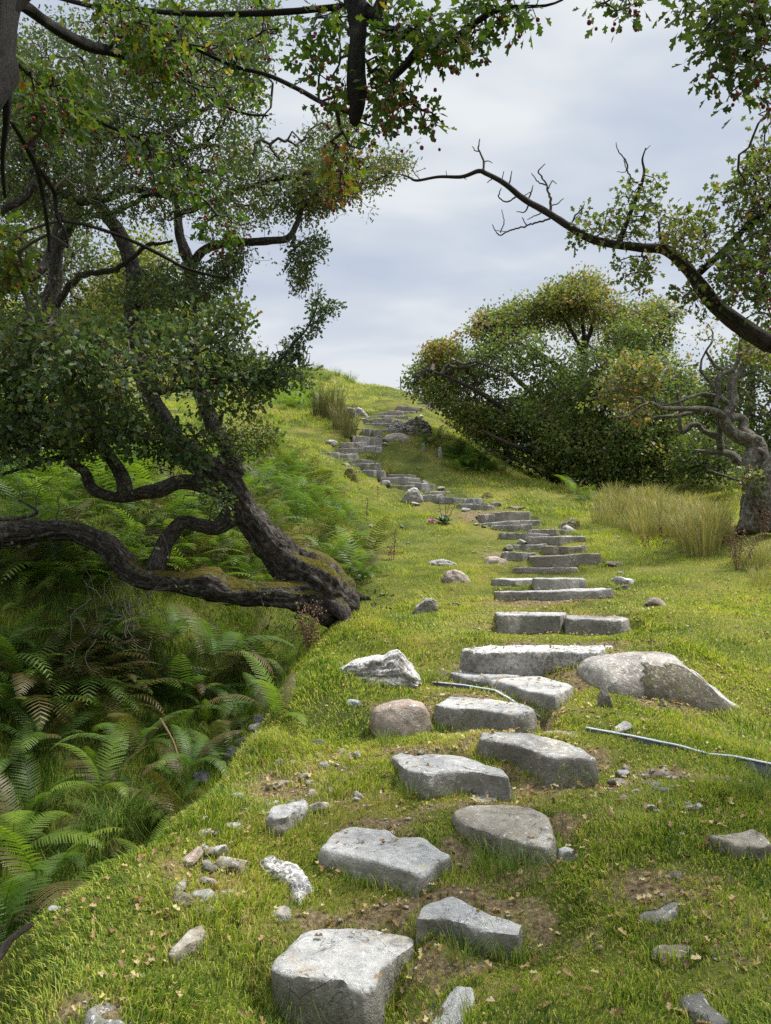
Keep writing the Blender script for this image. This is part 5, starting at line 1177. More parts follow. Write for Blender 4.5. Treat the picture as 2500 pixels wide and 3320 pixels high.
gb_([(300,900),(520,880),(600,960),(480,1020),(300,1010)], GYd-.5, .2, 40, 3, 134, -.1, .7)
gt.bark_twig = mat_plain('grey_twig_bark', (.17, .15, .125), .9, .35, 30)
gt.finish()

# ------------------------------------------------------------------ 6. trees farther off
def far_tree(label, trunk, limbs, crown, Y, dep, n, size, nl, seed, leafm, t0=.45, thr=0., nsc=.7, bark=None, step=.3, rt=.006, lit=None, group=None, spread=.16):
    x = P(trunk[0][0], trunk[0][1], Y)[0]
    t = Tree('hawthorn_tree', (x, Y, float(HGT(np.array([x]), np.array([Y]))[0]) - .1), label, bark or BARKR, leafm, seed, group)
    t.limb([(a, b, Y, r) for a, b, r in trunk], 'trunk', 10, .15)
    for l in limbs: t.limb([(a, b, Y + dy, r) for a, b, dy, r in l], 'limb', 8, .14)
    bunch(t, crown, Y, dep, n, size, nl, seed, thr, nsc, LEAF_FAR, spread, t0, .2, rt=rt, step=step, lit=lit, rmax=.05, squash=1.3)
    t.finish()
far_tree('yellow green hawthorn on the slope behind the upper trunks of the leaning tree', [(470,1240,16),(480,1120,14),(500,1000,11),(520,880,6)], [[(480,1120,0,9),(400,1040,.5,6),(330,980,.6,3)],[(495,1010,0,8),(580,960,-.5,5),(640,900,-.6,3)]],
         [(290,1150),(280,1000),(330,860),(420,760),(540,740),(640,800),(690,900),(700,1020),(640,1130),(520,1120),(420,1160)], 13.5, 1.8, 750, .06, 8, 141, G_YEL, .5, -.02, 1.2, step=.22, rt=.004)
far_tree('dark hawthorn on the slope at the left edge, behind the leaning tree', [(60,1300,26),(70,1150,22),(100,1000,16),(120,880,9)], [[(70,1100,0,12),(-40,1000,.5,9),(-120,900,.6,4)],[(100,1000,0,10),(190,900,-.4,7),(240,820,-.4,3)]],
         [(-150,1080),(-150,700),(0,600),(200,640),(320,760),(360,900),(330,1040),(200,1080),(60,1120)], 12.5, 1.8, 800, .055, 8, 142, G_BG, .5, -.02, 1.2, step=.2, rt=.004)
far_tree('reddish brown hawthorn between the upper trunks of the leaning tree, on the hillside', [(330,1110,12),(320,1030,10),(300,960,6)], [[(322,1040,0,7),(260,1000,.2,4)]],
         [(200,1060),(240,960),(300,890),(370,900),(400,980),(390,1060),(300,1090)], 16, 1.2, 330, .07, 8, 143, G_RUS, .85, -.05, 1.2, step=.24, rt=.005)
bgt = [('dense dark hawthorn close behind the big spreading one, over the hollow', [(1640,1540,16),(1650,1420,14),(1660,1300,8)], [(1450,1400),(1480,1330),(1600,1290),(1800,1280),(1980,1300),(2080,1400),(2060,1520),(1900,1550),(1700,1545),(1600,1520),(1500,1450)], 23.5, 2., 900, .1, 147),
       ('tall dark hawthorn behind the gnarled pale tree, at the right edge', [(2420,1480,20),(2430,1350,16),(2440,1200,9)], [(2330,1450),(2340,1300),(2300,1200),(2350,1120),(2420,1060),(2520,1050),(2620,1120),(2640,1480),(2500,1520),(2400,1500)], 22, 2.4, 900, .1, 144),
       ('green hawthorn filling the gap between the big hawthorn and the gnarled tree', [(2230,1500,14),(2230,1380,12),(2240,1280,6)], [(2060,1490),(2090,1350),(2120,1240),(2200,1190),(2300,1180),(2360,1260),(2370,1420),(2330,1500),(2200,1520)], 24, 2.2, 800, .1, 145),
       ('low hawthorn with hanging branches beyond the rushes', [(2320,1540,10),(2320,1480,9),(2310,1420,6)], [(2200,1530),(2220,1450),(2280,1400),(2380,1400),(2430,1470),(2420,1545),(2300,1550)], 17, 1.4, 420, .075, 146)]
for lab, tr, cr, Y, dep, n, sz, sd in bgt:
    far_tree(lab, tr, [], cr, Y, dep, n, sz, 8, sd, G_BG, .55, -.05, .8, step=.3)
# small dead bush and young sapling on the skyline
db = Tree('bush', (*P(975, 1190, 30), ), 'small leafless bush on the skyline above the ferns', BARKN, G_BG, 151, cat='bush')
for p in ([(972,1195,30,3),(970,1150,30,2.4),(966,1110,30,1.6),(958,1080,30,.8)],[(975,1195,30,3),(992,1165,30,2),(998,1130,30,.9)],[(970,1170,30,2),(950,1140,30,1.6),(925,1120,30,1.2),(890,1118,30,.8)],[(972,1180,30,2),(984,1150,30,1.5),(985,1120,30,.8)],[(978,1192,30,2),(1000,1175,30,1.4),(1005,1150,30,.8)]):
    db.limb(p, 'stem', 5, .05)
db.grow(clumps([(880,1130),(900,1100),(960,1070),(1000,1130),(1010,1180),(960,1200),(910,1170)], 30, .5, 40, db.rng, 3, -1), .006, .2)
db.finish()
# ================================================================== FERNS
FERN = [mat_leaf('fern_green', [(0, (.025, .055, .012)), (.5, (.08, .145, .025)), (1, (.21, .28, .04))], .42, .5, 2.),
        mat_leaf('fern_lime', [(0, (.05, .09, .012)), (.5, (.13, .205, .02)), (1, (.27, .33, .035))], .45, .3, 2.),
        mat_leaf('fern_brown', [(0, (.035, .03, .012)), (.5, (.09, .08, .022)), (1, (.16, .10, .035))], .3, .3, 2.)]
def frond(Ln, az, rise, curl, rng, teeth=9, pairs=30, width=.15):
    """one arching frond: pinnae in pairs along a rachis, each with toothed edges"""
    n = pairs; s = np.linspace(0, 1, 40)
    ang = rise - curl * s ** 1.4; ds = Ln / 39
    x = np.r_[0, np.cumsum(np.cos(ang[:-1]) * ds)]; z = np.r_[0, np.cumsum(np.sin(ang[:-1]) * ds)]
    y = np.cumsum(rng.normal() * .02 * s * Ln / 8)
    C = np.stack([x, y, z], 1); T = unit(np.gradient(C, axis=0)); S = np.tile([0, 1.0, 0], (40, 1)); Nn = np.cross(T, S)
    acc = Acc()
    a, b = C[:-1], C[1:]; r = .0028 * Ln * (1 - .8 * s); V, F = segs(a, b, r[:-1], r[1:], 3); acc.add(V, F, .25)
    ts = .12 + .86 * (np.arange(n) / (n - 1)) ** .95; roll = rng.normal() * .25
    for sd in (-1, 1):
        for t in ts + rng.normal(size=n) * .004:
            t = min(.995, t); k = t * 39; i = min(38, int(k)); f = k - i; o = C[i] * (1 - f) + C[i + 1] * f
            pl = width * Ln * (math.sin(math.pi * (.10 + .90 * t) ** .9) ** .8) * rng.uniform(.88, 1.08) + .012 * Ln
            d = unit(S[i] * sd * 1.0 + T[i] * (.35 + .35 * t) - Nn[i] * 0); nn = unit(Nn[i] + S[i] * sd * roll * .4)
            wv = unit(np.cross(nn, d)); wd = min(pl * .20, Ln * .0155)
            if teeth:
                u = np.linspace(0, 1, teeth + 1); V = [o]; E1 = []; E2 = []
                m = teeth
                for j in range(m):
                    u0 = j / m; u1 = (j + .62) / m; h = wd * (1 - .75 * u0) ; dr = -.22 * pl
                    E1.append(o + d * pl * u0 + nn * dr * u0 ** 2 + wv * h * .28); E1.append(o + d * pl * u1 + nn * dr * u1 ** 2 + wv * h * 1.0)
                    E2.append(o + d * pl * u0 + nn * dr * u0 ** 2 - wv * h * .28); E2.append(o + d * pl * u1 + nn * dr * u1 ** 2 - wv * h * 1.0)
                tip = o + d * pl * 1.03 + nn * dr
                V = np.array(E1 + E2 + [tip]); q = np.arange(2 * m - 1)
                F = [np.stack([q, q + 1, q + 1 + 2 * m, q + 2 * m], 1), np.array([[2 * m - 1, 4 * m, 4 * m - 1]])]
            else:
                V = np.array([o - T[i] * wd * .5, o + T[i] * wd * .5, o + d * pl * .55 + T[i] * wd * .8 - nn * pl * .05, o + d * pl - nn * pl * .2, o + d * pl * .5 - T[i] * wd * .55 - nn * pl * .05])
                F = [np.array([[0, 1, 2, 4]]), np.array([[4, 2, 3]])]
            acc.add(V, F, .25 + .45 * t + rng.normal() * .08)
    c_, s_ = math.cos(az), math.sin(az)
    out = []
    for v in acc.V: out.append(np.stack([v[:, 0] * c_ - v[:, 1] * s_, v[:, 0] * s_ + v[:, 1] * c_, v[:, 2]], 1))
    acc.V = out
    return acc
def fern_proto(nf, Ln, seed, teeth, pairs, mat, spread=2 * math.pi, az0=0., width=.15):
    rg = np.random.default_rng(seed); out = []
    for i in range(nf):
        a = frond(Ln * rg.uniform(.55, 1.15), az0 + spread * (i / nf) + rg.uniform(-.35, .35), rg.uniform(.55, 1.35), rg.uniform(.7, 2.0), rg, teeth, pairs, width)
        out.append(a)
    return out
def merged(fr):
    A = Acc()
    for a in fr:
        off = A.n
        A.V += a.V; A.A += a.A
        for k, v in a.F.items(): A.F.setdefault(k, []).extend([f + off for f in v])
        A.n += a.n
    return A
frg0 = np.random.default_rng(3)
NEARM = [[f.mesh('frond', [FERN[2 if frg0.random() < .17 else m]]) for f in fern_proto(nf, 1.0, sd, 9, 30, m)] for nf, sd, m in ((7, 1, 0), (6, 2, 1), (8, 3, 0), (5, 4, 2), (4, 5, 0), (9, 6, 0))]
FARA = {v: merged(fern_proto(8, 1.0, 20 + v, 0, 18, 0, width=.17)) for v in range(3)}
FARM = {(v, m): FARA[v].mesh('fern', [FERN[m]]) for v in range(3) for m in range(3)}
MASS = [Acc(), Acc(), Acc()]
def mass(h, s, m):
    a = FARA[int(frg.integers(3))]; V = np.concatenate(a.V) * s; r = frg.uniform(0, 6.28); c_, s_ = math.cos(r), math.sin(r)
    MASS[m].add(np.stack([V[:, 0] * c_ - V[:, 1] * s_, V[:, 0] * s_ + V[:, 1] * c_, V[:, 2]], 1) + h, [np.concatenate(f) for f in a.F.values()], np.concatenate(a.A))
frg = np.random.default_rng(5); fn = [0]
def near_fern(px, py, size, v, label, group=None, Y=None, lift=0., az=None, tilt=None, world=None):
    b = hit(px, py) if world is None else np.asarray(world, float)
    if Y: b = P(px, py, Y)
    o = empty('fern', b - [0, 0, .03 - lift], label, 'fern', group); o.rotation_euler = (frg.uniform(-.12, .12), frg.uniform(-.12, .12), frg.uniform(0, 6.28) if az is None else az); o.scale = (size,) * 3
    if tilt: o.rotation_euler[0] = tilt
    for me in NEARM[v]:
        obj('frond', me, o)
# fern plants one can pick out
near_fern(150,2860,.72,1,'bright fern with broad feathery fronds hanging over the gully brink at the lower left',Y=3.5,lift=-.1)
near_fern(40,2760,.70,1,'yellow green fern at the left edge above the broad feathery one',Y=3.7)
near_fern(10,3000,.60,0,'small fern low at the left edge above a broken brown stick',Y=3.2)
near_fern(900,2330,.62,1,'bright upright fern on the bank at the head of the dark stony gully')
near_fern(690,2130,.75,0,'bluish fern with stiff spread fronds below the low limb of the leaning tree',Y=5.9)
near_fern(560,2060,.6,0,'dark fern in shade just under the low mossy limb',Y=6.3)
near_fern(620,2480,.42,0,'little fern on the brink beside the dark stones of the gully',Y=4.35)
near_fern(330,2560,.55,1,'lively green fern in the middle of the gully growth',Y=4.4)
near_fern(420,2440,.6,0,'tall arching fern behind the lively green one in the gully',Y=4.9)
near_fern(150,2430,.65,2,'full dark green fern on the far side of the gully')
near_fern(60,2230,.7,1,'light green fern at the left edge under the low limb')
near_fern(1225,1520,.0001+.55,0,'deep green fern by the curving flight of steps') ; near_fern(1270,1545,.5,0,'dark bushy fern at the right of the curving flight of steps')
near_fern(1390,1440,.8,0,'leafy fern at the foot of the jagged outcrop'); near_fern(1420,1425,.75,1,'pale fern between outcrop and big hawthorn')
near_fern(1490,1530,.6,1,'small bright fern at the edge of the hollow under the big hawthorn'); near_fern(1862,1600,.85,1,'bright bushy fern in front of the big hawthorn, at the left of the rushes'); near_fern(1905,1625,.7,0,'greener fern touching the left end of the rush bed')
near_fern(1120,1885,.7,0,'green fern behind the foot of the leaning tree'); near_fern(1060,1850,.8,1,'fresh green fern spreading behind the mossy trunk base'); near_fern(1180,1880,.5,2,'fern at the right of the group behind the mossy trunk base')
def at(x, y): return np.array([x, y, float(HGT(np.array([x]), np.array([y]))[0])])
# the gully is filled with ferns (none of them stands out)
GP = []
k = 0
while len(GP) < 150 and k < 6000:
    k += 1
    y = frg.uniform(2.7, 7.2); x = frg.uniform(-4.6, -.9)
    g = at(x, y)
    edge = np.interp(y, [2.5, 3.4, 4.4, 5.4, 6.5, 7.3], [-1.65, -1.38, -1.12, -.92, -.72, -.62])
    if x > edge - .16 or g[2] > .15: continue
    stony = abs(x - np.interp(y, [3.5, 4.5, 5.5, 6], [-1.5, -1.3, -1.12, -1.0])) < .22 and 4.0 < y < 6.0
    if stony: continue
    if any((g[0] - h[0]) ** 2 + (g[1] - h[1]) ** 2 < .10 for h in GP): continue
    GP.append(g)
for i, g in enumerate(GP):
    near_fern(0, 0, frg.uniform(.36, .66), int(frg.choice([0, 0, 1, 1, 2, 3, 4, 5])), 'one of the many ferns crowding the gully left of the path', 'ferns filling the gully', world=g)
# bracken slope behind the leaning tree
pts = []; k = 0
BR = [(560,1560),(760,1480),(900,1440),(960,1500),(1030,1560),(1100,1640),(1110,1760),(1200,1800),(1160,1870),(1000,1860),(900,1780),(640,1700),(420,1680),(60,1720),(-60,1560),(200,1480),(420,1500)]
while len(pts) < 210 and k < 9000:
    k += 1
    px, py = frg.uniform(-60, 1200), frg.uniform(1430, 1880)
    if not in_poly(np.array([[px, py]]), BR)[0]: continue
    h = hit(px, py)
    if any((h[0] - q[0]) ** 2 + (h[1] - q[1]) ** 2 < .12 for q in pts): continue
    pts.append(h)
for i_, h in enumerate(pts):
    if i_ >= 80:
        mass(h - [0, 0, .04], frg.uniform(.7, 1.1), int(frg.choice([0, 0, 1, 1, 1, 2]))); continue
    m = int(frg.choice([0, 0, 1, 1, 1, 2])); o = obj('fern', FARM[(int(frg.integers(3)), m)], loc=h - [0, 0, .04])
    s = frg.uniform(.7, 1.1); o.scale = (s, s, s * frg.uniform(.8, 1.1)); o.rotation_euler = (frg.uniform(-.1, .1), frg.uniform(-.1, .1), frg.uniform(0, 6.28))
    tag(o, 'one of the ferns of the bracken slope behind the leaning hawthorn', 'fern', 'ferns on the slope behind the leaning tree')
# bracken higher on the hill and in the hollow reads as one growth
for n, poly, ms in ((40, [(860,1270),(960,1250),(1040,1290),(1040,1330),(900,1330)], [1]), (90, [(60,1560),(560,1500),(620,1440),(700,1400),(600,1330),(300,1340),(0,1400)], [0, 1]),
                    (26, [(1460,1450),(1560,1490),(1640,1530),(1560,1540),(1480,1500)], [0]), (24, [(1700,1480),(1900,1500),(2050,1520),(2050,1560),(1900,1570),(1760,1550)], [0])):
    k = 0; got = 0; P_ = np.array(poly, float); lo, hi = P_.min(0), P_.max(0)
    while got < n and k < 3000:
        k += 1; q = frg.uniform(lo, hi)
        if in_poly(q[None], poly)[0]: mass(hit(*q) - [0, 0, .03], frg.uniform(.5, .95), int(frg.choice(ms))); got += 1
for n, poly, lab, gr in ((46, [(500,1640),(760,1600),(900,1800),(960,1900),(800,1960),(600,1900),(480,1800)], 'one of the ferns seen between the trunk and the low limb of the leaning tree', 'ferns between trunk and low limb'),
                         (34, [(-60,1700),(420,1700),(540,1860),(300,1900),(-60,1900)], 'one of the ferns on the bank above the low limb at the left', 'ferns above the low limb'),
                         (44, [(-40,2080),(300,2060),(700,2080),(920,2060),(960,2160),(860,2280),(500,2300),(-40,2300)], 'one of the ferns in the shade below the low limb', 'ferns in shade below the low limb')):
    k = 0; got = 0; P_ = np.array(poly, float); lo, hi = P_.min(0), P_.max(0)
    while got < n and k < 3000:
        k += 1; q = frg.uniform(lo, hi)
        if not in_poly(q[None], poly)[0]: continue
        h = hit(*q); m = int(frg.choice([0, 0, 2] if 'shade' in lab else [0, 1, 1, 2])); o = obj('fern', FARM[(int(frg.integers(3)), m)], loc=h - [0, 0, .03])
        s = frg.uniform(.5, .85); o.scale = (s,) * 3; o.rotation_euler = (0, 0, frg.uniform(0, 6.28)); tag(o, lab, 'fern', gr); got += 1
for m, lab in ((0, 'dark green bracken growing over the slope and the hollow'), (1, 'bright green bracken growing over the slope'), (2, 'browning bracken growing over the slope')):
    if MASS[m].V: tag(obj('bracken', MASS[m].mesh('bracken', [FERN[m]])), lab, 'bracken', kind='stuff')
# ================================================================== GRASS
def grass_mat():
    m, nt = new_mat('grass_blade'); p = pos_node(nt); t = attr_t(nt)
    n1 = noise(nt, p, .55, 4, .6); n2 = noise(nt, p, 2.6, 3, .6)
    f = math_n(nt, 'ADD', t, math_n(nt, 'ADD', math_n(nt, 'MULTIPLY', math_n(nt, 'SUBTRACT', n1, .5), .8), math_n(nt, 'MULTIPLY', math_n(nt, 'SUBTRACT', n2, .5), .7)))
    col = ramp(nt, f, [(.05, (.03, .075, .014)), (.24, (.09, .16, .022)), (.42, (.25, .335, .036)), (.6, (.43, .475, .065)), (.78, (.52, .43, .15)), (1, (.44, .31, .16))])
    finish(nt, col, .55, trans=.38, spec=.25)
    return m
GM = grass_mat()
ggr = np.random.default_rng(11)
polys = [(p, p.min(0) - .03, p.max(0) + .03) for p in FOOT]
def free(x, y, pad=.012):
    ok = np.ones(len(x), bool); q = np.stack([x, y], 1)
    for p, lo, hi in polys:
        k = np.where((x > lo[0]) & (x < hi[0]) & (y > lo[1]) & (y < hi[1]))[0]
        if len(k): ok[k[in_poly(q[k], p)]] = False
    for c_, rx, ry in ROCKFOOT:
        k = np.where((np.abs(x - c_[0]) < rx) & (np.abs(y - c_[1]) < ry))[0]
        if len(k): ok[k[((x[k] - c_[0]) / rx) ** 2 + ((y[k] - c_[1]) / ry) ** 2 < .5]] = False
    return ok
# lines in front of every step face: turf kept short there
FRONT = np.array([[p[p[:, 1] < p[:, 1].mean()][:, 0].mean(), p[:, 1].min(), (p[:, 0].max() - p[:, 0].min()) / 2] for p in FOOT])
def front_close(x, y):
    d = np.full(len(x), 9.)
    for fx, fy, hw in FRONT:
        k = (np.abs(x - fx) < hw + .05) & (y < fy + .05) & (y > fy - .6); d[k] = np.minimum(d[k], fy - y[k])
    return d
def blades(n, y0, y1, x0f, x1f, hgt, wid, two, seed):
    rg = np.random.default_rng(seed); X = []; Yv = []
    tot = 0
    while tot < n:
        y = np.sqrt(rg.uniform(y0 ** 2, y1 ** 2, n)); x = y * rg.uniform(x0f, x1f, n)
        dn = np.maximum(.45, .72 + .8 * fbm(np.stack([x, y], 1) * (6. if y1 < 12 else 1.6), 2, 41)) - .95 * bare_at(x, y)
        k = (rg.random(n) < dn) & free(x, y); X.append(x[k]); Yv.append(y[k]); tot += int(k.sum())
    x = np.concatenate(X)[:n]; y = np.concatenate(Yv)[:n]; z = HGT(x, y)
    q = np.stack([x, y], 1); fc = front_close(x, y)
    tuft = np.clip(fbm(q * 3.6, 3, 47) * 1.5 + .1, 0, 1.2)
    h = hgt * rg.uniform(.5, 1.25, n) * (.75 + 1.3 * tuft) * np.where((fc < .14) & (y > 5.5), .62, 1.) * np.where(y > 9, .8 + .5 * np.clip((y - 9) / 8, 0, 1), 1)
    worn = np.exp(-((x - np.interp(y, [2, 4, 7, 10, 13, 16, 20, 25], [.25, .65, 1.5, 1.9, 2.1, 1.2, -.2, .5])) / .75) ** 2); h *= 1 - np.where(y > 11, .65, .45) * worn
    d = rg.normal(size=(n, 2)); d /= np.linalg.norm(d, axis=1)[:, None] + 1e-6
    flow = np.stack([fbm(q * 1.7, 2, 51), fbm(q * 1.7, 2, 52)], 1) * 1.6
    lean = (d * rg.uniform(.2, 1.0, n)[:, None] + flow * .6) * h[:, None] * .75
    root = np.stack([x, y, z - .004], 1)
    top = root + np.c_[lean, h * rg.uniform(.55, .95, n)]
    mid = root + np.c_[lean * .32, h * .55]
    sd = np.c_[-d[:, 1], d[:, 0], np.zeros(n)]; w = (wid * rg.uniform(.6, 1.3, n))[:, None]
    ph = rg.random(n); sd = sd * np.cos(ph * 3)[:, None] + np.c_[d, np.zeros(n)] * np.sin(ph * 3)[:, None]
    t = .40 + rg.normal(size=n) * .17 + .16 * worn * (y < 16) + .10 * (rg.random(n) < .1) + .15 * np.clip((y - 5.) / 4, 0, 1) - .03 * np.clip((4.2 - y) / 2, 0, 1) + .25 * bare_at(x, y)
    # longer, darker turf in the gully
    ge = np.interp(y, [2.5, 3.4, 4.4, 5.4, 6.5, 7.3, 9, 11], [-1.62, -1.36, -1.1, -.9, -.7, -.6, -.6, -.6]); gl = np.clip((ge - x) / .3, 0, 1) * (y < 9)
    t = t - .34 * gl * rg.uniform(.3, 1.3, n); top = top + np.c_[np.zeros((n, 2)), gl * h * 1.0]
    dd_ = rg.random(n) < .12; t[dd_] += .38; top[dd_, 2] -= .35 * h[dd_]; t[rg.random(n) < .12] -= .2
    i = np.arange(n)
    if two:
        V = np.stack([root - sd * w, root + sd * w, mid + sd * w * .8, mid - sd * w * .8, top], 1).reshape(-1, 3); o = (i * 5)[:, None]
        return V, [o + np.array([0, 1, 2, 3]), o + np.array([3, 2, 4])], np.repeat(t, 5)
    V = np.stack([root - sd * w, root + sd * w, top], 1).reshape(-1, 3); o = (i * 3)[:, None]
    return V, [o + np.array([0, 1, 2])], np.repeat(t, 3)
A = Acc()
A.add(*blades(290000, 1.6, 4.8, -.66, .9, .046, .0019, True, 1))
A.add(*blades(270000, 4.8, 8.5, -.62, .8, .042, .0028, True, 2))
A.add(*blades(250000, 8.5, 14.5, -.62, .72, .048, .0045, False, 3))
A.add(*blades(180000, 14.5, 26., -.6, .65, .062, .009, False, 4))
A.add(*blades(90000, 26., 48., -.75, .5, .11, .02, False, 5))
# turf growing up against the stones
def skirt():
    rg = np.random.default_rng(77); X = []; H = []
    for i, p in enumerate(FOOT):
        q = np.vstack([p, p[:1]]); L = np.linalg.norm(np.diff(q, axis=0), axis=1); cu = np.r_[0, np.cumsum(L)]; near = p[:, 1].mean() < 7.2; n = int(cu[-1] * (520 if near else 190)); s = rg.uniform(0, cu[-1], n)
        e = np.stack([np.interp(s, cu, q[:, k]) for k in (0, 1)], 1); d = unit(e - p.mean(0)); X.append(e + d * rg.uniform(.0, .055 if near else .03, (n, 1))); H.append(np.full(n, .062 if near else .035) * np.where(e[:, 1] < p[:, 1].mean(), 1, .6))
    for c_, rx, ry in ROCKFOOT:
        n = int(260 * (rx + ry) * 2) + 12; a = rg.uniform(0, 6.283, n); r = rg.uniform(.8, 1.15, n); X.append(np.c_[c_[0] + np.cos(a) * rx * r, c_[1] + np.sin(a) * ry * r]); H.append(np.full(n, .045))
    X = np.concatenate(X); H = np.concatenate(H); k = free(X[:, 0], X[:, 1]) & (rg.random(len(X)) < .35 + .9 * np.clip(fbm(X * 4, 2, 5) + .35, 0, 1)); X = X[k]; H = H[k]; n = len(X); H = H * rg.uniform(.5, 1.3, n) * (1 + .6 * fbm(X * 5, 2, 9))
    root = np.c_[X, HGT(X[:, 0], X[:, 1]) - .004]; az = rg.uniform(0, 6.283, n); d = np.c_[np.cos(az), np.sin(az), 0 * az]; top = root + d * (H * rg.uniform(.2, .8, n))[:, None]; top[:, 2] += H * .85; mid = root + d * (H * .15)[:, None]; mid[:, 2] += H * .5
    sd = np.c_[-np.sin(az), np.cos(az), 0 * az]; w = (rg.uniform(.0012, .0026, n) * np.clip(X[:, 1] / 4, 1, 4))[:, None]; i = (np.arange(n) * 5)[:, None]
    V = np.stack([root - sd * w, root + sd * w, mid + sd * w * .8, mid - sd * w * .8, top], 1).reshape(-1, 3); t = .42 + rg.normal(size=n) * .17; t[rg.random(n) < .15] += .35
    return V, [i + np.array([0, 1, 2, 3]), i + np.array([3, 2, 4])], np.repeat(t, 5)
A.add(*skirt())
tag(obj('grass', A.mesh('grass', [GM])), 'short sheep grazed turf with straw tinged blades', 'grass', kind='stuff')

# long dark grass hanging over the gully and beside some steps, one tussock each
TUS = mat_leaf('tussock_blade', [(0, (.04, .085, .015)), (.5, (.10, .17, .02)), (1, (.30, .30, .07))], .35, .3, 3.)
RUSH = mat_leaf('rush_blade', [(0, (.08, .11, .03)), (.35, (.19, .20, .05)), (.65, (.36, .30, .11)), (1, (.46, .35, .18))], .3, .4, .9)
BRUSH = mat_leaf('brown_rush_blade', [(0, (.05, .07, .02)), (.5, (.12, .12, .04)), (1, (.20, .14, .07))], .3, .2, 2.)
def tuft_mesh(name, n, hgt, rad, wid, arch, mat, seed, stiff=.0):
    rg = np.random.default_rng(seed); az = rg.uniform(0, 6.283, n); d = np.c_[np.cos(az), np.sin(az), np.zeros(n)]
    root = d * (rad * np.sqrt(rg.random(n)))[:, None]; h = hgt * rg.uniform(.55, 1.1, n); out = arch * rg.uniform(.2, 1.1, n) * h
    sd = np.c_[-np.sin(az + rg.normal(size=n)), np.cos(az + rg.normal(size=n)), np.zeros(n)]; sd = unit(sd) * (wid * rg.uniform(.6, 1.2, n))[:, None]
    jit = rg.normal(size=(n, 3)) * [.06, .06, 0] * hgt
    P0 = root; P1 = root + d * (out * .18)[:, None] + np.c_[np.zeros((n, 2)), h * .5] + jit * .3; P2 = root + d * (out * .55)[:, None] + np.c_[np.zeros((n, 2)), h * .86] + jit * .7
    P3 = root + d * out[:, None] + np.c_[np.zeros((n, 2)), h * (1 - .45 * arch * (1 - stiff))] + jit
    V = np.stack([P0 - sd, P0 + sd, P1 - sd * .9, P1 + sd * .9, P2 - sd * .6, P2 + sd * .6, P3], 1).reshape(-1, 3); o = (np.arange(n) * 7)[:, None]
    t = np.clip(rg.normal(.5, .24, n), 0, 1)
    return mesh_np(name, V, [np.concatenate([o + np.array([0, 1, 3, 2]), o + np.array([2, 3, 5, 4])]), o + np.array([4, 5, 6])], [mat], {'t': np.repeat(t, 7)})
TM = [tuft_mesh('grass_tussock', 110, .22, .09, .0018, 1.25, TUS, s) for s in (1, 2, 3)]
RM = [tuft_mesh('rush_clump', 150, .58, .22, .0032, .7, RUSH, s, .75) for s in (4, 5, 6)]
RB = tuft_mesh('rush_clump', 260, .8, .24, .0045, .5, BRUSH, 7, .8)
def put(me, name, h, s, lab, cat, gr=None, sz=1.):
    o = obj(name, me, loc=h - np.array([0, 0, .02])); o.scale = (s, s, s * sz); o.rotation_euler = (0, 0, ggr.uniform(0, 6.28)); return tag(o, lab, cat, gr)
for i, (px, py, s) in enumerate([(300,2800,1.3),(350,2760,1.4),(400,2720,1.3),(440,2680,1.4),(480,2650,1.2),(260,2840,1.2),(520,2610,1.2),(200,2880,1.2),(560,2560,1.1),(600,2520,1.0),(380,2690,1.6),(330,2740,1.6),(640,2470,1.),(150,2930,1.1),(90,2990,1.1),(700,2390,.9),(760,2330,.9)]):
    put(TM[i % 3], 'grass_tussock', hit(px, py), s, 'one of the long grass tussocks hanging over the gully brink', 'grass tussock', 'tussocks along the gully brink')
for i, (px, py, s, lab) in enumerate([(1600,2830,.8,'lush grass tussock under the front of the tan flecked slab'),(1690,2840,.75,'grass tussock right under the tan flecked slab'),(1500,3110,.6,'grass tussock before the lichen spotted block'),(1660,3110,.7,'grass tussock at the right of the lichen spotted block'),(1160,2870,.6,'grass tuft below the pointed pale slab'),(1330,2580,.6,'grass tuft below the beaked slab'),(1480,2540,.5,'grass tuft in front of the beaked slab\'s middle'),
        (1420,2380,.6,'grass tuft at the right of the round pink boulder'),(1250,2410,.5,'grass tuft before the round pink boulder'),(1380,2215,.8,'bright grass tuft at the right of the jagged peaked rock'),(1760,2330,.55,'grass tuft right of the blocky grey step'),(1720,2130,.5,'grass tuft below the quartz crusted step'),(2480,2560,.8,'grass tussock growing before the black board'),(2420,2580,.7,'grass tussock left of the black board end'),(1880,2130,.7,'straw tinged tuft right of the quartz crusted step'),(960,3280,.6,'grass tuft at the foot of the lowest slab'),(1490,2300,.4,'thin grass tuft on the blocky grey step\'s left'),(1860,2540,.7,'grass tuft under the right end of the thick leaning block')]):
    put(TM[i % 3], 'grass_tussock', hit(px, py), s, lab, 'grass tussock')
k = 0; got = 0; RP = [(1950,1640),(1980,1600),(2080,1600),(2200,1640),(2330,1700),(2380,1760),(2330,1800),(2250,1800),(2150,1760),(2020,1730),(1950,1700)]
while got < 80 and k < 4000:
    k += 1; q = ggr.uniform([1940, 1600], [2400, 1810])
    if in_poly(q[None], RP)[0]:
        put(RM[got % 3], 'rush_clump', hit(*q), ggr.uniform(.5, 1.05), 'one of the straw coloured rush clumps in the bed left of the gnarled tree', 'rush', 'straw coloured rush bed'); got += 1
for px, py, s in ((2440,1850,.6),(2480,1830,.7),(2470,1900,.5),(2400,1830,.5)):
    put(RM[1], 'rush_clump', hit(px, py), s, 'one of the small rush clumps at the right edge below the gnarled tree', 'rush', 'small rush clumps at the right edge')
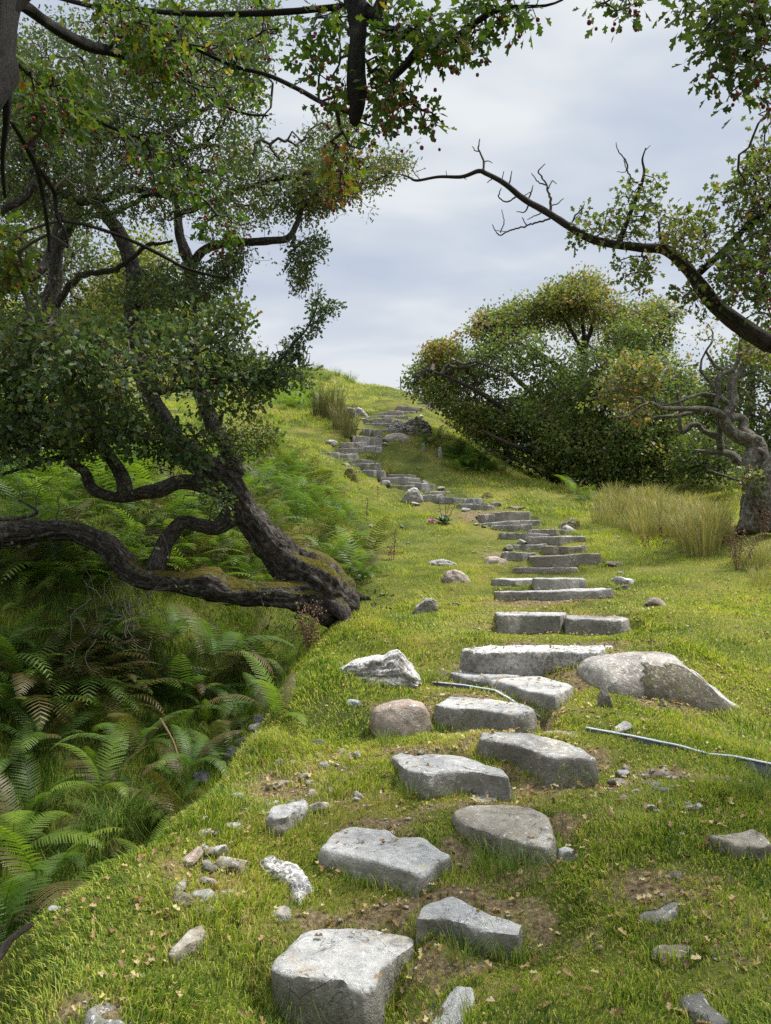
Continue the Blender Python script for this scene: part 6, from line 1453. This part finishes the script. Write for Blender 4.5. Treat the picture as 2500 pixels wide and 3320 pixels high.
for px, py, s, lab in ((1075,1360,1.35,'tall brown tipped rush clump on the hillside left of the upper stair'),(1040,1350,1.2,'left hand neighbour of the tall brown tipped rush clump'),(1110,1395,1.1,'green rush clump below the tall brown tipped one'),(1130,1420,.9,'low rush clump next to the curving flight of steps')):
    put(RB, 'rush_clump', hit(px, py), s, lab, 'rush')
for i in range(70):
    q = ggr.uniform([640, 1180], [1300, 1250]); h = hit(*q)
    if h[1] < 25 or h[2] > 60: continue
    put(TM[i % 3], 'grass_tussock', h, ggr.uniform(1.2, 2.6), 'one of the dry grass tufts fringing the crest of the hill', 'grass tussock', 'dry tufts on the hill crest', 1.2)
# ================================================================== OTHER THINGS
def gl(px, py): return hit(px, py)
# ------------------------------------------------------------------ black drainage board let into the turf across the path
BOARD = mat_plain('recycled_black_board', (.045, .05, .058), .6, .35, 30); BTOP = mat_plain('worn_board_edge', (.42, .46, .52), .55, .25, 40)
def board(pts, h, label):
    pts = np.array(pts, float); L = np.r_[0, np.cumsum(np.linalg.norm(np.diff(pts[:, :2], axis=0), axis=1))]; n = 60
    s = np.linspace(0, L[-1], n); p = np.stack([np.interp(s, L, pts[:, i]) for i in range(3)], 1); T = unit(np.gradient(p, axis=0)); Nr = unit(np.cross(T, [0, 0, 1.]))
    th = .011
    def strip(z0, z1, t, w_):
        V = np.stack([p - Nr * t + [0, 0, z0], p + Nr * t + [0, 0, z0], p + Nr * t + [0, 0, z1], p - Nr * t + [0, 0, z1]], 1); V += (fbm(V.reshape(-1, 3) * 18, 2, 5) * .0015).reshape(n, 4, 1)
        V = V.reshape(-1, 3); i = (np.arange(n - 1) * 4)[:, None]; F = [np.concatenate([i + np.array([k, (k + 1) % 4, (k + 1) % 4 + 4, k + 4]) for k in range(4)]), np.array([[3, 2, 1, 0], [4 * n - 4, 4 * n - 3, 4 * n - 2, 4 * n - 1]])]
        return V, F
    loc = p[n // 2]; V, F = strip(-h, 0, th, 0)
    o = tag(obj('drainage_board', mesh_np('drainage_board', V - loc, F, [BOARD]), loc=loc), label, 'board')
    V, F = strip(.002, .010, th * 1.05, 0); obj('worn_edge', mesh_np('worn_edge', V - loc, F, [BTOP]), o)
    return o
def gp(px, py, up=0.): q = hit(px, py); return (q[0], q[1], q[2] + up)
board([gp(1402,2220,.015), gp(1500,2232,.02), gp(1606,2250,.02), gp(1690,2290,.0), gp(1760,2325,-.01)], .14, 'thin buried board whose pale edge runs behind the blocky grey step')
board([gp(1898,2370,.016), gp(2050,2399,.018), gp(2205,2429,.014), gp(2300,2450,.004), *[tuple(q + np.array([0, 0, .012])) for q in BL]], .20, 'long black drainage board with pale top edge, leaving the picture at the right')

# ------------------------------------------------------------------ people on the skyline
def person(px, py, Y, height, top, legs, label, turn=0., step=.16):
    foot = P(px, py, Y); foot[2] = float(HGT(foot[:1], np.array([Y]))[0]); s = height / 1.75
    o = empty('person', foot, label, 'person'); o.rotation_euler = (0, 0, turn)
    def skin(name, J, E, mat, par, root=0):
        me = bpy.data.meshes.new(name); me.from_pydata([tuple(c * s for c in j[:3]) for j in J], E, []); ob = obj(name, me, par); me.materials.append(mat)
        md = ob.modifiers.new('skin', 'SKIN'); md.use_smooth_shade = True
        for v, j in zip(me.skin_vertices[0].data, J): v.radius = (j[3] * s, (j[4] if len(j) > 4 else j[3]) * s)
        me.skin_vertices[0].data[root].use_root = True; sb = ob.modifiers.new('sub', 'SUBSURF'); sb.levels = 1; sb.render_levels = 2; return ob
    J = [(0,0,.94,.13,.10),(0,0,1.10,.125,.09),(0,0,1.30,.155,.10),(0,0,1.43,.12,.08),(0,0,1.50,.05),(0,.01,1.57,.062),(0,.01,1.66,.078,.092),(0,.01,1.73,.055),
         (.19,0,1.41,.055),(.25,.02,1.14,.043),(.24,.09,.90,.034),(.24,.12,.82,.030),(-.19,0,1.41,.055),(-.25,-.03,1.14,.043),(-.23,.05,.90,.034),(-.23,.08,.82,.03),
         (.10,.02,.86,.085),(.11,step,.48,.06),(.11,step*.9,.09,.042),(.11,step*.9+.14,.035,.032),(-.10,-.02,.86,.085),(-.11,-step*.6,.48,.06),(-.11,-step*1.3,.10,.042),(-.11,-step*1.3+.14,.035,.032)]
    E = [(0,1),(1,2),(2,3),(3,4),(4,5),(5,6),(6,7),(3,8),(8,9),(9,10),(10,11),(3,12),(12,13),(13,14),(14,15),(0,16),(16,17),(17,18),(18,19),(0,20),(20,21),(21,22),(22,23)]
    skin('body', J, E, mat_plain('skin', (.42, .27, .19), .6, .1), o)
    up = lambda j, r: (j[0], j[1], j[2], *(q + r for q in j[3:]))
    K = [up(J[i], .018) for i in (0,1,2,3,8,9,10,12,13,14)]; K[0] = (0,0,.90,.155,.12)
    skin('jacket', K, [(0,1),(1,2),(2,3),(3,4),(4,5),(5,6),(3,7),(7,8),(8,9)], top, o)
    Q = [up(J[i], .014) for i in (0,16,17,18,20,21,22)]
    skin('trousers', Q, [(0,1),(1,2),(2,3),(0,4),(4,5),(5,6)], legs, o)
    hv, hf = ico(3); hv = hv * [.088, .105, .10]; hv = hv[:]; k = (hv[:, 2] > -.02) | (hv[:, 1] < -.02); f = hf[k[hf].all(1)]
    obj('hair', mesh_np('hair', (hv + [0, .0, 1.685]) * s, [f], [mat_plain('hair', (.05, .035, .025), .7, .3)], smooth=True), o)
    return o
person(1378, 1262, 40., 1.72, mat_plain('peach_top', (.50, .24, .15), .8, .15), mat_plain('dark_trousers', (.03, .032, .045), .8, .2), 'person in a peach top and dark trousers, half hidden by leaves on the skyline', R(15))
person(1411, 1262, 41., 1.74, mat_plain('brown_jacket', (.14, .095, .055), .85, .2), mat_plain('blue_trousers', (.05, .06, .09), .8, .2), 'person in a brown jacket beside the peach topped one, screened by hawthorn leaves', R(-10), .1)
# ------------------------------------------------------------------ fence posts on the skyline
POST = mat_plain('weathered_post', (.10, .10, .10), .8, .3)
for px, y0, y1, lab in ((1299, 1221, 1254, 'thin grey fence post on the skyline left of the walkers'), (1326, 1242, 1256, 'short fence post on the skyline under the hawthorn branch tips')):
    Y = 36.; q = P(px, y1, Y); q[2] = float(HGT(q[:1], np.array([Y]))[0]) - .1; ht_ = P(px, y0, Y)[2] - q[2]
    V, F, uv = tube(crom(np.array([(0, 0, 0, .035), (.01, 0, ht_ * .5, .033), (0, .01, ht_, .03)]), .1), 7, 3, .08)
    tag(obj('fence_post', mesh_np('fence_post', V, F, [POST], smooth=True), loc=q), lab, 'post')

# ------------------------------------------------------------------ foxglove and other broad leaved plants
DOCK = mat_leaf('broad_leaf', [(0, (.03, .07, .03)), (.5, (.06, .12, .05)), (.85, (.12, .16, .04)), (1, (.16, .07, .03))], .35, .3, 6.)
DRY = mat_plain('dry_stalk', (.15, .095, .06), .9, .35, 40); SEED = mat_plain('rusty_seed_head', (.20, .115, .07), .9, .4, 60)
PINK = mat_leaf('foxglove_bell', [(0, (.45, .10, .32)), (1, (.62, .22, .50))], .3)
BROADL = (np.array([(0,0,0),(.16,.2,.05),(.26,.5,.08),(.18,.82,.05),(0,1.05,-.05),(-.18,.82,.05),(-.26,.5,.08),(-.16,.2,.05),(0,.5,-.02)], float), [np.array([[0,1,2,8],[8,2,3,4],[0,8,6,7],[8,4,5,6]])])
def rosette(name, n, size, mat, root, loc, seed, rise=.6, t0=.4):
    rg = np.random.default_rng(seed); az = rg.uniform(0, 6.28, n); el = rg.uniform(.1, rise, n) ; A = Acc()
    d = np.c_[np.cos(az) * np.cos(el), np.sin(az) * np.cos(el), np.sin(el)]; ex = np.c_[-np.sin(az), np.cos(az), 0 * az]; ez = np.cross(ex, d); sz = (size * rg.uniform(.6, 1.15, n))[:, None]
    V, F = scatter(BROADL[0], BROADL[1], d * .02 + np.c_[0 * az, 0 * az, rg.uniform(0, size * .6, n)], ex * sz, d * sz, ez * sz)
    A.add(V, F, np.repeat(np.clip(rg.normal(t0, .22, n), 0, 1), 9)); return obj(name, A.mesh(name, [mat]), root)
def stalks(name, lst, root, seed, beads=0, mat=None, bead_mat=None, side=.0):
    """dead flower stalks (x,y,z tip, radius); beads of seed cases along the upper part"""
    rg = np.random.default_rng(seed); A = Acc(); B = Acc()
    for x, y, z, r in lst:
        pa = crom(np.array([(x * .1, y * .1, -.03, r), (x * .5 + rg.normal() * .01, y * .5, z * .5, r * .8), (x, y, z, r * .45)]), .02)
        V, F, uv = tube(pa, 5, seed, 0); A.add(V, F)
        k = np.linspace(.35, 1, beads).repeat(3)
        if beads:
            q = np.stack([np.interp(k * (len(pa) - 1), np.arange(len(pa)), pa[:, i]) for i in range(3)], 1) + rg.normal(size=(len(k), 3)) * (.012 + side * rg.random((len(k), 1))); sz = rg.uniform(.004, .010, (len(k), 1))
            I = np.eye(3); V, F = scatter(ICOB[0], [ICOB[1]], q, I[0] * sz, I[1] * sz, I[2] * sz * 1.6); B.add(V, F, .5)
            if side:
                for j in range(0, len(k), 2):
                    c0 = np.array([np.interp(k[j] * (len(pa) - 1), np.arange(len(pa)), pa[:, i]) for i in range(3)]); V, F = segs(c0[None], q[j][None], np.array([.0015]), np.array([.001]), 3); A.add(V, F)
    obj(name, A.mesh(name, [mat or DRY]), root)
    if B.V: tag(obj('seed_heads', B.mesh('seed_heads', [bead_mat or SEED]), root), kind='stuff')
h = hit(1440, 1700); fx = empty('foxglove', h, 'foxglove with one pink bell cluster, dark green leaves and dry brown stalks, in the turf', 'foxglove')
rosette('leaves', 30, .13, DOCK, fx, h, 1, 1.0, .55)
stalks('dry_stalks', [(.02, .0, .62, .006), (-.10, .05, .48, .005), (.14, .02, .52, .005), (.22, .03, .40, .004)], fx, 3, 8)
s_ = P(1400, 1690, h[1]) - h; V, F, uv = tube(crom(np.array([(-.05, 0, 0, .004), (s_[0], 0, s_[2] + .05, .003)]), .03), 5, 1, 0); obj('stem', mesh_np('stem', V, F, [DOCK], {'t': np.full(len(V), .5)}), fx)
A = Acc(); rg_ = np.random.default_rng(4); cup = np.array([(math.cos(a) * r, math.sin(a) * r, z) for z, r in ((0, .25), (-.5, .5), (-1, .62), (-1.15, .85)) for a in np.arange(8) / 8 * 6.283]); cf = np.array([[i * 8 + j, i * 8 + (j + 1) % 8, i * 8 + 8 + (j + 1) % 8, i * 8 + 8 + j] for i in range(3) for j in range(8)])
n = 9; q = np.c_[rg_.normal(size=(n, 2)) * .018 + [s_[0], -.01], s_[2] + .02 + rg_.uniform(-.03, .05, n)]; tl = rg_.normal(size=(n, 3)) * .5; ez = unit(np.array([0, 0, 1.]) + tl); ex = unit(np.cross(ez, [0, 1., .3])); ey = np.cross(ez, ex); sz = .034
V, F = scatter(cup, [cf], q, ex * sz, ey * sz, ez * sz); A.add(V, F, np.repeat(rg_.random(n), len(cup))); obj('flower', A.mesh('flower', [PINK], True), fx)
for px, py, n, sz, lab, t0, sd in ((190,1870,8,.26,'broad bluish leaved dock beneath the low mossy limb',.25,5),(370,2160,10,.22,'large rounded dock leaves in the gully growth',.35,6),(1185,1870,8,.16,'dock with some reddish dying leaves behind the tree foot',.8,7),(1310,1715,9,.11,'small bright green rosette left of the foxglove',.5,8),(1150,1965,7,.09,'small broad leaved plant at the tip of the tree root',.4,9),(950,1530,6,.12,'yellowish leafed plant among the slope ferns',.8,10)):
    b = hit(px, py); o = empty('dock', b, lab, 'plant'); rosette('leaves', n, sz, DOCK, o, b, sd, 1.1, t0)
for px, py, lst, bd, side, lab, sd in (
    (1000,2120,[(.0,0,.46,.006),(-.10,.02,.40,.005),(.10,.03,.42,.005),(.05,-.03,.34,.004),(-.05,0,.30,.004)],16,.05,'bushy dead brown dock stalks standing on the gully brink under the tree foot',11),
    (1188,1690,[(.02,0,.42,.006)],12,.0,'single dry red brown stalk in the turf left of the foxglove',12),(1222,1620,[(.01,0,.28,.006)],7,0,'short dry stalk left of the pointed boulder',13),
    (1275,1815,[(.03,0,.44,.006),(-.06,.02,.2,.004)],12,.02,'dry brown stalk above the flat pale rock',14),(2390,1850,[(.0,0,.62,.008),(.12,.03,.5,.006),(-.1,.02,.44,.006),(.3,0,.42,.005)],20,.05,'tall rusty dead thistle stalks at the right below the gnarled tree',15),
    (2140,1745,[(0,0,.42,.006),(.1,0,.34,.005)],14,.04,'dead stalks at the front of the rush bed',16),(2100,1780,[(.02,0,.24,.005),(-.08,0,.2,.004)],10,.03,'low rusty seed stalks in the lawn before the rush bed',17),
    (2480,1750,[(0,0,.5,.007),(-.1,0,.42,.006),(.08,0,.36,.005)],16,.05,'dead brown stalks at the base of the gnarled tree',18),(1640,1545,[(0,0,.45,.01),(.3,0,.3,.008),(-.4,0,.35,.008)],12,.06,'dry stalks on the rim of the hollow under the big hawthorn',19)):
    b = hit(px, py); o = empty('dead_stalk', b, lab, 'plant'); stalks('stalks', lst, o, sd, bd, side=side)
# ------------------------------------------------------------------ broken stick, loose branches, stream stones in the gully
def stick(pts, lab, mat=TWIG, name='stick', seed=3, s=9):
    pa = crom(np.array([[*P(a, b, Y), r / FPX * Y] for a, b, Y, r in pts]), .02); loc = pa[len(pa) // 2, :3]; V, F, uv = tube(pa, s, seed, .12)
    return tag(obj(name, mesh_np(name, V - loc, F, [mat], smooth=True, uv=uv), loc=loc), lab, 'branch')
stick([(-60,3170,2.55,14),(0,3095,2.62,13),(30,3050,2.68,12),(70,3018,2.75,10),(104,2996,2.8,8)], 'broken bare brown stick jutting up at the lower left edge', BARKR)
stick([(-20,1682,7.6,8),(60,1680,7.5,7),(120,1660,7.4,5),(60,1620,7.3,3)], 'pale bare branch lying above the low limb at the left edge', BARKP)
stick([(520,2330,5.2,4),(560,2400,5.1,3),(580,2460,5.,3)], 'thin reddish dead fern stalk above the dark gully stones', DRY)
def tangle(px, py, Y, n, size, lab, sd):
    o = empty('fallen_branch', P(px, py, Y), lab, 'branch'); rg = np.random.default_rng(sd); A = [[], [], [], []]
    for i in range(n):
        p = rg.normal(size=3) * size * .25; d = unit(rg.normal(size=3) + [0, 0, .3]); r = rg.uniform(.0025, .006)
        for k in range(7):
            q = p + d * size * .17; A[0].append(p); A[1].append(q); A[2].append(r); r *= .8; A[3].append(r); p = q; d = unit(d + rg.normal(size=3) * .4)
    V, F = segs(*[np.array(a) for a in A], 5); tag(obj('twigs', mesh_np('twigs', V, F, [GREYT]), o), kind='stuff')
GREYT = mat_plain('dead_grey_twig', (.11, .095, .085), .9, .35, 30)
tangle(430, 2010, 6.4, 16, .5, 'tangle of dead lichen grey twigs hanging below the low limb', 3); tangle(340, 2050, 6.0, 12, .42, 'dead twigs among the ferns under the low limb', 4); tangle(150, 1600, 7.2, 12, .8, 'bare twiggy tangle beneath the left hand limb', 5)
MS['wet'] = mat_stone('wet_gully_stone', (.035,.037,.042), (.075,.077,.082), (.14,.14,.14), .1, dk=.6, side=.3)
for i, (px, py, w_) in enumerate([(700,2470,80),(760,2440,90),(800,2400,90),(835,2360,80),(790,2350,70),(740,2480,70),(680,2520,90),(720,2410,60),(840,2395,60),(815,2440,60),(760,2390,80),(650,2500,60),(700,2440,70),(850,2330,60)]):
    rock_px(px - w_ / 2, py - w_ * .32, px + w_ / 2, py + w_ * .2, 'wet', 'one of the dark wet stones lying in the gully', 'gully_stone', 'rock', 'dark stones in the gully', depth=.9, cuts=14, sub=3, seed=300 + i)
rock_px(195,2936,240,2962,'grey','pale stone in the shade of the gully brink near the broken stick','loose_rock','rock',depth=.8,cuts=10,sub=3)
# ------------------------------------------------------------------ leaf litter, straw and grit
LIT = mat_leaf('dead_leaf', [(0, (.10, .055, .02)), (.4, (.26, .155, .06)), (.75, (.42, .29, .13)), (.93, (.50, .42, .22)), (1, (.42, .40, .06))], .2)
lr = np.random.default_rng(21)
def litter_pts(n, ymax=9.):
    o = []
    y = np.sqrt(lr.uniform(2.1 ** 2, ymax ** 2, n * 8)); x = y * lr.uniform(-.45, .55, n * 8)
    q = np.stack([x, y], 1); w_ = .12 + .55 * np.clip(fbm(q * 2.2, 3, 61) + .1, 0, 1) + .8 * bare_at(x, y); fc = front_close(x, y)
    w_ = w_ + .35 * (np.abs(fc) < .05) ; ge = np.interp(y, [2.5, 3.4, 4.4, 5.4, 6.5, 7.3], [-1.62, -1.36, -1.1, -.9, -.7, -.6]); w_ = w_ * (x > ge) * np.clip((10.5 - y) / 5, 0, 1)
    k = np.where(lr.random(n * 8) < w_)[0][:n]; return x[k], y[k]
x, y = litter_pts(4200); z = HGT(x, y) + lr.uniform(.004, .030, len(x))
onst = ~free(x, y)
z[onst] = np.nan
for (lab, poly, h, mk, hump) in STONES[:13]:
    k = np.where(onst & np.isnan(z))[0]; k = k[in_poly(np.stack([x[k], y[k]], 1), poly[:, :2])]
    if len(k): z[k] = poly[:, 2].mean() + .012
    keep = lr.random(len(k)) < .25; z[k[~keep]] = np.nan
ok = ~np.isnan(z); pos = np.stack([x, y, z], 1)[ok]
ex, ey, ez = leaf_frames(unit(np.c_[lr.normal(size=(len(pos), 2)), np.zeros(len(pos))]), .027, lr, 0., 2.2)
V, F = scatter(LEAF_MID[0] * [1, 1, 2.2], LEAF_MID[1], pos, ex, ey, ez); A = Acc(); A.add(V, F, np.repeat(lr.random(len(pos)), len(LEAF_MID[0])))
tag(obj('leaf_litter', A.mesh('leaf_litter', [LIT])), 'fallen tan and yellow hawthorn leaves strewn over the turf', 'fallen leaves', kind='stuff')
y = np.sqrt(lr.uniform(2.1 ** 2, 17 ** 2, 60000)); x = y * lr.uniform(-.4, .55, 60000); k = lr.random(60000) < (.95 * bare_at(x, y) ** 1.5 + .004); x, y = x[k], y[k]; k = free(x, y); x, y = x[k], y[k]
I = np.eye(3); n = len(x); sz = (.0045 * np.exp(lr.normal(size=n) * .6))[:, None] * (1 + np.clip(y[:, None] - 5, 0, 20) * .12); rt2 = lr.uniform(0, 6.28, n); ex = np.c_[np.cos(rt2), np.sin(rt2), 0 * rt2]; ey = np.c_[-np.sin(rt2), np.cos(rt2), 0 * rt2]
g2 = ICO[2][0] * (1 + .35 * vnoise(ICO[2][0] * 1.9, 3))[:, None]
V, F = scatter(g2, [ICO[2][1]], np.stack([x, y, HGT(x, y) + sz[:, 0] * .3], 1), ex * sz * 1.5, ey * sz, np.tile(I[2], (n, 1)) * sz * .7)
tag(obj('gravel', mesh_np('gravel', V, F, [MS['tan']], smooth=True)), 'grit and tiny stones on the worn bare patches', 'gravel', kind='stuff')

# rubble beside the upper flights
RUB = [mesh_np('rubble_stone', *rock(0, 0, 0, .13, .1, .07, 900 + i, 3, 14, rough=.1), [MS['earthy' if i % 2 else 'grey']], smooth=True) for i in range(5)]
for i in range(46):
    lab, p, h, mk, hp = STONES[13 + int(lr.integers(5, len(STONES) - 13))]; sd = lr.choice([-1, 1]); x = (p[:, 0].max() + .12 * lr.random() + .04) if sd > 0 else (p[:, 0].min() - .12 * lr.random() - .04); y = p[:, 1].min() + lr.uniform(-.12, .4)
    o = obj('rubble_stone', RUB[i % 5], loc=(x, y, float(HGT(np.array([x]), np.array([y]))[0]) + .01)); k = lr.uniform(.5, 1.6); o.scale = (k, k, k); o.rotation_euler = (lr.uniform(-.3, .3), lr.uniform(-.3, .3), lr.uniform(0, 6.28))
    tag(o, 'one of the small rubble stones edging the upper flights of the stair', 'rock', 'rubble stones beside the stair')

# small stones trodden into the bare turf at both sides of the lower steps
SML = [mesh_np('small_stone', *rock(0, 0, 0, .042, .032, .02, 950 + i, 3, 12, rough=.12), [MS[('earthy', 'earthy_tan', 'grey', 'pink', 'tan')[i]]], smooth=True) for i in range(5)]
for n, poly, lab, gr in ((46, [(560,2960),(640,2700),(860,2500),(1040,2400),(1180,2480),(1160,2620),(960,2640),(820,2740),(760,2960),(640,3000)], 'one of the little stones trodden into the turf left of the lower steps', 'little stones left of the lower steps'),
                     (26, [(1980,2480),(2120,2470),(2280,2560),(2240,2660),(2100,2640),(1990,2580)], 'one of the little stones in the bare soil right of the lower steps', 'little stones right of the lower steps')):
    got = 0; P_ = np.array(poly, float)
    while got < n:
        q = lr.uniform(P_.min(0), P_.max(0))
        if not in_poly(q[None], poly)[0]: continue
        h = hit(*q); o = obj('small_stone', SML[int(lr.integers(5))], loc=h + np.array([0, 0, .008])); k = float(np.exp(lr.normal() * .4)); o.scale = (k, k, k); o.rotation_euler = (lr.uniform(-.3, .3), lr.uniform(-.3, .3), lr.uniform(0, 6.28)); tag(o, lab, 'rock', gr); got += 1
# ================================================================== SKY, SUN, CAMERA
w = bpy.data.worlds.new('World'); SC.world = w; w.use_nodes = True
nt = w.node_tree; nt.nodes.clear()
SUN_EL, SUN_AZ = R(60), R(74)                          # azimuth clockwise from straight ahead
tc = nt.nodes.new('ShaderNodeTexCoord'); sep = nt.nodes.new('ShaderNodeSeparateXYZ'); nt.links.new(tc.outputs['Generated'], sep.inputs[0])
sky = nt.nodes.new('ShaderNodeTexSky'); sky.sky_type = 'NISHITA'; sky.sun_disc = False
sky.sun_elevation = SUN_EL; sky.sun_rotation = SUN_AZ; sky.air_density = 1.0; sky.dust_density = 2.0
skyb = mix(nt, 1.0, sky.outputs[0], (.09, .09, .09), 'MULTIPLY')
# cloud deck seen on a flat layer above: direction / height
zc = math_n(nt, 'MAXIMUM', sep.outputs[2], 0.05)
den = math_n(nt, 'ADD', zc, 0.25)
cmb = nt.nodes.new('ShaderNodeCombineXYZ')
nt.links.new(math_n(nt, 'DIVIDE', sep.outputs[0], den), cmb.inputs[0]); nt.links.new(math_n(nt, 'DIVIDE', sep.outputs[1], den), cmb.inputs[1])
mp = nt.nodes.new('ShaderNodeMapping'); mp.inputs['Rotation'].default_value = (0, 0, R(-28)); mp.inputs['Scale'].default_value = (1.0, 1.9, 1); mp.inputs['Location'].default_value = (3.3, 1.7, 0)
nt.links.new(cmb.outputs[0], mp.inputs[0])
n1 = noise(nt, mp.outputs[0], 1.1, 3, 0.45, 0.2); n2 = noise(nt, mp.outputs[0], 3.6, 3, 0.5, 0.2)
nn = math_n(nt, 'ADD', math_n(nt, 'MULTIPLY', n1, 0.66), math_n(nt, 'MULTIPLY', n2, 0.34))
cl = ramp(nt, nn, [(0.38, (.42, .475, .57)), (0.5, (.52, .565, .625)), (0.6, (.66, .685, .70))])
lowc = ramp(nt, sep.outputs[2], [(0.05, (.60, .595, .65)), (0.35, (.56, .59, .645))])
lf = ramp(nt, sep.outputs[2], [(0.10, (.75, .75, .75)), (0.42, (0, 0, 0))])
cl = mix(nt, math_n(nt, 'MULTIPLY', lf, 0.85), cl, lowc)
col = mix(nt, 0.94, skyb, cl)
# an overcast sky is brightest overhead
zen = ramp(nt, sep.outputs[2], [(0.66, (1, 1, 1)), (0.95, (3.6, 3.6, 3.6))])
col = mix(nt, 1.0, col, zen, 'MULTIPLY')
bg = nt.nodes.new('ShaderNodeBackground'); nt.links.new(col, bg.inputs[0]); bg.inputs[1].default_value = 1.0
out = nt.nodes.new('ShaderNodeOutputWorld'); nt.links.new(bg.outputs[0], out.inputs[0])

sl = bpy.data.lights.new('sun', 'SUN'); sl.energy = 4.8; sl.angle = R(10); sl.color = (1.0, .965, .90)
so = bpy.data.objects.new('sun', sl); COL.objects.link(so)
d = Vector((math.sin(SUN_AZ) * math.cos(SUN_EL), math.cos(SUN_AZ) * math.cos(SUN_EL), math.sin(SUN_EL)))
so.rotation_euler = d.to_track_quat('Z', 'Y').to_euler(); so.location = (0, 0, 30)

cam = bpy.data.cameras.new('camera'); co = bpy.data.objects.new('camera', cam); COL.objects.link(co)
cam.sensor_width = 36; cam.lens = FPX / 3320 * 36; cam.clip_start = .05; cam.clip_end = 500
co.location = (0, 0, 0); co.rotation_euler = (R(90) + PITCH, 0, 0)
SC.camera = co
SC.view_settings.view_transform = 'Standard'; SC.view_settings.look = 'None'; SC.view_settings.exposure = EXPOSURE; SC.view_settings.gamma = 1
cy = SC.cycles
cy.max_bounces = 5; cy.diffuse_bounces = 3; cy.glossy_bounces = 1; cy.transmission_bounces = 3; cy.transparent_max_bounces = 4
cy.caustics_reflective = False; cy.caustics_refractive = False; cy.use_denoising = DENOISE
try: cy.use_light_tree = False
except Exception: pass
